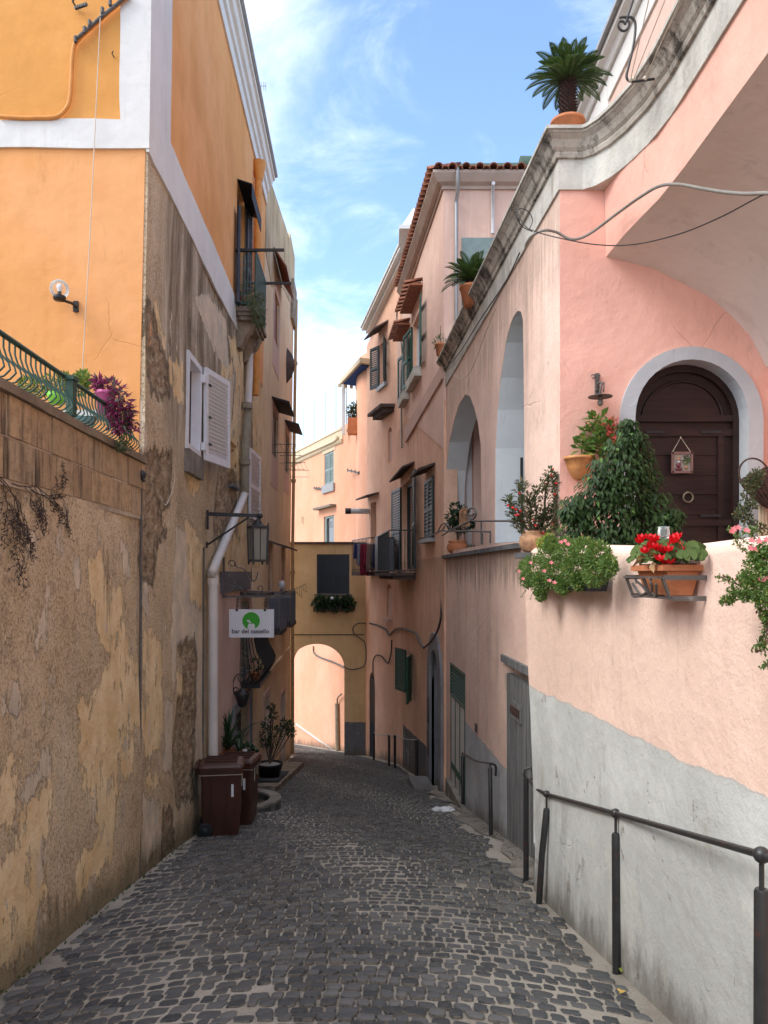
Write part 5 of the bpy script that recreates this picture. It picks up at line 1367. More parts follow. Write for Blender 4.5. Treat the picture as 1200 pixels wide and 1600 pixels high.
# moulding arc
ra = arch_pts(2.40, 3.15, zt_+.08, 3.02, 3.38, 16); mb.tube([FDD.P(u, z, .012) for u, z in ra[2:]], .014, 5)
make('door_mouldings', mb, M['brown'], BD)
mb = MB(); c_ = FDD.P(at(1072, 0, 7.15).x, at(0, 778, 7.15).z, .05); mb.tube(arc(c_, .045, 0, 2*PI, (1, 0, 0), (0, 0, 1), 16), .009, 6); mb.ball(c_+V((0, .02, .045)), .016, 6); make('ring_handle', mb, M['brass'], BD)
mb = MB()
for y in (676, 806):
    for s0, s1 in ((2.43, 2.60), (2.93, 3.12)): mb.fbox(FDD, s0, s1, at(0, y, 7.15).z-.012, at(0, y, 7.15).z+.012, .03, .04)
make('strap_hinge', mb, M['iron'], BD)

# ---- details on the sunlit wall seen through the arch
mb = MB(); q = lambda x, y, o=.04: FW2.at(x, y, o)
mb.tube([FW.at(529, 1100, .06), FW.at(530, 1178, .06)], .09, 8); mb.tube(spline([FW.at(529, 1100, .06), FW.at(531, 1092, .1), FW.at(537, 1086, .1)], 3), .03, 6); make('wall_pipe', mb, M['fiber'], FB)
mb = MB(); mb.bar(FW.at(462, 1131, .05), FW.at(503, 1160, .05), .05); mb.bar(FW.at(503, 1160, .05), FW.at(530, 1178, .05), .045); make('stair_string', mb, M['white'], FB)
mb = MB(); mb.tube(spline([FW.at(x, y, .05) for x, y in ((491, 1010), (492, 1021), (503, 1028), (520, 1034), (533, 1040), (541, 1044))], 4), .03, 6); make('wall_cable', mb, M['rackiron'], FB)
# ================================================================ things
# ---- handrails
def post(parent, x, y, h, r, lean=(0, 0), rod=.12, name='post'):
    mb = MB(); b = V((x, y, gz(y)-.03)); t = V((x+lean[0], y+lean[1], gz(y)+h-rod))
    m_ = (b+t)/2+V((lean[0]*-.12, 0, 0))
    mb.tube([b, m_, t-V((0, 0, .012)), t], [r, r, r, r*.82], 14)
    mb.tube([t, t+V((0, 0, rod))], r*.36, 8)
    return make(name, mb, M['rail'], parent), t+V((0, 0, rod))
def gpt(px, py):   # street point under a pixel
    m = (HZ-py)/FP; D = H/(-m-SL); return V(((px-600)/FP*D, D, -SL*D))
HR = root('handrail', gpt(963, 1518), 'long black iron handrail on round posts beside the grey painted wall', 'handrail')
g0, g1, g2, g3 = V((.185*7.1, 7.1, gz(7.1))), gpt(842, 1408), gpt(963, 1518), V((1.335, 2.72, gz(2.72)))
tops = []
for g, tp, r in ((g1, (852, 1238), .026), (g2, (962, 1271), .024), (g3, (1190, 1336), .026)):
    top = at(tp[0], tp[1], g.y+(.05 if g is g1 else 0)); h = top.z-gz(g.y)
    o, t = post(HR, g.x, g.y, h, r, (top.x-g.x, 0)); tops.append(t)
topn = at(822, 1216, g0.y); mb = MB(); mb.tube([g0-V((0, 0, .03)), topn], .026, 12); make('post', mb, M['rail'], HR)
mb = MB()
end = V((1.32, -1.5, tops[2].z+.55))
mb.tube([topn+V((.02, -.05, .0)), topn+V((.05, -.2, -.04)), tops[0], tops[1], tops[2], end], .0145, 10)
for t in tops: mb.ball(t, .030, 8)
make('rail', mb, M['rail'], HR)
mb = MB(); mb.tube(arc(topn+V((.03, 0, .035)), .055, -PI/2, PI*.55, (.6, -.4, 0), (0, 0, 1), 12)+[topn+V((.16, 0, .09))], .010, 7)
mb.tube([topn+V((0, 0, -.02)), topn+V((-.02, 0, .03)), topn+V((-.01, 0, .085)), topn+V((.05, 0, .10))], .012, 7); make('scroll_end', mb, M['rail'], HR)
H2 = root('handrail', gpt(767, 1304), 'short black handrail with curved ends below the green louvred door', 'handrail')
ga, gb = gpt(767, 1306), gpt(723, 1262)
ta, tb = at(766, 1193, ga.y), at(722.5, 1176, gb.y)
for g, t in ((ga, ta), (gb, tb)): mb = MB(); mb.tube([g-V((0, 0, .03)), t-V((0, 0, .06)), t-V((0, 0, .05)), t], [.026, .026, .012, .012], 10); make('post', mb, M['rail'], H2)
mb = MB(); mb.tube(spline([tb, (tb+ta)/2-V((0, 0, .04)), ta, ta+V((.06, -.05, -.02)), ta+V((.06, -.05, -.14))], 4), .014, 8); make('rail', mb, M['rail'], H2)
H3 = root('handrail', gpt(650, 1215), 'low chain rail on thin dark posts far down the right side', 'handrail')
tt = []
for bx_, by_, ty in ((651, 1217, 1156), (617, 1200, 1148), (608, 1197, 1148), (584, 1188, 1145)):
    g = gpt(bx_, by_); t = at(bx_, ty, g.y); mb = MB(); mb.tube([g-V((0, 0, .03)), t], .035, 8); make('post', mb, M['rail'], H3); tt.append(t)
mb = MB()
for a, b in zip(tt, tt[1:]): mb.tube(sag(a, b, .05, 8), .012, 5)
make('chain', mb, M['zinc'], H3)

# ---- wheeled bins
def wheelie(loc, rz, label):
    r = root('wheeled_bin', (0, 0, 0), label, 'bin', 'brown wheeled bins by the downpipe')
    mb = MB(); w0, w1, d0, d1, h = .22, .265, .25, .295, .95
    lv = [(.0+.04, w0, d0), (.35, w0+.02, d0+.03), (.75, w1-.012, d1-.02), (h-.06, w1-.004, d1-.006), (h-.06, w1+.02, d1+.02), (h, w1+.02, d1+.02)]
    vs = []
    def ringp(z, a, b, n=6, c=.045):
        out = []
        for (sx, sy, a0) in ((1, 1, 0), (-1, 1, 90), (-1, -1, 180), (1, -1, 270)):
            for k in range(n):
                t = math.radians(a0+90*k/(n-1)); out.append(V((sx*(a-c)+c*math.cos(t), sy*(b-c)+c*math.sin(t), z)))
        return out
    rings = [ringp(*l) for l in lv]; n = len(rings[0])
    for rg in rings: vs += rg
    fs = [(i*n+j, i*n+(j+1) % n, (i+1)*n+(j+1) % n, (i+1)*n+j) for i in range(len(rings)-1) for j in range(n)]; fs.append(tuple(range(n))[::-1])
    mb.add(vs, fs, False)
    for x in (-.10, .10): mb.box((x, -.255, .42), (.012, .02, .62))
    make('body', mb, M['brownbin'], r)
    mb = MB(); rg = [ringp(z, w1+.035, d1+.03) for z in (h+.002, h+.03)]+[ringp(h+.055, w1+.01, d1), ringp(h+.075, w1-.05, d1-.07)]
    vs = [p for q in rg for p in q]; fs = [(i*n+j, i*n+(j+1) % n, (i+1)*n+(j+1) % n, (i+1)*n+j) for i in range(3) for j in range(n)]+[tuple(range(3*n, 4*n))]
    mb.add(vs, fs, False)
    for x in (-.15, -.05, .05, .15): mb.box((x, 0, h+.085), (.03, .46, .03))
    mb.bar((-w1-.02, d1+.06, h+.02), (w1+.02, d1+.06, h+.02), .035)
    for x in (-.2, .2): mb.box((x, d1+.04, h+.02), (.03, .06, .04))
    make('lid', mb, M['brownbin'], r)
    for x in (-.255, .255):
        mb = MB(); Rm = Matrix.Rotation(PI/2, 3, 'Y')
        mb.lathe([(.001, -.03), (.085, -.03), (.112, -.022), (.118, 0), (.112, .022), (.085, .03), (.001, .03)], (x, .22, .118), 20, Rm); wh = make('wheel', mb, M['rubber'], r)
        mb = MB(); mb.lathe([(.001, -.034), (.05, -.034), (.055, -.03)], (x, .22, .118), 14, Rm); mb.lathe([(.001, .034), (.05, .034), (.055, .03)], (x, .22, .118), 14, Rm); make('hub', mb, M['darksh'], wh)
    mb = MB(); z = h-.075
    mb.tube([V((sx, sy, z)) for sx, sy in ((-w1-.004, -d1-.004), (w1+.004, -d1-.004), (w1+.004, d1+.004), (-w1-.004, d1+.004), (-w1-.004, -d1-.004))], .006, 5)
    mb.tube([V((-.10, -d1-.006, z)), V((-.10, -d1+.0, z-.2))], .006, 5); mb.tube([V((.06, -d1-.006, z)), V((.05, -d1+.0, z-.08)), V((.08, -d1+.0, z-.14))], .006, 5)
    make('cord', mb, M['cord'], r)
    mb = MB(); mb.box((-w1-.002, -.17, .66), (.012, .035, .17)); make('sticker', mb, M['whitepaint'], r)
    mb = MB()
    for y_ in (-.09, .13): mb.box((-w1+.012, y_, .42), (.03, .014, .72))
    make('moulded_ribs', mb, M['brownbin'], r)
    return r
b1_ = gpt(338, 1296)
W1 = wheelie(None, 0, 'brown wheeled bin tied with a pale cord, the nearer of the pair beside the downpipe')
W1.location = (-2.06, 9.75, gz(9.75)); W1.rotation_euler = (0, 0, math.radians(98))
W1.scale = (.86, .86, .91)
W2 = copy_tree(W1, (-2.02, 10.62, gz(10.62)), 'brown wheeled bin standing behind the nearer bin')
W2.rotation_euler.z = math.radians(86)

# ---- stone planter ring
PR = root('stone_planter', gpt(400, 1245), 'low curved planter of dark stones with white cement rim', 'planter')
c0 = V((-2.35, 12.1, gz(12.1))); mb = MB(); mb2 = MB(); R0 = .72
n = 22
for row_ in range(3):
    for i in range(n):
        a0 = -PI*.62+PI*1.24*i/n+(.05 if row_ % 2 else 0); a1 = a0+PI*1.24/n*.88
        z0 = -.35+row_*.17+.02
        q = [c0+V((R_*math.cos(a), R_*.8*math.sin(a), z)) for z in (z0, z0+.14) for R_, a in ((R0, a0), (R0, a1), (R0-.15, a1), (R0-.15, a0))]
        if random.random() < .95: mb.hexa(q)
make('stone_course', mb, M['cobble'], PR)
mb = MB(); k = 30; ar_ = [(-PI*.64+PI*1.28*i/k) for i in range(k+1)]
for z0, z1, ra_, rb_ in ((-.6, .135, R0-.14, R0-.012), (.135, .175, R0-.17, R0+.01)):
    for a, b in zip(ar_, ar_[1:]): mb.hexa([c0+V((R_*math.cos(t), R_*.8*math.sin(t), z)) for z in (z0, z1) for R_, t in ((rb_, a), (rb_, b), (ra_, b), (ra_, a))])
make('cement_rim', mb, M['concrete'], PR)
mb = MB(); mb.lathe([(0.001, .06), (R0-.15, .05)], c0, 20); make('soil', mb, M['soil'], PR)
# doorstep and mat in front of the ochre house
ST = root('doorstep', V((-2.5, 16.5, gz(16.5))), 'long stone doorstep along the ochre ground floor', 'step')
mb = MB(); mb.hexa([V((x, y, z)) for y_ in (0,) for z, in ((0,),) for x, y in ()] or [V((PL.x(14.6), 14.6, -3.4)), V((-2.02, 14.6, -3.4)), V((-2.15, 20.5, -4.2)), V((PL.x(20.5), 20.5, -4.2)), V((PL.x(14.6), 14.6, gz(14.6)+.10)), V((-2.02, 14.6, gz(14.6)+.10)), V((-2.15, 20.5, gz(20.5)+.14)), V((PL.x(20.5), 20.5, gz(20.5)+.14))]); make('slab', mb, M['balstone'], ST)
mb = MB(); mb.hexa([V((x, y, gz(y)+.125+dz-(y-14.6)*-.0065)) for dz in (0, .015) for x, y in ((-2.55, 15.2), (-2.08, 15.2), (-2.16, 17.4), (-2.6, 17.4))]); o = make('doormat', mb, M['mat'], None, org=(-2.3, 16.3, gz(16.3)+.12)); tag(o, 'dark grey doormat on the stone doorstep', 'doormat')

# ---- lamps
GL = root('globe_lamp', FO.at(92, 465), 'clear glass globe wall lamp on the orange front wall', 'wall lamp')
p = FO.at(93, 455, .18); Rg = .077*1.12
mb = MB(); mb.ball(p+V((0, 0, .02)), Rg, 14); make('glass_globe', mb, M['glassclear'], GL)
mb = MB(); mb.lathe([(.001, -.09), (.05, -.085), (.058, -.062), (.055, -.045), (.001, -.045)], p, 18); mb.lathe([(.018, -.045), (.018, -.005)], p, 12)
q = p+V((.035, 0, -.085)); mb.tube([q, q+V((.05, .08, .0)), q+V((.05, .16, .0))], .014, 8); mb.box(q+V((.05, .165, .0)), (.045, .025, .10)); make('fitting', mb, M['iron'], GL)
mb = MB(); mb.lathe([(.016, -.005), (.018, .01), (.026, .03), (.027, .045), (.02, .062), (.001, .07)], p, 14); make('bulb', mb, M['whitepaint'], GL)
# street lantern on bracket, left
ST_D = 10.5
SLt = root('street_lantern', PL.at(322, 850), 'four sided iron street lantern hanging from a wall bracket', 'street lamp')
w0 = PL.at(323.5, 803, .01); dep = w0.y; tipx = at(406, 806, dep+.0)
mb = MB(); mb.bar(w0, tipx, .028, .05); z2 = PL.at(320, 851, .01); mb.tube([V((w0.x, dep, z2.z)), at(392, 806, dep)], .014, 6); mb.box(w0+V((.01, 0, -.08)), (.025, .05, .26)); mb.box(V((w0.x, dep, z2.z)), (.02, .04, .08))
mb.ball(tipx, .04, 8); mb.tube([tipx, at(404.5, 828, dep)], [.018, .012], 6)
c = at(394, 811, dep); mb.tube(arc(c+V((0, 0, -.02)), .035, PI/2, 2.6*PI, (1, 0, 0), (0, 0, 1), 16, .006), .006, 5)
make('bracket', mb, M['iron'], SLt)
L0 = at(403, 850, dep); s_ = dep/1200; hh_ = 26*s_; wt, wb = 14.5*s_, 13.0*s_
mb = MB(); Rz = Matrix.Rotation(math.radians(28), 3, 'Z')
cs = [(1, 1), (-1, 1), (-1, -1), (1, -1)]
T_ = [L0+Rz @ V((x*wt*.85, y*wt*.85, hh_)) for x, y in cs]; B_ = [L0+Rz @ V((x*wb*.85, y*wb*.85, -hh_)) for x, y in cs]
for i in range(4):
    mb.bar(T_[i]+V((0, 0, .03)), B_[i]-V((0, 0, .035)), .028); mb.bar(T_[i], T_[(i+1) % 4], .035); mb.bar(B_[i], B_[(i+1) % 4], .03); mb.bar((T_[i]+T_[(i+1) % 4])/2, (B_[i]+B_[(i+1) % 4])/2, .012)
    mb.ball(T_[i]+V((0, 0, .045)), .012, 5); mb.ball(B_[i]-V((0, 0, .045)), .012, 5)
mb.lathe([(.14, 0), (.07, .035), (.05, .05), (.055, .07), (.02, .11), (.015, .18)], L0+V((0, 0, hh_)), 12)
make('frame', mb, M['iron'], SLt)
mb = MB()
for i in range(4): a, b = i, (i+1) % 4; mb.add([T_[a], T_[b], B_[b], B_[a]], [(0, 1, 2, 3)])
make('glass_panes', mb, M['milky'], SLt)
# small lantern over the street door
SM = root('door_lantern', PL.at(367, 1070, .05), 'small scrolled lantern beside the dark street door', 'wall lamp')
dq = PL.at(366, 1075, .05).y; mb = MB()
mb.tube(spline([at(366, 1085, dq), at(364, 1068, dq), at(369, 1056, dq), at(377, 1052, dq), at(381, 1060, dq), at(378, 1066, dq)], 4), .010, 5)
mb.tube(arc(at(368, 1079, dq), .06, 0, 2.2*PI, (1, 0, 0), (0, 0, 1), 16, .01), .008, 5); mb.tube(arc(at(379, 1060, dq), .07, 0, 2*PI, (1, 0, 0), (0, 0, 1), 14), .007, 5)
make('scroll_bracket', mb, M['iron'], SM)
q = at(378, 1083, dq)-V((0, 0, .1)); mb = MB(); mb.lathe([(.001, .20), (.03, .17), (.12, .10), (.125, .08), (.07, -.10), (.03, -.13), (.001, -.13)], q, 6); make('lantern_body', mb, M['iron'], SM)
# wall lamp on salmon wall
WLm = root('plate_lamp', FD.at(935, 625), 'iron wall lamp with flat disc shade and bare bulb beside brown door', 'wall lamp')
mb = MB(); p = FD.at(933, 601, .02); mb.box(p, (.035, .03, .20)); s_ = 6.9/1200
for sx in (-1, 1): mb.tube(arc(FD.at(931+sx*4, 588, .03), .016, 0, 1.7*PI, (sx, 0, 0), (0, 0, 1), 10), .006, 5)
ct = FD.at(938, 619, .14)
mb.tube(spline([FD.at(935, 610, .03), FD.at(934, 600, .08), FD.at(940, 598, .12), ct+V((0, 0, .06)), ct], 3), .009, 6); mb.tube([FD.at(930, 612, .03), FD.at(944, 598, .10), FD.at(943, 612, .12)], .007, 5)
make('bracket', mb, M['rackiron'], WLm)
mb = MB(); mb.lathe([(.001, .012), (.03, .012), (.105, -.002), (.107, -.008), (.10, -.006), (.03, .002), (.001, .002)], ct, 22); make('disc_shade', mb, M['rackiron'], WLm)
mb = MB(); mb.lathe([(.02, .0), (.02, -.03)], ct, 10); make('socket', mb, M['brass'], WLm)
mb = MB(); mb.ball(ct+V((0, 0, -.058)), .027, 10, (1, 1, 1.1)); make('bulb', mb, M['milky'], WLm)

# ---- bar sign
SD = PL.at(343, 925).y
SB = root('hanging_sign', PL.at(346, 930), 'white bar sign with green round emblem hung from a scrolled iron bracket', 'sign')
A_ = lambda x, y: at(x, y, SD)
mb = MB(); mb.bar(A_(349.5, 870), A_(349.5, 934), .03); mb.bar(A_(349, 932), A_(455, 932), .022, .03)
ex = SD/1200
def scr(pts, r=.009, n=4): mb.tube(spline([A_(*p) for p in pts], n), r, 5)
scr([(356, 882), (360, 876), (366, 877), (367, 883), (362, 885), (360, 881)])
scr([(366, 879), (370, 886), (378, 888), (384, 893), (388, 902), (394, 908), (400, 905), (403, 893)])
scr([(356, 893), (361, 903), (367, 909), (368, 917), (362, 915), (361, 910), (366, 909)])
scr([(368, 916), (376, 918), (380, 924), (387, 931), (398, 931), (405, 927), (410, 922), (409, 916), (403, 917), (405, 922)])
scr([(367, 921), (371, 922), (374, 918), (370, 915)])
mb.tube([A_(358, 925), A_(382, 904)], .007, 5); mb.prism([A_(384, 902), A_(378, 905), A_(381, 909)], (0, .01, 0))
make('bracket', mb, M['rackiron'], SB)
for x0 in (372, 416):
    mb = MB()
    for i in range(5): y = 934+i*3.2; mb.tube(arc(A_(x0-i*.4, y+1), .020, 0, 2*PI, (1, 0, 0) if i % 2 else (.3, .95, 0), (0, 0, 1), 8), .005, 4)
    mb.box(A_(x0-2, 953), (.035, .02, .04)); make('chain', mb, M['iron'], SB)
S0, S1 = A_(358, 996), A_(428, 952)
mb = MB(); mb.box((S0+S1)/2, (S1.x-S0.x, .012, S1.z-S0.z)); SP = make('sign_board', mb, M['signwhite'], SB)
c = A_(392.5, 970); c.y -= .008; r = 13.6*ex
mb = MB(); k = 40
# green disc with the tower and bird left white: outline traced along the disc and around the tower
disc = []
a_s, a_e = math.radians(-62), math.radians(242)
for i in range(k+1):
    t = a_s+(a_e-a_s)*i/k; disc.append(c+V((r*math.cos(t), 0, r*math.sin(t))))
tw = [(-.42, -.93), (-.36, -.45), (-.28, -.32), (.34, -.32), (.42, -.45), (.48, -.93)]
poly = disc+[c+V((x*r, 0, z*r)) for x, z in tw]
mb.prism(poly, (0, -.003, 0)); make('green_emblem', mb, M['signgreen'], SP)
mb = MB(); mb.prism([c+V((x*r, -.0035, z*r)) for x, z in ((-.52, .02), (-.42, .12), (-.22, .10), (-.10, .0), (-.05, -.18), (.08, -.28), (-.22, -.22), (-.34, -.10), (-.46, -.06))], (0, -.002, 0)); make('white_bird', mb, M['signwhite'], SP)
cu_ = bpy.data.curves.new('lettering', 'FONT'); cu_.body = 'bar del castello'; cu_.align_x = 'CENTER'; cu_.align_y = 'CENTER'; cu_.size = .105; cu_.extrude = .0015; cu_.offset = .0015
to = bpy.data.objects.new('tmp_text', cu_); COL.objects.link(to); bpy.context.view_layer.update()
me = bpy.data.meshes.new_from_object(to.evaluated_get(bpy.context.evaluated_depsgraph_get())); bpy.data.objects.remove(to)
xsz = [v.co.x for v in me.vertices]; wdt = max(xsz)-min(xsz); kk = (58*ex)/wdt
for v in me.vertices: x, y, z = v.co; v.co = (x*kk, -z, y*kk)
me.materials.append(M['signblack']); lo = bpy.data.objects.new('lettering', me); COL.objects.link(lo); lo.parent = SP
lc = A_(391.5, 986.5); lo.location = lc-WL[SB.name]-V((0, .009, 0)); WL['lettering'] = lc
# fairy lights
FL = root('fairy_lights', A_(455, 930), 'string of small lights strung from the sign bracket to the far right', 'string lights')
a = PL.at(440, 918, .45); b = PL.at(446, 905, 1.1); a2 = at(424, 928, 18.5); b2 = at(478, 912, 21.5)
ln = sag(a2, b2, .05, 14); mb = MB(); mb.tube(ln, .008, 4)
for i, q in enumerate(ln[1:]): mb.tube([q, q-V((0, 0, .12+.08*(i % 3)))], .005, 4); mb.ball(q-V((0, 0, .14+.08*(i % 3))), .018, 5)
make('light_string', mb, M['rackiron'], FL)
q = at(440, 914, 18.9); mb = MB(); mb.ball(q, .085, 8, (1, 1, 1.3)); make('white_globe', mb, M['whitepaint'], FL)
BK = MB(); BK.bar(PL.at(436, 926, 0), q-V((0, 0, .12)), .03); make('globe_arm', BK, M['iron'], FL)

# ---- television aerial
AN = root('roof_aerial', at(411, 140, 19), 'small television aerial standing above the left roof edge', 'aerial')
mb = MB(); q = at(410, 134, 19); mb.tube([at(400, 135, 19), at(416, 134, 19)], .010, 4); mb.tube([at(401, 250, 19), at(401, 130, 19)], .012, 5)
for x in (405, 408, 412, 415): mb.tube([at(x, 128, 19), at(x, 141, 19)], .007, 4)
make('mast', mb, M['zinc'], AN)

# ---- terrace rail on the retaining wall
TR = root('terrace_railing', PL.P(5.5, 2.69), 'low green iron railing with bellied bars on the tuff wall', 'railing')
mb = MB(); zr = 2.97; mb.tube([PL.P(u, zr, -.02) for u in (-2, 1, 3.9, 6.55)], .017, 6); mb.bar(PL.P(-2, 2.715, -.08), PL.P(6.9, 2.715, -.08), .018); make('handrail', mb, M['greeniron'], TR)
mb = MB(); u = 1.5
while u < 7.0:
    zt = zr if u < 6.55 else zr-(u-6.55)*.25
    mb.tube([PL.P(u, z, o) for z, o in ((zt, -.02), (2.90, -.02), (2.84, .0), (2.79, .045), (2.75, .055), (2.715, .02), (2.70, -.06))], .0062, 5); u += .075
make('balusters', mb, M['greeniron'], TR)
mb = MB(); 
for (s_x,) in ((106.5,),):
    u = PL.hit(106.5, 640)[0]; mb.box(PL.P(u, 2.83, .02), (.05, .07, .27)); mb.box(PL.P(u, 2.96, .02), (.07, .10, .03))
make('newel', mb, M['greeniron'], TR)

# ---- cables and cords
def cable(name, pts, r, mat, label, cat='cable', n=6, seg=7, sp=True):
    mb = MB(); mb.tube(spline(pts, n) if sp else pts, r, seg); o = make(name, mb, mat, None, org=pts[0]); return tag(o, label, cat)
cable('thick_cable', [at(x, y, d_) for x, y, d_ in ((821, 388, 7.15), (824, 378, 7.0), (832, 368, 6.9), (850, 360, 6.8), (870, 363, 6.85), (893, 374, 6.85), (920, 366, 6.8), (965, 333, 6.5), (1000, 308, 6.1), (1030, 291, 5.85), (1060, 288, 5.6), (1100, 295, 5.2), (1140, 301, 4.9), (1185, 302, 4.6), (1260, 290, 4.2), (1400, 190, 3.8), (1520, 60, 3.5))], .0125, M['cable'], 'thick grey cable looping from the corner across under the vault')
cable('thin_wire', [at(x, y, d_) for x, y, d_ in ((806, 326, 7.0), (818, 350, 6.9), (832, 360, 6.8), (870, 371, 6.6), (930, 382, 6.2), (990, 382, 5.8), (1060, 366, 5.4), (1120, 342, 5.0), (1170, 316, 4.7), (1240, 275, 4.3), (1400, 150, 3.9), (1500, 60, 3.6))], .0045, M['bcable'], 'thin black wire sagging below the thick grey cable')
cable('wire_loop', [at(x, y, 6.95) for x, y in ((832, 362), (818, 355), (808, 342), (807, 330), (815, 326), (826, 331), (832, 345), (826, 360))], .004, M['bcable'], 'small coil of black wire at the cornice corner')
cable('cord', [FD.at(1038, 0, .2)+V((-.35, 0, -.6)), FD.at(1034, 280, .12)], .003, M['cord'], 'thin pale cord running up from the grey cable', 'cord', sp=False)
cable('cord', [FO.at(157, 20, .08), FO.at(149, 190, .07), FO.at(140, 380, .07), FO.at(128, 590, .10)], .0045, M['cord'], 'long pale cord hanging down the orange front wall', 'cord')
cable('cord', [PL.at(x, y, .03) for x, y in ((272, 730), (273, 748), (268, 770), (260, 788), (254, 786), (250, 775))], .005, M['cord'], 'loose loop of pale cord on the peeling wall', 'cord')
cable('vertical_cable', [RA.at(x, y, .03) for x, y in ((683, 612), (683.5, 700), (684, 800), (686, 860), (690, 930))]+[R3.at(687, 975, .05), R3.at(675, 1000, .05), R3.at(662, 1012, .05)], .022, M['bcable'], 'black cable running down the joint between the peach and pink houses')
cable('festoon_cable', [R3.at(x, y, .06) for x, y in ((662, 1012), (655, 1002), (650, 990), (638, 985), (628, 982), (617, 984))]+[R4.at(x, y, .06) for x, y in ((608, 992), (603, 984), (592, 978), (585, 976), (578, 974))], .03, M['rackiron'], 'bundled cable draped across the rose and peach walls above the window')
cable('looped_cable', [FA.at(x, y, .05) for x, y in ((572, 974), (560, 974), (552, 980), (553, 990), (562, 997), (570, 1005), (572, 1030), (566, 1042), (548, 1046), (537, 1041))], .018, M['rackiron'], 'dark cable looping on the mustard wall beside the arch')
cable('drop_cable', [R4.at(x, y, .05) for x, y in ((612, 1000), (611, 1020), (606, 1036), (597, 1026), (588, 1024), (583, 1034), (583, 1060))], .02, M['bcable'], 'black cable drop on the rose wall near the archway')
cable('eave_cable', [R3.at(x, y, .05) for x, y in ((626, 470), (622, 480), (620, 500), (626, 530), (629, 560), (627, 600), (628, 700))], .025, M['cable'], 'pale cable bundle down the end of the green shuttered facade')
cable('sagging_wire', [RA.at(x, y, .05) for x, y in ((812, 395), (790, 440), (750, 500), (715, 555), (690, 580))], .008, M['bcable'], 'thin wire clipped below the arcade cornice')
cable('slack_wire', [RA.at(x, y, .06) for x, y in ((775, 480), (755, 530), (738, 575), (722, 592), (708, 585))], .005, M['cord'], 'slack pale wire hanging under the arcade cornice')

# ---- clothesline bracket on cornice
CH = root('clothesline_bracket', at(1015, 128, 5.9), 'black scrolled iron bracket with clotheslines above the cornice', 'clothesline')
dq = 5.95
mb = MB(); mb.tube(spline([at(x, y, dq) for x, y in ((992, -8), (982, 22), (977, 38))], 4), .010, 6); mb.tube(spline([at(x, y, dq) for x, y in ((977, 38), (974, 34), (968, 34), (966, 41), (972, 48), (980, 46), (983, 36), (977, 27), (968, 28))], 4), .009, 6)
mb.tube(spline([at(x, y, dq) for x, y in ((977, 27), (988, 28), (993, 40), (990, 70), (982, 105), (979, 120), (986, 127), (1010, 125), (1042, 120))], 4), .010, 6)
make('bracket', mb, M['iron'], CH)
for x0, y0, x1, y1 in ((985, 125, 1016, -10), (990, 124, 1043, -10), (1008, 123, 1068, -10)):
    mb = MB(); mb.tube([at(x0, y0, dq), at(x1, y1, 5.2)], .0035, 4); mb.ball(at(x0, y0, dq), .02, 5); make('line', mb, M['cord'], CH)

# ---- laundry
LD = R4.P(0, 0).y
random.seed(11)
cl = [((.02, .035, .15), .24, .40, 'blue shirt'), ((.22, .22, .27), .26, .55, 'pale grey top'), ((.20, .012, .035), .26, .80, 'dark red dress'), ((.26, .02, .05), .20, .55, 'crimson cloth'), ((.24, .15, .13), .28, .70, 'faded brown shirt'), ((.14, .10, .09), .22, .5, 'brown cloth'), ((.02, .025, .07), .30, .62, 'navy trousers')]
xx = 559.0
WLn = tag(make('washing_line', (lambda m: (m.tube([at(553, 848, 23.2), at(606, 849, 22.0)], .012, 4), m)[1])(MB()), M['zinc'], None, org=at(580, 848, 22.6)), 'wire washing line in front of the small rose balcony', 'washing line')
lab = ['blue shirt hanging first on the washing line of the rose balcony', 'pale grey top hung between the blue shirt and the red dress', 'long dark red dress hanging on the washing line', 'short crimson cloth pegged beside the long red dress', 'faded brown shirt in the middle of the washing line', 'small brown cloth hanging beside the faded shirt', 'dark navy trousers hanging last on the line near the privacy sheet']
for i, (c, w_, h_, nm) in enumerate(cl):
    x0 = xx+i*5.1; dd_ = 23.1-i*.10; P0 = at(x0, 849, dd_); n = 8; m_ = 10; mb = MB(); w_ = w_*.62+.06
    for j in range(m_+1):
        for k in range(n+1):
            t = k/n-.5; f = j/m_; sp = 1+.25*f; mb.v.append(P0+V((t*w_*sp, .09*math.sin(k*2.3+i)*(.3+f), -f*h_*1.15-.02+.03*math.sin(k*1.3+i)*f)))
    for j in range(m_):
        for k in range(n): a = j*(n+1)+k; mb.f.append((a, a+1, a+n+2, a+n+1)); mb.sm.append(True)
    o = make('hanging_garment', mb, cloth('cloth_'+nm.replace(' ', '_'), c), None, org=P0)
    so_ = o.modifiers.new('s', 'SOLIDIFY'); so_.thickness = .01
    tag(o, lab[i], 'laundry', 'laundry on the rose house balcony')

# ---- wrought rail at the arches
SR = root('scroll_railing', RA.P(11, 1.93, .2), 'wrought iron railing with big scrolls in front of the far arch', 'railing')
mb = MB(); RS = lambda x, y: RA.at(x, y, .14)
def sc2(pts, r=.014): mb.tube(spline([RS(*p) for p in pts], 4), r, 6)
sc2([(691, 837), (705, 828), (722, 820), (738, 812), (744, 804), (741, 795), (734, 795), (731, 802), (737, 806), (741, 803)]); sc2([(731, 798), (730, 806), (734, 812), (742, 814), (770, 814), (812, 814)])
sc2([(692, 828), (696, 821), (702, 823), (700, 830), (694, 829)]); sc2([(684, 832), (690, 820), (699, 818), (702, 826)]); sc2([(692, 829), (700, 830), (740, 830), (766, 831)])
mb.bar(RS(753.5, 833), RS(753.5, 851), .022); mb.bar(RS(752, 814), RS(752, 850), .018); mb.bar(RS(766, 831), RS(766, 849), .018); sc2([(652, 842), (670, 838), (690, 829)]); make('ironwork', mb, M['rackiron'], SR)
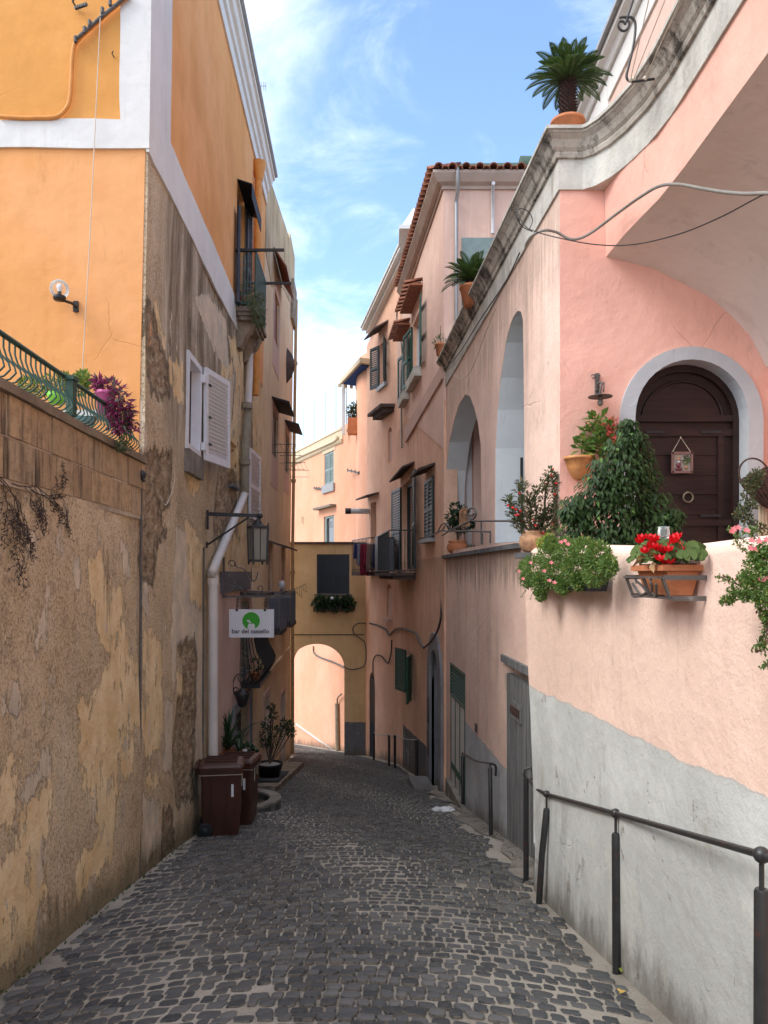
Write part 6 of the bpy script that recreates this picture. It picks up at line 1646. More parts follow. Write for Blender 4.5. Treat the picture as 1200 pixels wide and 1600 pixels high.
# ---- terracotta plaque
TP = root('face_plaque', V(RA.at(726, 800, -.6)), 'round topped terracotta plaque with relief on the loggia wall', 'plaque')
dz_ = V((1.36, 12.6, 0)); pc = at(726, 806, 12.9); wq = 8.2*12.9/1200
op = [pc+V((x*wq, 0, z*wq)) for x, z in [(-1, -2.0), (1, -2.0), (1, .6)]+[(math.cos(t), .6+math.sin(t)) for t in [PI*i/10 for i in range(1, 10)]]+[(-1, .6)]]
mb = MB(); mb.prism(op, (0, .05, 0)); make('slab', mb, M['terra_old'], TP)
mb = MB(); mb.ball(pc+V((0, -.01, .02)), .055, 8, (1, 1, 1.2))
for sx in (-.03, .03): mb.ball(pc+V((sx, -.05, .04)), .014, 5)
mb.ball(pc+V((0, -.06, .01)), .016, 5); mb.tube([pc+V((x, -.05, -.03)) for x in (-.025, 0, .025)], .008, 4)
for i in range(9): t = PI*i/8; mb.ball(pc+V((.07*math.cos(t), -.01, .03+.07*math.sin(t))), .02, 5)
mb.box(pc+V((0, -.005, -.12)), (.10, .03, .04)); make('relief', mb, M['terra_old'], TP)

# ---- hanging picture on the brown door
PC = root('hanging_plaque', at(1065, 722, 7.08), 'small framed relief picture hanging on the brown door', 'picture')
dq = 7.09; A7 = lambda x, y, o=0: at(x, y, dq)-V((0, o, 0))
mb = MB(); f0, f1 = A7(1048.5, 739.5), A7(1081.5, 706.5)
for a, b in (((1050, 707), (1050, 739)), ((1080, 707), (1080, 739)), ((1049, 708), (1081, 708)), ((1049, 738), (1081, 738))): mb.bar(A7(*a, .012), A7(*b, .012), .016, .02)
make('frame', mb, simple('pale_brown_frame', (.22,.12,.10), .7, .2), PC)
mb = MB(); mb.box((f0+f1)/2, (.17, .008, .17)); make('backing', mb, simple('picture_backing', (.42,.36,.32), .8, .15), PC)
mb = MB()
for x, y, r_ in ((1057, 733, .017), (1062, 733, .017), (1059, 727, .022)): mb.ball(A7(x, y, .015), r_, 7)
make('figure_body', mb, simple('plum_relief', (.16,.05,.06), .7, .2), PC)
mb = MB(); mb.lathe([(.022, -.012), (.016, .0), (.001, .04)], A7(1059, 718, .018), 8); make('figure_hat', mb, M['terra_old'], PC)
mb = MB(); mb.ball(A7(1059, 722, .022), .013, 6); make('figure_beard', mb, M['whitepaint'], PC)
mb = MB()
random.seed(5)
for i in range(46): a = random.uniform(0, 2*PI); rr = random.uniform(0, .032); mb.leaf(A7(1071, 719, .012)+V((rr*math.cos(a), 0, rr*math.sin(a))), (math.cos(a), -.5, math.sin(a)), (0, -1, 0), .022, .012)
make('relief_plant', mb, M['varieg'], PC)
mb = MB(); mb.ball(A7(1071, 731, .014), .016, 7); make('relief_pot', mb, M['terra_old'], PC)
mb = MB(); n0 = A7(1063, 684, .01); mb.tube([A7(1050, 707, .01), n0, A7(1079, 707, .01)], .0035, 4); mb.ball(n0, .008, 6); make('hanging_string', mb, M['cord'], PC)

# ---- litter
mb = MB(); g = gpt(692, 1267); random.seed(9)
for cx_, r_ in ((-.09, .07), (.05, .11)):
    vs = []; n = 14
    for j in range(5):
        for i in range(n): a = 2*PI*i/n; rr = r_*math.cos(j/5*PI/2)*random.uniform(.75, 1.2); vs.append(g+V((cx_+rr*math.cos(a)*1.2, rr*math.sin(a)*.8, .01+.05*math.sin(j/5*PI/2)*random.uniform(.6, 1.3))))
    mb.add(vs, [(j*n+i, j*n+(i+1) % n, (j+1)*n+(i+1) % n, (j+1)*n+i) for j in range(4) for i in range(n)]+[tuple(range(4*n, 5*n))])
o = make('plastic_bag', mb, M['litter'], None, org=g); tag(o, 'crumpled white plastic bag lying on the cobbles', 'litter')
# ================================================================ plants
def rv(): 
    while True:
        v = V((random.uniform(-1, 1), random.uniform(-1, 1), random.uniform(-1, 1)))
        if .02 < v.length < 1: return v
def cloud(mb, c, R_, n, L, W, out=.7, droop=.2, shell=.5, up=.2, fold=.25, jit=.3):
    c = V(c)
    for _ in range(n):
        v = rv(); v.normalize(); rr = random.uniform(shell, 1.0)**.7
        p = c+V((v.x*R_[0]*rr, v.y*R_[1]*rr, v.z*R_[2]*rr))
        d = (v*out+rv()*(1-out)+V((0, 0, up-droop))).normalized()
        nrm = (v+rv()*.7+V((0, 0, .5))).normalized(); l = L*random.uniform(1-jit, 1+jit)
        mb.leaf(p, d, nrm, l, W*l/L, fold, droop*.3)
def clumps(mb, pts, n, L, W, **k):
    for (c, r) in pts: cloud(mb, c, (r, r, r) if not hasattr(r, '__len__') else r, n, L, W, **k)
def flower(mb, p, r, n=5, up=V((0, -.5, .6))):
    up = V(up).normalized()
    for i in range(n):
        a = 2*PI*i/n+random.uniform(-.2, .2); q = V((math.cos(a), math.sin(a)*.5, math.sin(a)*.8)); q = (q+up*.5).normalized()
        mb.leaf(p, q, up, r, r*.8, .1)
def potprof(r0, r1, h, rim=.02, lip=.008):
    return [(.001, 0), (r0, 0), (r0+(r1-r0)*.9, h*.86), (r1+lip, h*.87), (r1+lip, h), (r1-rim, h), (r1-rim*1.2, h*.9), (.001, h*.88)]
def pot(parent, p, r0, r1, h, mat, n=24, **k):
    mb = MB(); mb.lathe(potprof(r0, r1, h), p, n, **k); return make('pot', mb, mat, parent)
def soil(parent, p, r):
    mb = MB(); mb.lathe([(.001, .005), (r, .0)], p, 12); return make('soil', mb, M['soil'], parent)

# ---- sago palms
def cycad(nm_label, base, trunk_h, trunk_r, L, nf, seed, potargs=None):
    random.seed(seed); base = V(base); r = root('sago_palm', base, nm_label, 'potted palm', 'sago palms in terracotta pots')
    pr0, pr1, ph = potargs; pot(r, base, pr0, pr1, ph, M['terra'])
    soil(r, base+V((0, 0, ph*.9)), pr1*.85)
    tb = base+V((0, 0, ph*.85)); mb = MB()
    mb.lathe([(trunk_r*.8, 0), (trunk_r, trunk_h*.4), (trunk_r*.95, trunk_h*.8), (trunk_r*.6, trunk_h), (.001, trunk_h+.02)], tb, 14)
    for i in range(260):
        a = i*2.399; z = trunk_h*(i/260); q = tb+V((math.cos(a)*trunk_r*.93, math.sin(a)*trunk_r*.93, z)); mb.leaf(q, (math.cos(a), math.sin(a), .9), (0, 0, 1), trunk_r*.42, trunk_r*.3)
    make('trunk', mb, M['caudex'], r)
    mb = MB(); top = tb+V((0, 0, trunk_h))
    for i in range(nf):
        a = i*2.399+random.uniform(-.2, .2); f = (i+.5)/nf; el = math.radians(84-74*f+random.uniform(-6, 6)); Lf = L*random.uniform(.85, 1.08)*(0.8+.2*f)
        hd = V((math.cos(a), math.sin(a), 0)); k = 16; pts = []; p = V(top)+hd*trunk_r*.4; e = el
        for j in range(k+1):
            pts.append(V(p)); p = p+(hd*math.cos(e)+V((0, 0, math.sin(e))))*(Lf/k); e -= math.radians(2.4+1.6*f)
        sd = V((-hd.y, hd.x, 0)); mb.tube(pts, [.006*(1-.6*j/k)+.001 for j in range(k+1)], 4)
        for j in range(1, 3*k):
            t = j/(3*k); i0 = int(t*k); q = pts[i0].lerp(pts[i0+1], t*k-i0); dr = (pts[i0+1]-pts[i0]).normalized(); upv = sd.cross(dr)
            ll = L*.19*math.sin(PI*min(1, t*.93+.1))**.6
            for s_ in (-1, 1): mb.leaf(q, sd*s_*.85+dr*.55+upv*(-.25 if upv.z > 0 else .25)*-1, upv, ll, .0085, .35)
    make('fronds', mb, M['cycad'], r); return r
cp_ = V((RA.x(6.95)+.08, 7.08, 5.56)); cpx = at(887, 192, 7.1)
cycad('sago palm in terracotta pot on the corner of the sooty cornice', (cpx.x, 7.1, 5.57), .40, .075, .40, 56, 4, (.10, .15, .20))
q = at(737, 448, 11.0); cycad('smaller sago palm in round pot further along the arcade roof', (q.x, 11.0, 5.42), .12, .07, .50, 46, 8, (.12, .17, .28))

# ---- ficus behind the parapet
random.seed(21)
FB_ = root('ficus_shrub', (1.75, 5.95, 1.30), 'large dark green ficus shrub with drooping glossy leaves before the brown door', 'potted shrub')
Df = 5.7; mb = MB(); A5 = lambda x, y, d=Df: at(x, y, d)
cs_ = [((978, 668), 14), ((988, 690), 18), ((965, 700), 20), ((1000, 715), 26), ((975, 735), 34), ((945, 735), 26), ((1015, 745), 24), ((940, 765), 36), ((985, 775), 42), ((1025, 785), 26), ((915, 795), 32), ((955, 810), 40), ((1000, 815), 40), ((1035, 815), 22), ((905, 825), 26), ((940, 840), 34), ((980, 845), 36), ((1015, 845), 26), ((900, 790), 22), ((1050, 805), 12), ((890, 800), 14), ((960, 760), 30)]
for (x, y), r_ in cs_:
    rr = r_*Df/1200; c = A5(x, y)+V((0, random.uniform(-.06, .10), 0))
    for _ in range(int(60+r_*7)):
        v = rv(); p = c+V((v.x*rr*1.05, v.y*rr*1.2, v.z*rr)); v.normalize()
        d = V((v.x*.5+random.uniform(-.35, .35), v.y*.5+random.uniform(-.4, .2), -.75+random.uniform(-.3, .5)))
        mb.leaf(p, d, (v+V((0, -.6, .6))).normalized(), random.uniform(.042, .064), .024, .22, .1)
make('foliage', mb, M['ficus'], FB_)
mb = MB(); b0_ = V((1.78, 5.8, 1.45))
for (x, y), r_ in cs_[::2]: c = A5(x, y); mb.tube(spline([b0_+V((random.uniform(-.05, .05), 0, 0)), (b0_+c)/2+V((random.uniform(-.05, .05), 0, .05)), c], 4), .006, 5)
make('stems', mb, M['bark'], FB_); pot(FB_, V((1.78, 5.8, 1.30)), .13, .18, .24, M['terra'])

# ---- fluted wall pot with coral flowers
random.seed(22)
KP = root('wall_pot', FD.at(906, 725), 'fluted terracotta wall pot with coral flowers beside the plate lamp', 'wall pot')
c = FD.at(905, 750, .10); s_ = 6.85/1200; h_ = 36*s_; mb = MB()
mb.lathe([(.03, .0), (.06, .02), (.105, h_*.55), (.122, h_*.86), (.135, h_*.88), (.135, h_), (.11, h_), (.10, h_*.8), (.001, h_*.8)], c, 44, None, .035, 18); make('pot', mb, M['terra2'], KP)
mb = MB(); clumps(mb, [(FD.at(x, y, .12), r_*s_) for (x, y), r_ in (((935, 660), 14), ((922, 680), 16), ((945, 690), 18), ((930, 700), 18), ((912, 700), 12), ((950, 675), 14))], 46, .085, .045, droop=.15); make('foliage', mb, M['fern'], KP)
mb = MB()
for _ in range(130): p = FD.at(random.gauss(957, 7), random.gauss(672, 8), .16+random.uniform(-.03, .05)); flower(mb, p, .017, 4)
for _ in range(30): p = FD.at(random.gauss(947, 12), random.gauss(664, 6), .18); flower(mb, p, .013, 4)
make('flowers', mb, M['coral'], KP)

# ---- crown of thorns in a round old pot
random.seed(23)
CT = root('thorn_plant', at(832, 865, 7.0), 'spiny branching plant with small red flowers in a round mottled pot', 'potted plant')
c = at(831, 865, 7.02); s_ = 7.02/1200; mb = MB(); mb.lathe([(.001, 0), (.05, 0), (.09, .03), (.118, .09), (.112, .15), (.085, .185), (.095, .205), (.08, .205), (.07, .18), (.001, .17)], c, 24); make('pot', mb, M['terra_old'], CT)
mb = MB(); ml = MB(); mf = MB(); A7_ = lambda x, y, d=0: at(x, y, 7.0+d)
def branch(pts, r=.011):
    P__ = spline(pts, 5); mb.tube(P__, [r*(1-.4*i/len(P__)) for i in range(len(P__))], 6)
    for i, p in enumerate(P__):
        if i < 3: continue
        for _ in range(17): v = rv(); ml.leaf(p+v*.05, (v.x, v.y, abs(v.z)), (0, 0, 1), random.uniform(.028, .05), .02)
        if random.random() < .16: flower(mf, p+rv()*.05-V((0, .03, 0)), .018, 5)
for pts in [[(832, 835), (815, 815), (800, 790), (795, 780)], [(832, 835), (820, 800), (812, 770), (818, 755)], [(833, 835), (838, 800), (835, 775), (845, 760)], [(835, 835), (850, 800), (852, 770), (858, 745)], [(836, 835), (862, 815), (868, 785), (865, 755), (860, 740)], [(832, 838), (845, 815), (865, 805), (882, 790)], [(834, 838), (855, 830), (872, 825), (882, 812)], [(830, 838), (812, 825), (806, 812), (800, 800)], [(832, 835), (828, 810), (830, 790), (824, 778)], [(834, 836), (844, 822), (850, 808), (862, 795)]]:
    dd_ = random.uniform(-.15, .15); branch([A7_(x, y, dd_*i/3) for i, (x, y) in enumerate(pts)])
make('stems', mb, M['bark'], CT); make('foliage', ml, M['olive'], CT); make('flowers', mf, M['redfl'], CT)
mb = MB(); p = at(826, 868, 7.0); mb.box(p+V((.06, .05, -.0)), (.30, .34, .05)); o = make('stone_shelf', mb, M['slate'], None, org=p); tag(o, 'small slate shelf under the round mottled pot', 'shelf')

# ---- heather dome and its neighbour
random.seed(24)
HT = root('heather_plant', at(885, 850, 6.2), 'grey purple heather dome between thorn plant and ficus', 'potted plant')
mb = MB(); c = at(884, 848, 6.15); cloud(mb, c, (.12, .12, .10), 1300, .022, .006, out=.9, droop=0, shell=.8, up=.5); cloud(mb, c-V((0, 0, .03)), (.09, .09, .07), 500, .02, .008); make('foliage', mb, M['purplegr'], HT); pot(HT, c-V((0, 0, .20)), .07, .09, .14, M['terra'])

# ---- balcony box of small leaved pink flowers (left)
random.seed(25)
def fp(px, py, off): return RP.at(px, py, off)
BX = root('flower_box', RP.at(895, 918, .12), 'long flower box overflowing with fine green leaves and pink flowers', 'flower box', 'flower boxes hung on the terrace parapet')
mb = MB(); u0, u1 = RP.hit(958, 918)[0]-.0, RP.hit(850, 918)[0]; zb_ = RP.hit(905, 922, .1)[1]
mb.hexa([RP.P(u, z, o) for z, (oa, ob) in ((zb_, (.04, .15)), (zb_+.10, (.02, .17))) for u, o in ((u0, oa), (u1, oa), (u1, ob), (u0, ob))]); make('box', mb, M['blackpl'], BX)
mb = MB(); mf = MB()
pts = [((x, y), r_) for (x, y), r_ in (((835, 890), 24), ((860, 872), 24), ((885, 862), 22), ((910, 862), 22), ((935, 868), 22), ((950, 885), 16), ((870, 895), 26), ((900, 890), 26), ((930, 895), 22), ((845, 912), 18), ((825, 905), 14), ((880, 915), 14), ((905, 908), 14), ((845, 930), 9), ((860, 850), 12), ((820, 885), 10))]
for (x, y), r_ in pts:
    c = RP.at(x, y, .17); rr = r_*c.y/1200
    for _ in range(int(r_*46)):
        v = rv(); p = c+V((v.x*rr*.8, v.y*rr*1.6, v.z*rr)); v.normalize(); mb.leaf(p, v+rv()*.8+V((0, 0, .2)), v+V((0, 0, .5)), random.uniform(.016, .030), .010)
for _ in range(16):   # stragglers
    x, y = random.choice([(812, 905), (818, 920), (828, 935), (848, 940), (955, 900), (962, 880), (806, 890), (816, 930), (850, 835), (870, 835)]); a_ = RP.at(x+random.uniform(8, 20)*(1 if x < 900 else -1), y-15, .16); b_ = RP.at(x+random.uniform(-3, 3), y+random.uniform(-4, 6), .18)
    mb.tube([a_, (a_+b_)/2+V((0, 0, .01)), b_], .002, 3)
    for k in range(12): q = a_.lerp(b_, k/11); mb.leaf(q, rv(), rv(), .018, .009)
make('foliage', mb, M['fern'], BX)
for x, y in ((850, 893), (861, 880), (866, 911), (858, 908), (811, 893), (829, 880), (876, 848), (882, 846), (887, 851), (817, 905)): mf = MB(); flower(mf, RP.at(x, y, .285), .020, 5); make('flower', mf, M['pinkfl'], BX)
for q, r_ in ((RP.at(858, 843, .10), .045), (RP.at(846, 848, .1), .035), (RP.at(866, 849, .1), .03)): mb = MB(); clumps(mb, [(q, r_)], 150, .024, .014, out=.4); make('lime_sprig', mb, M['lime'], BX)

# ---- cyclamen in a terracotta trough held by an iron rack
random.seed(26)
CY = root('flower_box', RP.at(1035, 935, .1), 'terracotta trough of red cyclamen held in an iron rack', 'flower box', 'flower boxes hung on the terrace parapet')
ua, ub = RP.hit(1088, 905, .12)[0], RP.hit(985, 905, .12)[0]
ua, ub = 3.54, 3.92
zt, z0 = 1.638, 1.495
lv = [(z0, .035, .135, .035), (z0+(zt-z0)*.8, .012, .165, .008), (zt-.03, .005, .18, -.008), (zt, .005, .185, -.010)]
mb = MB()
for (za, a0, a1, e0), (zc, c0_, c1_, e1) in zip(lv, lv[1:]):
    mb.hexa([RP.P(u, za, o) for u, o in ((ua+e0, a0), (ub-e0, a0), (ub-e0, a1), (ua+e0, a1))]+[RP.P(u, zc-.0005, o) for u, o in ((ua+e1, c0_), (ub-e1, c0_), (ub-e1, c1_), (ua+e1, c1_))])
mb.fbox(RP, ua-.014, ub+.014, zt-.028, zt-.004, -.002, .192)
make('trough', mb, M['terra'], CY)
mb = MB(); mb.fbox(RP, ua+.02, ub-.02, zt-.003, zt+.006, .02, .16); make('soil', mb, M['soil'], CY)
mb = MB(); zr_, zl = zt-.06, z0-.012
for z, o in ((zr_, .205), (zl, .165)):
    mb.bar(RP.P(ua-.05, z, 0), RP.P(ua-.05, z, o), .007, .022); mb.bar(RP.P(ub+.05, z, 0), RP.P(ub+.05, z, o), .007, .022); mb.bar(RP.P(ua-.05, z, o), RP.P(ub+.05, z, o), .022, .010)
mb.bar(RP.P(ua-.05, zl, .10), RP.P(ub+.05, zl, .10), .022, .006)
for u in (ua-.04, ub+.04, (ua+ub)/2): mb.bar(RP.P(u, zr_, .205), RP.P(u, zl, .17), .020, .010)
uc = (ua+ub)/2
for s_ in (-1, 1):
    mb.tube(spline([RP.P(uc+s_*.03, zl+.02, .175), RP.P(uc+s_*.06, zl+.05, .185), RP.P(uc+s_*.09, zr_-.02, .203), RP.P(uc+s_*.10, zr_-.005, .206), RP.P(uc+s_*.09, zr_-.03, .202)], 4), .006, 5)
    mb.tube(spline([RP.P(uc+s_*.04, zl+.02, .175), RP.P(uc+s_*.10, zl+.01, .18), RP.P(uc+s_*.15, zr_-.03, .202)], 4), .006, 5)
for u in (ua-.045, ub+.045): mb.bar(RP.P(u, zl, .0), RP.P(u, zr_, .0), .02, .008)
make('iron_rack', mb, M['rackiron'], CY)
def roundleaf(mb, c, nrm, r, n=9):
    nrm = V(nrm).normalized(); x = nrm.cross(V((.1, .9, .3))).normalized(); y = nrm.cross(x); vs = [V(c)-nrm*r*.12]
    for i in range(n+1):
        a = PI*.5+.35+(2*PI-.7)*i/n; rr = r*(1+.15*math.cos(a-PI*1.5)); vs.append(V(c)+x*rr*math.cos(a)+y*rr*math.sin(a)+nrm*random.uniform(-.06, .06)*r)
    mb.add(vs, [(0, i, i+1) for i in range(1, n+1)], True)
mb = MB(); ms = MB(); pc_ = [RP.P(u, zt+.02, .09) for u in (ua+.08, (ua+ub)/2, ub-.08)]
for i in range(120):
    c0 = random.choice(pc_); v = rv(); v.normalize(); v.z = abs(v.z)*.9-.15; p = c0+V((v.x*.12, v.y*.20, .02+v.z*.09))
    if p.x > RP.x(p.y)+.0: p.x = RP.x(p.y)-random.uniform(.0, .08)
    roundleaf(mb, p, (v.x*.7-.2, v.y*.5-.5, .6+random.uniform(-.3, .3)), random.uniform(.018, .036)); ms.tube([c0, (c0+p)/2+V((0, 0, .02)), p], .002, 3)
make('foliage', mb, M['varieg'], CY); 
mf = MB()
for i in range(46):
    tx, ty = random.choice([(1003, 845), (1015, 838), (1025, 848), (1035, 858), (1042, 866), (1060, 850), (1052, 845), (1035, 862), (1012, 848), (1022, 842), (1048, 862)]); b_ = at(tx+random.uniform(-8, 8), ty+random.uniform(-4, 18), 3.56+random.uniform(-.10, .08))
    ms.tube([random.choice(pc_), b_], .0018, 3)
    for k in range(5): a = 2*PI*k/5; mf.leaf(b_, (math.cos(a)*.6, math.sin(a)*.6-.15, .8), (math.cos(a), math.sin(a), 0), .040, .030, .15, .0)
make('stems', ms, M['fern'], CY); make('flowers', mf, M['redfl'], CY)
mb = MB(); clumps(mb, [(RP.P(ua+.10, zt+.03, .20), (.04, .07, .025))], 26, .05, .03, droop=.4); make('dry_leaf', mb, simple('dry_leaf_tan', (.42, .26, .13), .8, .2), CY)

# ---- right hand cascade of pink flowers
random.seed(27)
GR = root('flower_box', RP.P(3.05, 1.4, .12), 'straggly cascade of coral pink flowers at the right edge of the parapet', 'flower box', 'flower boxes hung on the terrace parapet')
mb = MB(); mb.fbox(RP, 2.12, 2.55, 1.50, 1.61, .02, .16); make('box', mb, M['blackpl'], GR)
mb = MB(); ml = MB(); mf = MB(); md = MB()
def AR_(x, y, o=.16):
    k = (x-600)/FP; D = (1.62-o)/(k+.042); return V((k*D, D, H+(HZ-y)/FP*D))
for (x, y), r_ in (((1195, 875), 24), ((1180, 890), 20), ((1190, 915), 22), ((1205, 900), 26), ((1175, 915), 14), ((1165, 905), 12), ((1195, 940), 16), ((1200, 860), 16), ((1182, 868), 13), ((1186, 935), 11), ((1150, 925), 12), ((1138, 938), 9), ((1200, 965), 10), ((1163, 932), 10), ((1215, 930), 26), ((1240, 890), 34), ((1280, 880), 36), ((1320, 880), 36), ((1250, 940), 30), ((1300, 950), 28), ((1360, 900), 30)):
    c = AR_(x, y); rr = r_*c.y/1200
    for _ in range(int(r_*14)):
        v = rv(); p = c+V((v.x*rr, v.y*rr*1.5, v.z*rr)); ml.leaf(p, rv()+V((0, 0, .2)), rv()+V((0, 0, .8)), random.uniform(.010, .019), .009)
for pts in ([(1195, 870), (1170, 850), (1150, 835), (1140, 828)], [(1195, 875), (1165, 862), (1148, 845)], [(1200, 860), (1180, 840), (1163, 828)], [(1180, 915), (1150, 912), (1135, 905), (1124, 902)], [(1185, 910), (1160, 925), (1140, 935), (1126, 942)], [(1190, 930), (1188, 960), (1195, 985), (1180, 1015)], [(1195, 950), (1198, 980), (1192, 1000), (1196, 1020)], [(1200, 975), (1195, 1005), (1185, 1010)], [(1192, 850), (1178, 830), (1175, 826)], [(1200, 1030), (1198, 1040), (1192, 1040)]):
    P__ = spline([AR_(x, y) for x, y in pts], 5); mb.tube(P__, .0022, 4)
    for p in P__[4:]:
        for _ in range(7): ml.leaf(p+rv()*.014, rv(), rv(), random.uniform(.009, .016), .008)
for x, y in ((1146, 828), (1153, 826), (1166, 830), (1174, 846), (1186, 847), (1172, 858), (1143, 832), (1189, 907), (1198, 907), (1180, 860), (1197, 845)): 
    mf = MB(); flower(mf, AR_(x, y, .19), .017, 5); make('flower', mf, M['pinkfl'], GR)
for x, y in ((1188, 955), (1196, 970), (1192, 1000), (1180, 1014), (1160, 920), (1150, 908), (1135, 905), (1200, 945), (1178, 925)): 
    for _ in range(9): md.leaf(AR_(x+random.uniform(-5, 5), y+random.uniform(-6, 6)), rv(), rv(), .016, .010)
make('stems', mb, M['bark'], GR); make('foliage', ml, M['fern'], GR); make('dry_leaf', md, simple('withered_leaf', (.16, .085, .045), .8, .3), GR)

# ---- wicker basket
random.seed(28)
BK_ = root('wicker_basket', at(1200, 790, 6.6), 'dark wicker wall basket tilted beside the doorway surround', 'basket')
dq = 6.6; mb = MB(); axis = Matrix.Rotation(math.radians(-28), 3, 'Y'); c = at(1208, 793, dq); axis = axis @ Matrix.Scale(1.2, 3); 
pr = [(.02, .0), (.05, .04), (.085, .12), (.105, .20), (.112, .26)]
for i in range(30):
    t = i/29; r_ = np.interp(t, [0, .2, .5, .8, 1], [.02, .05, .085, .105, .112]); z = t*.27
    mb.tube([c+axis @ V((r_*math.cos(a), r_*math.sin(a), z+.004*math.sin(a*9+i*PI))) for a in [2*PI*k/26 for k in range(27)]], .0085, 4, False)
for k in range(22): a = 2*PI*k/22; mb.tube([c+axis @ V((r_*math.cos(a), r_*math.sin(a), z)) for r_, z in pr], .008, 4)
make('basket_weave', mb, M['wicker'], BK_)
mb = MB(); mb.tube([c+axis @ V((.105*math.cos(a), .02, .27+.12*math.sin(a))) for a in [PI*k/14 for k in range(15)]], .008, 6); make('handle', mb, M['wicker'], BK_)
mb = MB(); mb.lathe([(.001, .20), (.09, .20)], c, 12, axis); make('lining', mb, M['soil'], BK_)
VN = root('trailing_plant', at(1185, 740, 6.35), 'pale green trailing plant hanging from the wicker basket', 'plant')
mb = MB(); ml = MB()
for pts in ([(1186, 735), (1170, 750), (1165, 780), (1160, 800), (1165, 815)], [(1180, 740), (1172, 765), (1176, 790), (1168, 812)], [(1175, 790), (1158, 798), (1152, 806)], [(1170, 812), (1185, 822), (1196, 830)], [(1186, 740), (1182, 752), (1178, 760)]):
    P__ = spline([at(x, y, 6.35) for x, y in pts], 8); mb.tube(P__, .003, 4)
    for p in P__:
        for _ in range(9): v = rv(); ml.leaf(p+v*.036, v, rv(), random.uniform(.018, .032), .018)
make('stems', mb, M['bark'], VN); make('foliage', ml, M['olive'], VN)
mb = MB()
for i in range(26): x = random.uniform(1186, 1212); mb.tube([at(x, 785, 6.7), at(x-random.uniform(0, 3), 938, 6.7)], .006, 4)
o = make('dry_canes', mb, M['cream'], None, org=at(1198, 938, 6.7)); tag(o, 'bundle of dry yellow canes standing below the wicker basket', 'canes')

# ---- glass jar
mb = MB(); c = at(1037, 841, 5.0); mb.lathe([(.001, 0), (.036, 0), (.038, .01), (.038, .055), (.034, .06), (.036, .075), (.033, .075), (.031, .06), (.034, .055), (.034, .012), (.001, .01)], c, 18); o = make('glass_jar', mb, M['glassclear'], None, org=c); tag(o, 'small clear glass jar on the parapet behind the cyclamen', 'jar')

# ---- pot in the arch
random.seed(29)
PA = root('potted_shrub', RA.P(11.6, 1.93, -.02), 'squat terracotta pot with a small dark shrub on the slate ledge', 'potted shrub')
c = RA.at(715, 858, -.10); c.z = 1.93; s_ = c.y/1200; mb = MB(); mb.lathe([(.001, 0), (.10, 0), (.17, .05), (.195, .11), (.175, .175), (.145, .19), (.165, .215), (.165, .235), (.135, .235), (.12, .2), (.001, .2)], c, 26); make('pot', mb, M['terra'], PA)
mb = MB(); clumps(mb, [(at(x, y, c.y), r_*s_) for (x, y), r_ in (((712, 795), 9), ((722, 800), 9), ((708, 808), 9), ((718, 812), 11), ((728, 812), 8), ((714, 822), 10), ((724, 824), 8), ((706, 818), 6), ((736, 820), 3))], 90, .07, .032); make('foliage', mb, M['dkleaf'], PA)
mb = MB(); 
for x in (712, 716, 721): mb.tube([c+V((0, 0, .2)), at(x, 815, c.y)], .01, 5)
make('stems', mb, M['bark'], PA)
mb = MB(); c = RA.at(736, 856, -.15); c.z = 1.93; cloud(mb, c, (.07, .1, .09), 60, .09, .02, up=.6); o = make('small_succulent', mb, M['dkleaf'], None, org=c); tag(o, 'tiny dark plant beside the squat terracotta pot', 'plant')
c = RA.at(688, 552, .1); q = at(688, 556, 14.2); PSm = root('potted_plant', q, 'tiny terracotta pot with wispy plant at the end of the arcade cornice', 'potted plant')
pot(PSm, q, .07, .10, .22, M['terra']); mb = MB(); cloud(mb, q+V((0, 0, .25)), (.12, .12, .10), 120, .08, .012, up=.5); mb.tube([q+V((0, 0, .2)), q+V((0, 0, .55))], .006, 4); make('foliage', mb, M['olive'], PSm)

# ---- balcony greenery on the orange house
random.seed(30)
BP = root('balcony_plants', PL.P(13.5, bz, .4), 'trailing grey green plants spilling over the green iron balcony', 'plant')
mb = MB()
for (x, y), r_, o in (((396, 460), 6, .32), ((400, 472), 7, .36), ((403, 485), 7, .38), ((408, 465), 4, .38), ((397, 480), 6, .36), ((402, 497), 5, .38), ((408, 490), 4, .40), ((405, 506), 4, .38), ((390, 466), 4, .3), ((409, 502), 3, .4), ((393, 475), 5, .34)):
    u, z = PL.hit(x, y, o); c = PL.P(u, z, o); rr = r_*u/1200
    for _ in range(90): v = rv(); mb.leaf(c+v*rr*1.1, v+V((0, 0, -.3)), rv(), random.uniform(.05, .10), .012)
make('foliage', mb, M['olive'], BP)
PB_ = root('potted_plant', PL.P(12.95, bz, .17), 'terracotta pot behind the balcony wire mesh', 'potted plant'); q = PL.P(12.95, bz+.005, .17)
pot(PB_, q, .10, .13, .26, M['terra']); mb = MB(); cloud(mb, q+V((0, 0, .36)), (.13, .13, .14), 160, .08, .02); make('foliage', mb, M['olive'], PB_)

# ---- window box on the mustard wall
random.seed(31)
WB = root('window_box', FA.P(-1.7, -.0, .1), 'three dark bushy plants in a rail box under the navy window', 'window box')
s_ = 25.3/1200; mb = MB(); a, b = FA.at(490, 952, .15), FA.at(552, 952, .15); mb.bar(a, b, .22, .16); make('box', mb, M['hood'], WB)
for x in (501, 521, 542):
    mb = MB(); clumps(mb, [(FA.at(x+dx, 943+dy, .2), 7.5*s_) for dx, dy in ((-5, 0), (5, 1), (0, -4), (1, 5))], 120, .11, .05); make('bush', mb, M['dkleaf'], WB)
mb = MB(); mb.ball(FA.at(519, 935, .3), .06, 6); make('white_bloom', mb, M['whitepaint'], WB)

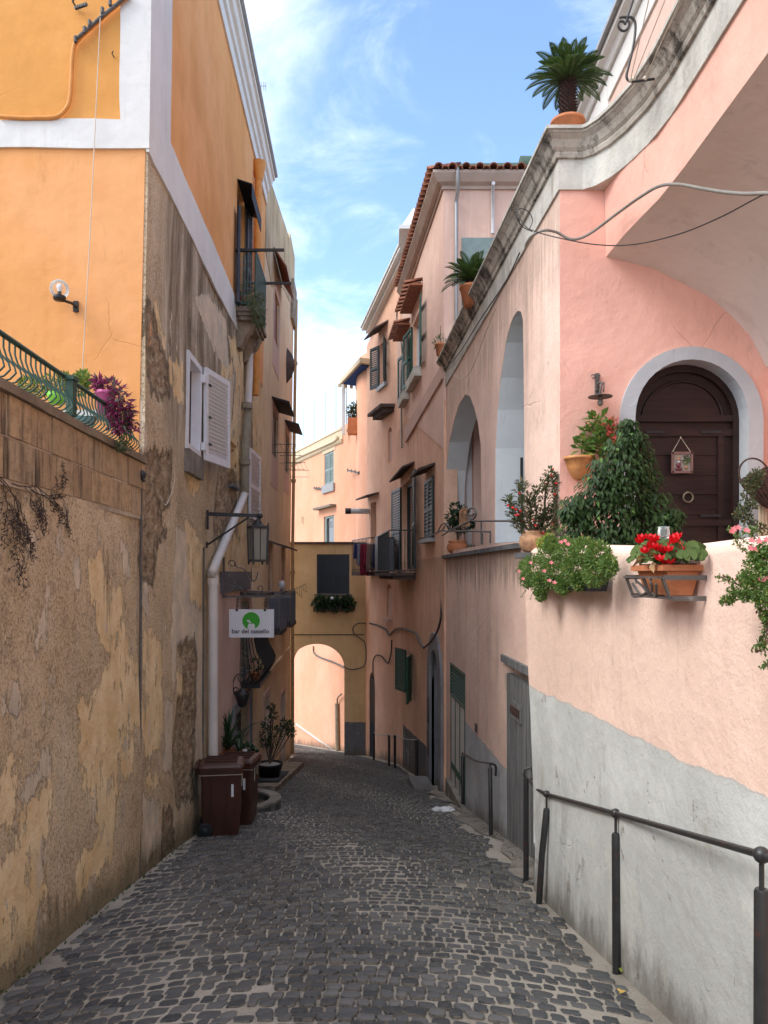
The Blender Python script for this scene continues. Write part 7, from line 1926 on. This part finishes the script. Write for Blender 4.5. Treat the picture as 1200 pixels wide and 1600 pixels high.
# ---- terrace on the left
random.seed(32)
AT_ = lambda x, y, d: at(x, y, d)
TB = root('terrace_bush', AT_(100, 615, 6.9), 'loose bright green bush behind the green terrace railing', 'plant')
mb = MB(); s_ = 6.9/1200
for (x, y), r_ in (((60, 605), 16), ((85, 600), 16), ((105, 598), 14), ((70, 615), 18), ((45, 602), 12), ((130, 592), 10), ((125, 605), 12), ((95, 612), 16)): cloud(mb, AT_(x, y, 6.85), (r_*s_,)*3, 150, .045, .016, up=.4)
make('foliage', mb, M['fern'], TB)
TB2 = root('terrace_bush', AT_(128, 600, 7.0), 'small yellow green sprig rising above the railing next to the orange wall', 'plant')
mb = MB(); clumps(mb, [(AT_(x, y, 7.0), r_*s_) for (x, y), r_ in (((126, 592), 8), ((132, 584), 5), ((120, 600), 9), ((130, 600), 8))], 70, .035, .018, up=.4); make('foliage', mb, M['lime'], TB2)
TL = root('lime_bowl', AT_(88, 628, 6.4), 'bright lime green plastic planter bowl behind the railing', 'planter')
c = AT_(89, 632, 6.35); mb = MB(); mb.lathe([(.001, 0), (.05, 0), (.075, .06), (.082, .095), (.07, .095), (.001, .08)], c, 20); make('bowl', mb, M['limepl'], TL); soil(TL, c+V((0, 0, .085)), .07)
mb = MB(); cloud(mb, c+V((0, 0, .12)), (.09, .09, .06), 120, .04, .012, up=.4); make('foliage', mb, M['olive'], TL)
PT = root('pink_pot', AT_(166, 650, 6.4), 'pink pot with purple leaved plant trailing over the railing end', 'potted plant')
c = AT_(165, 648, 6.3); mb = MB(); mb.lathe(potprof(.062, .078, .19), c, 22); make('pot', mb, M['pinkpl'], PT)
mb = MB(); s_ = 6.3/1200
for (x, y), r_, o in (((160, 605), 9, 0), ((172, 606), 11, 0), ((182, 614), 11, -.02), ((190, 625), 11, -.04), ((192, 640), 11, -.05), ((186, 652), 10, -.05), ((182, 665), 9, -.05), ((190, 662), 10, -.05), ((194, 650), 9, -.04), ((155, 598), 5, 0), ((178, 640), 8, -.05)):
    cloud(mb, AT_(x, y, 6.3+o), (r_*s_,)*3, 64, .068, .020, droop=.25)
for pts in ([(158, 620), (152, 605), (149, 596)], [(195, 645), (205, 655), (218, 665)], [(195, 655), (208, 668), (212, 672)]):
    P__ = spline([AT_(x, y, 6.25) for x, y in pts], 5); mb.tube(P__, .004, 4); [mb.leaf(p, rv(), rv(), .06, .018) for p in P__ for _ in (0, 1)]
make('foliage', mb, M['purple'], PT)
SU = root('trailing_succulent', AT_(192, 690, 6.3), 'grey green trailing succulents at the foot of the green railing', 'plant')
mb = MB()
for (x, y), r_ in (((198, 655), 6), ((190, 678), 7), ((197, 685), 7), ((190, 695), 7), ((198, 698), 6), ((200, 668), 5), ((186, 700), 5)): cloud(mb, AT_(x, y, 6.25), (r_*s_,)*3, 90, .022, .012)
make('foliage', mb, M['olive'], SU)
mb = MB(); c = AT_(128, 668, 6.6); mb.lathe([(.001, 0), (.09, 0), (.12, .08), (.105, .08), (.001, .06)], c, 18); o = make('shallow_pot', mb, M['bluepl'], None, org=c); tag(o, 'shallow blue grey pot low behind the green railing', 'planter')
mb = MB(); mb.box(AT_(140, 646, 6.7)+V((.02, 0, -.02)), (.40, .25, .05)); o = make('white_ledge', mb, M['white'], None, org=AT_(140, 646, 6.7)); tag(o, 'low white ledge with pots behind the green railing', 'ledge')

# ---- dry creeper on the retaining wall
random.seed(33)
mb = MB()
def twig(p, d, L, r, dep_):
    P__ = [V(p)]; q = V(p)
    for _ in range(6): d = (d+V((0, random.uniform(-.35, .35), random.uniform(-.4, .25)))).normalized(); q = q+d*L/6; q.x = PL.x(q.y)+.015+random.uniform(0, .03); P__.append(V(q))
    mb.tube(P__, r, 4, False)
    if dep_:
        for k in (2, 3, 4, 5, 6): twig(P__[k], (d+V((0, random.uniform(-1, 1), random.uniform(-1, .6)))).normalized(), L*.5, r*.6, dep_-1)
    else:
        for k in P__[2:]: mb.leaf(k, rv(), rv(), .022, .010); mb.leaf(k, rv(), rv(), .018, .008)
for x, y, dy, dz in ((-20, 740, 1, -.25), (0, 745, 1, -.3), (20, 755, 1, -.3), (50, 765, .9, -.35)):
    p = PL.at(x, y, .02); twig(p, V((0, dy, dz)).normalized(), .46, .0035, 2)
o = make('dry_creeper', mb, simple('dry_twigs', (.075,.055,.048), .9, .3), None, org=PL.at(0, 750)); tag(o, 'dead dark creeper clinging under the tuff blocks at far left', 'creeper')

# ---- plants along the street, left
random.seed(34)
def strap(mb, c, n, L, w, lo=20, hi=80):
    for i in range(n):
        a = random.uniform(0, 2*PI); e = math.radians(random.uniform(lo, hi)); hd = V((math.cos(a), math.sin(a), 0)); P__ = []; p = V(c); l = L*random.uniform(.7, 1.1)
        for j in range(7): P__.append(V(p)); p = p+(hd*math.cos(e)+V((0, 0, math.sin(e))))*l/6; e -= math.radians(9)
        sd = V((-hd.y, hd.x, 0)); vs = []
        for j, p in enumerate(P__): ww = w*(1-j/6.3)**.7; vs += [p-sd*ww/2, p+sd*ww/2]
        mb.add(vs, [(2*j, 2*j+1, 2*j+3, 2*j+2) for j in range(6)], True)
AL = root('aloe_plant', at(361, 1190, 12.0), 'spiky dark green plant in terracotta pot standing behind the brown bins', 'potted plant')
c = at(361, 1192, 11.6); pot(AL, c, .13, .17, .19, M['terra']); mb = MB(); strap(mb, c+V((-.05, 0, .2)), 26, .75, .06, 35, 88); strap(mb, c+V((.12, 0, .18)), 34, .42, .03, 10, 70); make('foliage', mb, M['dkleaf'], AL)
mb = MB(); mb.lathe([(.01, 0), (.14, .0), (.14, .8), (.12, .82)], V((c.x, c.y, c.z-.82)), 14); make('stand', mb, M['terra'], AL)
mb = MB(); q = at(377, 1182, 11.9); mb.box(q+V((0, 0, -.35)), (.16, .16, .9)); o = make('white_box', mb, M['whitepaint'], None, org=q-V((0, 0, .8))); tag(o, 'narrow white box standing beside the spiky plant', 'box')
IV = root('leafy_plant', at(390, 1180, 12.6), 'dark broad leaved plant trailing between bins and doorstep', 'potted plant')
mb = MB(); s_ = 12.4/1200; clumps(mb, [(at(x, y, 12.4), r_*s_) for (x, y), r_ in (((388, 1172), 8), ((394, 1178), 7), ((390, 1186), 8), ((396, 1190), 5))], 60, .07, .05, droop=.2); make('foliage', mb, M['dkleaf'], IV)
q = at(389, 1200, 12.4); pot(IV, q-V((0, 0, .3)), .12, .15, .42, M['terra'])
BS = root('potted_shrub', at(422, 1208, 17.0), 'straggly shrub in a black pot on the doorstep', 'potted shrub')
c = at(421.5, 1209, 16.0); c.z = gz(16)+.14; s_ = 16/1200; pot(BS, c, .20, .27, .30, M['blackpl']); mb = MB(); mb.lathe([(.001, .01), (.21, 0)], c+V((0, 0, .27)), 12); make('white_gravel', mb, M['band'], BS)
mb = MB(); mt = MB(); topc = [((414, 1148), 7), ((422, 1140), 9), ((430, 1146), 9), ((418, 1130), 6), ((440, 1140), 7), ((452, 1134), 5), ((455, 1146), 4), ((426, 1160), 6), ((414, 1160), 5), ((427, 1118), 4), ((424, 1105), 3), ((446, 1130), 5)]
for (x, y), r_ in topc:
    q = at(x, y, 16.0); mt.tube([c+V((0, 0, .28)), (c+q)/2+V((0, 0, .1)), q], .010, 4)
    for _ in range(60): v = rv(); mb.leaf(q+v*r_*s_*1.2, v, rv(), random.uniform(.06, .10), .026)
make('foliage', mb, M['dkleaf'], BS); make('stems', mt, M['bark'], BS)
SPt = root('terracotta_pot', at(384, 1240, 12.3), 'terracotta pot with dry stalks inside the stone planter', 'potted plant')
q = c0+V((0,0,0)) if False else V((-2.35, 11.85, gz(12.1)+.05)); pot(SPt, q, .10, .14, .26, M['terra']); mb = MB(); strap(mb, q+V((0, 0, .2)), 22, .45, .012, 15, 80); make('dry_stalks', mb, M['purplegr'], SPt)
PJ = root('potted_plant', LS.P(Wn[0]+.5, Wn[2], .25), 'terracotta pot with dark plant inside the bellied black balcony', 'potted plant')
q = LS.P(Wn[0]+.35, Wn[2]-.045, .20); pot(PJ, q, .07, .10, .17, M['terra']); mb = MB(); cloud(mb, q+V((0, 0, .28)), (.14, .14, .13), 150, .06, .02); make('foliage', mb, M['dkleaf'], PJ)
# ---- far terrace shrub
random.seed(35)
FT = root('potted_shrub', at(552, 664, 27), 'airy olive shrub in a square terracotta box on the far terrace', 'potted shrub')
q = at(552, 662, 26.6); mb = MB(); mb.box(q+V((0, 0, -.1)), (.38, .38, .55)); make('pot', mb, M['terra'], FT)
mb = MB(); s_ = 26.6/1200; clumps(mb, [(at(x, y, 26.6), r_*s_) for (x, y), r_ in (((549, 645), 4), ((555, 640), 5), ((552, 634), 4), ((557, 650), 4), ((546, 640), 3), ((552, 648), 5), ((558, 633), 4))], 70, .12, .035); make('foliage', mb, M['olive'], FT)
mb = MB()
for x, y in ((549, 640), (556, 636), (552, 632)): mb.tube([q, at(x, y, 26.6)], .02, 4)
make('stems', mb, M['bark'], FT)
# ---- weeds and leaves on the ground
random.seed(36)
for i, (x, y, lb) in enumerate(((969, 1522, 'yellow fallen leaf right beside the foot of the middle handrail post'), (968, 1556, 'pale yellow leaf lying on the cobbles further in front of that post'))):
    g = gpt(x, y)+V((0, 0, .012)); mb = MB(); mb.leaf(g, (.8, .3, .15), (0, 0, 1), .045, .03, .3); mb.leaf(g+V((.005, .01, .004)), (-.2, .8, .2), (0, 0, 1), .03, .02, .3); o = make('fallen_leaf', mb, M['lime'] if i == 0 else simple('yellow_leaf', (.62,.40,.10), .7, .2), None, org=g); tag(o, lb, 'leaf')
mb = MB()
for i in range(90):
    y = random.uniform(4.2, 9.2); x = xl(y)+random.uniform(.0, .06)
    for _ in range(5): mb.leaf((x, y, gz(y)), (random.uniform(-.4, .9), random.uniform(-.6, .6), .8), rv(), random.uniform(.012, .035), .008)
for i in range(60):
    y = random.uniform(7.5, 13.5); x = xr(y)-random.uniform(.02, .15)
    for _ in range(4): mb.leaf((x, y, gz(y)+.01), (random.uniform(-.9, .4), random.uniform(-.6, .6), .8), rv(), random.uniform(.012, .03), .008)
o = make('weeds', mb, M['olive'], None, org=(0, 0, 0)); tag(o, 'sparse low weeds along the feet of the walls', 'weeds', kind='stuff')
# ---- people-free houses up the hill behind the viewer shade the alley
SUN_E, SUN_A, SKY, EXPO, CLSEED = 1.15, 28, .15, 1.12, 3.7
SKYT = (1.1, 1.15, 1.2); CLOUD = (6.2, 6.6, 7.4)
# ------------------------------------------------------------ light, sky, camera
SUN_EL, SUN_AZ = math.radians(44), (-.93, -.37)
d = V((SUN_AZ[0], SUN_AZ[1], 0)).normalized()*math.cos(SUN_EL); d.z = math.sin(SUN_EL)
sl = bpy.data.lights.new('sun', 'SUN'); sl.energy = SUN_E; sl.angle = math.radians(SUN_A); sl.color = (1, .95, .87)
so = bpy.data.objects.new('sun', sl); COL.objects.link(so); so.rotation_euler = d.to_track_quat('Z', 'Y').to_euler(); so.location = d*60
w = bpy.data.worlds.new('World'); sc.world = w; w.use_nodes = True; nt = w.node_tree; nt.nodes.clear()
N = nt.nodes.new; Lk = nt.links.new
out = N('ShaderNodeOutputWorld'); bg = N('ShaderNodeBackground'); Lk(bg.outputs[0], out.inputs[0]); bg.inputs[1].default_value = SKY
sky = N('ShaderNodeTexSky'); sky.sky_type = 'NISHITA'; sky.sun_disc = False; sky.sun_elevation = SUN_EL; sky.sun_rotation = math.atan2(d.x, d.y)
sky.air_density = 1.0; sky.dust_density = .6; sky.ozone_density = 1.6; sky.altitude = 50
tc = N('ShaderNodeTexCoord'); sep = N('ShaderNodeSeparateXYZ'); Lk(tc.outputs['Generated'], sep.inputs[0])
def mth(op, a, b=None, c=None, clamp=False):
    x = N('ShaderNodeMath'); x.operation = op; x.use_clamp = clamp
    for i, v in enumerate((a, b, c)):
        if v is None: continue
        if isinstance(v, bpy.types.NodeSocket): Lk(v, x.inputs[i])
        else: x.inputs[i].default_value = v
    return x.outputs[0]
zz = mth('ADD', mth('MAXIMUM', sep.outputs[2], 0.0), .22)
cx = mth('DIVIDE', sep.outputs[0], zz); cy = mth('DIVIDE', sep.outputs[1], zz)
cmb = N('ShaderNodeCombineXYZ'); Lk(cx, cmb.inputs[0]); Lk(cy, cmb.inputs[1]); cmb.inputs[2].default_value = CLSEED
def nz(sc_, det, ro, dist=0):
    x = N('ShaderNodeTexNoise'); Lk(cmb.outputs[0], x.inputs['Vector']); x.inputs['Scale'].default_value = sc_; x.inputs['Detail'].default_value = det
    x.inputs['Roughness'].default_value = ro; x.inputs['Distortion'].default_value = dist; return x.outputs['Fac']
def ss(v, a, b, lo=0, hi=1):
    x = N('ShaderNodeMapRange'); x.interpolation_type = 'SMOOTHSTEP'; Lk(v, x.inputs[0])
    for i, q in zip((1, 2, 3, 4), (a, b, lo, hi)): x.inputs[i].default_value = q
    return x.outputs[0]
big = nz(.9, 3, .5); wisp = nz(3.2, 8, .62, .5)
# a broad bright bank up to the left (towards the sun), wisps elsewhere
kx = mth('DIVIDE', sep.outputs[0], mth('MAXIMUM', sep.outputs[1], .05)); kz = mth('DIVIDE', sep.outputs[2], mth('MAXIMUM', sep.outputs[1], .05))
bankx = mth('ADD', mth('MULTIPLY', kx, -5.0), mth('MULTIPLY', mth('SUBTRACT', kz, .55), 1.6))
bank = ss(mth('ADD', bankx, mth('MULTIPLY', mth('SUBTRACT', wisp, .5), 2.2)), .25, 1.9)
low = ss(mth('ADD', mth('MULTIPLY', kz, -1.0), mth('MULTIPLY', mth('SUBTRACT', wisp, .5), .55)), -.42, -.22)
lft = ss(mth('ADD', kx, mth('MULTIPLY', mth('SUBTRACT', big, .5), .25)), .02, -.10)
wc = ss(mth('ADD', mth('MULTIPLY', wisp, .75), mth('MULTIPLY', big, .35)), .53, .78, 0, .62)
cl = mth('MAXIMUM', mth('MAXIMUM', bank, mth('MULTIPLY', low, .6)), wc)
mix = N('ShaderNodeMix'); mix.data_type = 'RGBA'; Lk(mth('MULTIPLY', cl, .93), mix.inputs[0])
tint = N('ShaderNodeMix'); tint.data_type = 'RGBA'; tint.blend_type = 'MULTIPLY'; tint.inputs[0].default_value = 1.0
Lk(sky.outputs[0], tint.inputs[6]); tint.inputs[7].default_value = (*SKYT, 1)
Lk(tint.outputs[2], mix.inputs[6]); mix.inputs[7].default_value = (*CLOUD, 1)
Lk(mix.outputs[2], bg.inputs[0])
cam = bpy.data.cameras.new('camera'); co = bpy.data.objects.new('camera', cam); COL.objects.link(co); sc.camera = co
co.location = (0, 0, H); co.rotation_euler = (math.radians(90), 0, 0)
cam.sensor_fit = 'VERTICAL'; cam.sensor_height = 36; cam.sensor_width = 27; cam.lens = 36*FP/1600; cam.shift_y = (HZ-800)/1600; cam.clip_end = 2000; cam.clip_start = .05
sc.render.resolution_x = 768; sc.render.resolution_y = 1024
sc.view_settings.view_transform = 'Standard'; sc.view_settings.look = 'None'; sc.view_settings.gamma = 1; sc.view_settings.exposure = EXPO
sc.cycles.max_bounces = 8; sc.cycles.diffuse_bounces = 6; sc.cycles.use_denoising = True
sc.cycles.transparent_max_bounces = 8
try: sc.cycles.use_light_tree = True
except Exception: pass
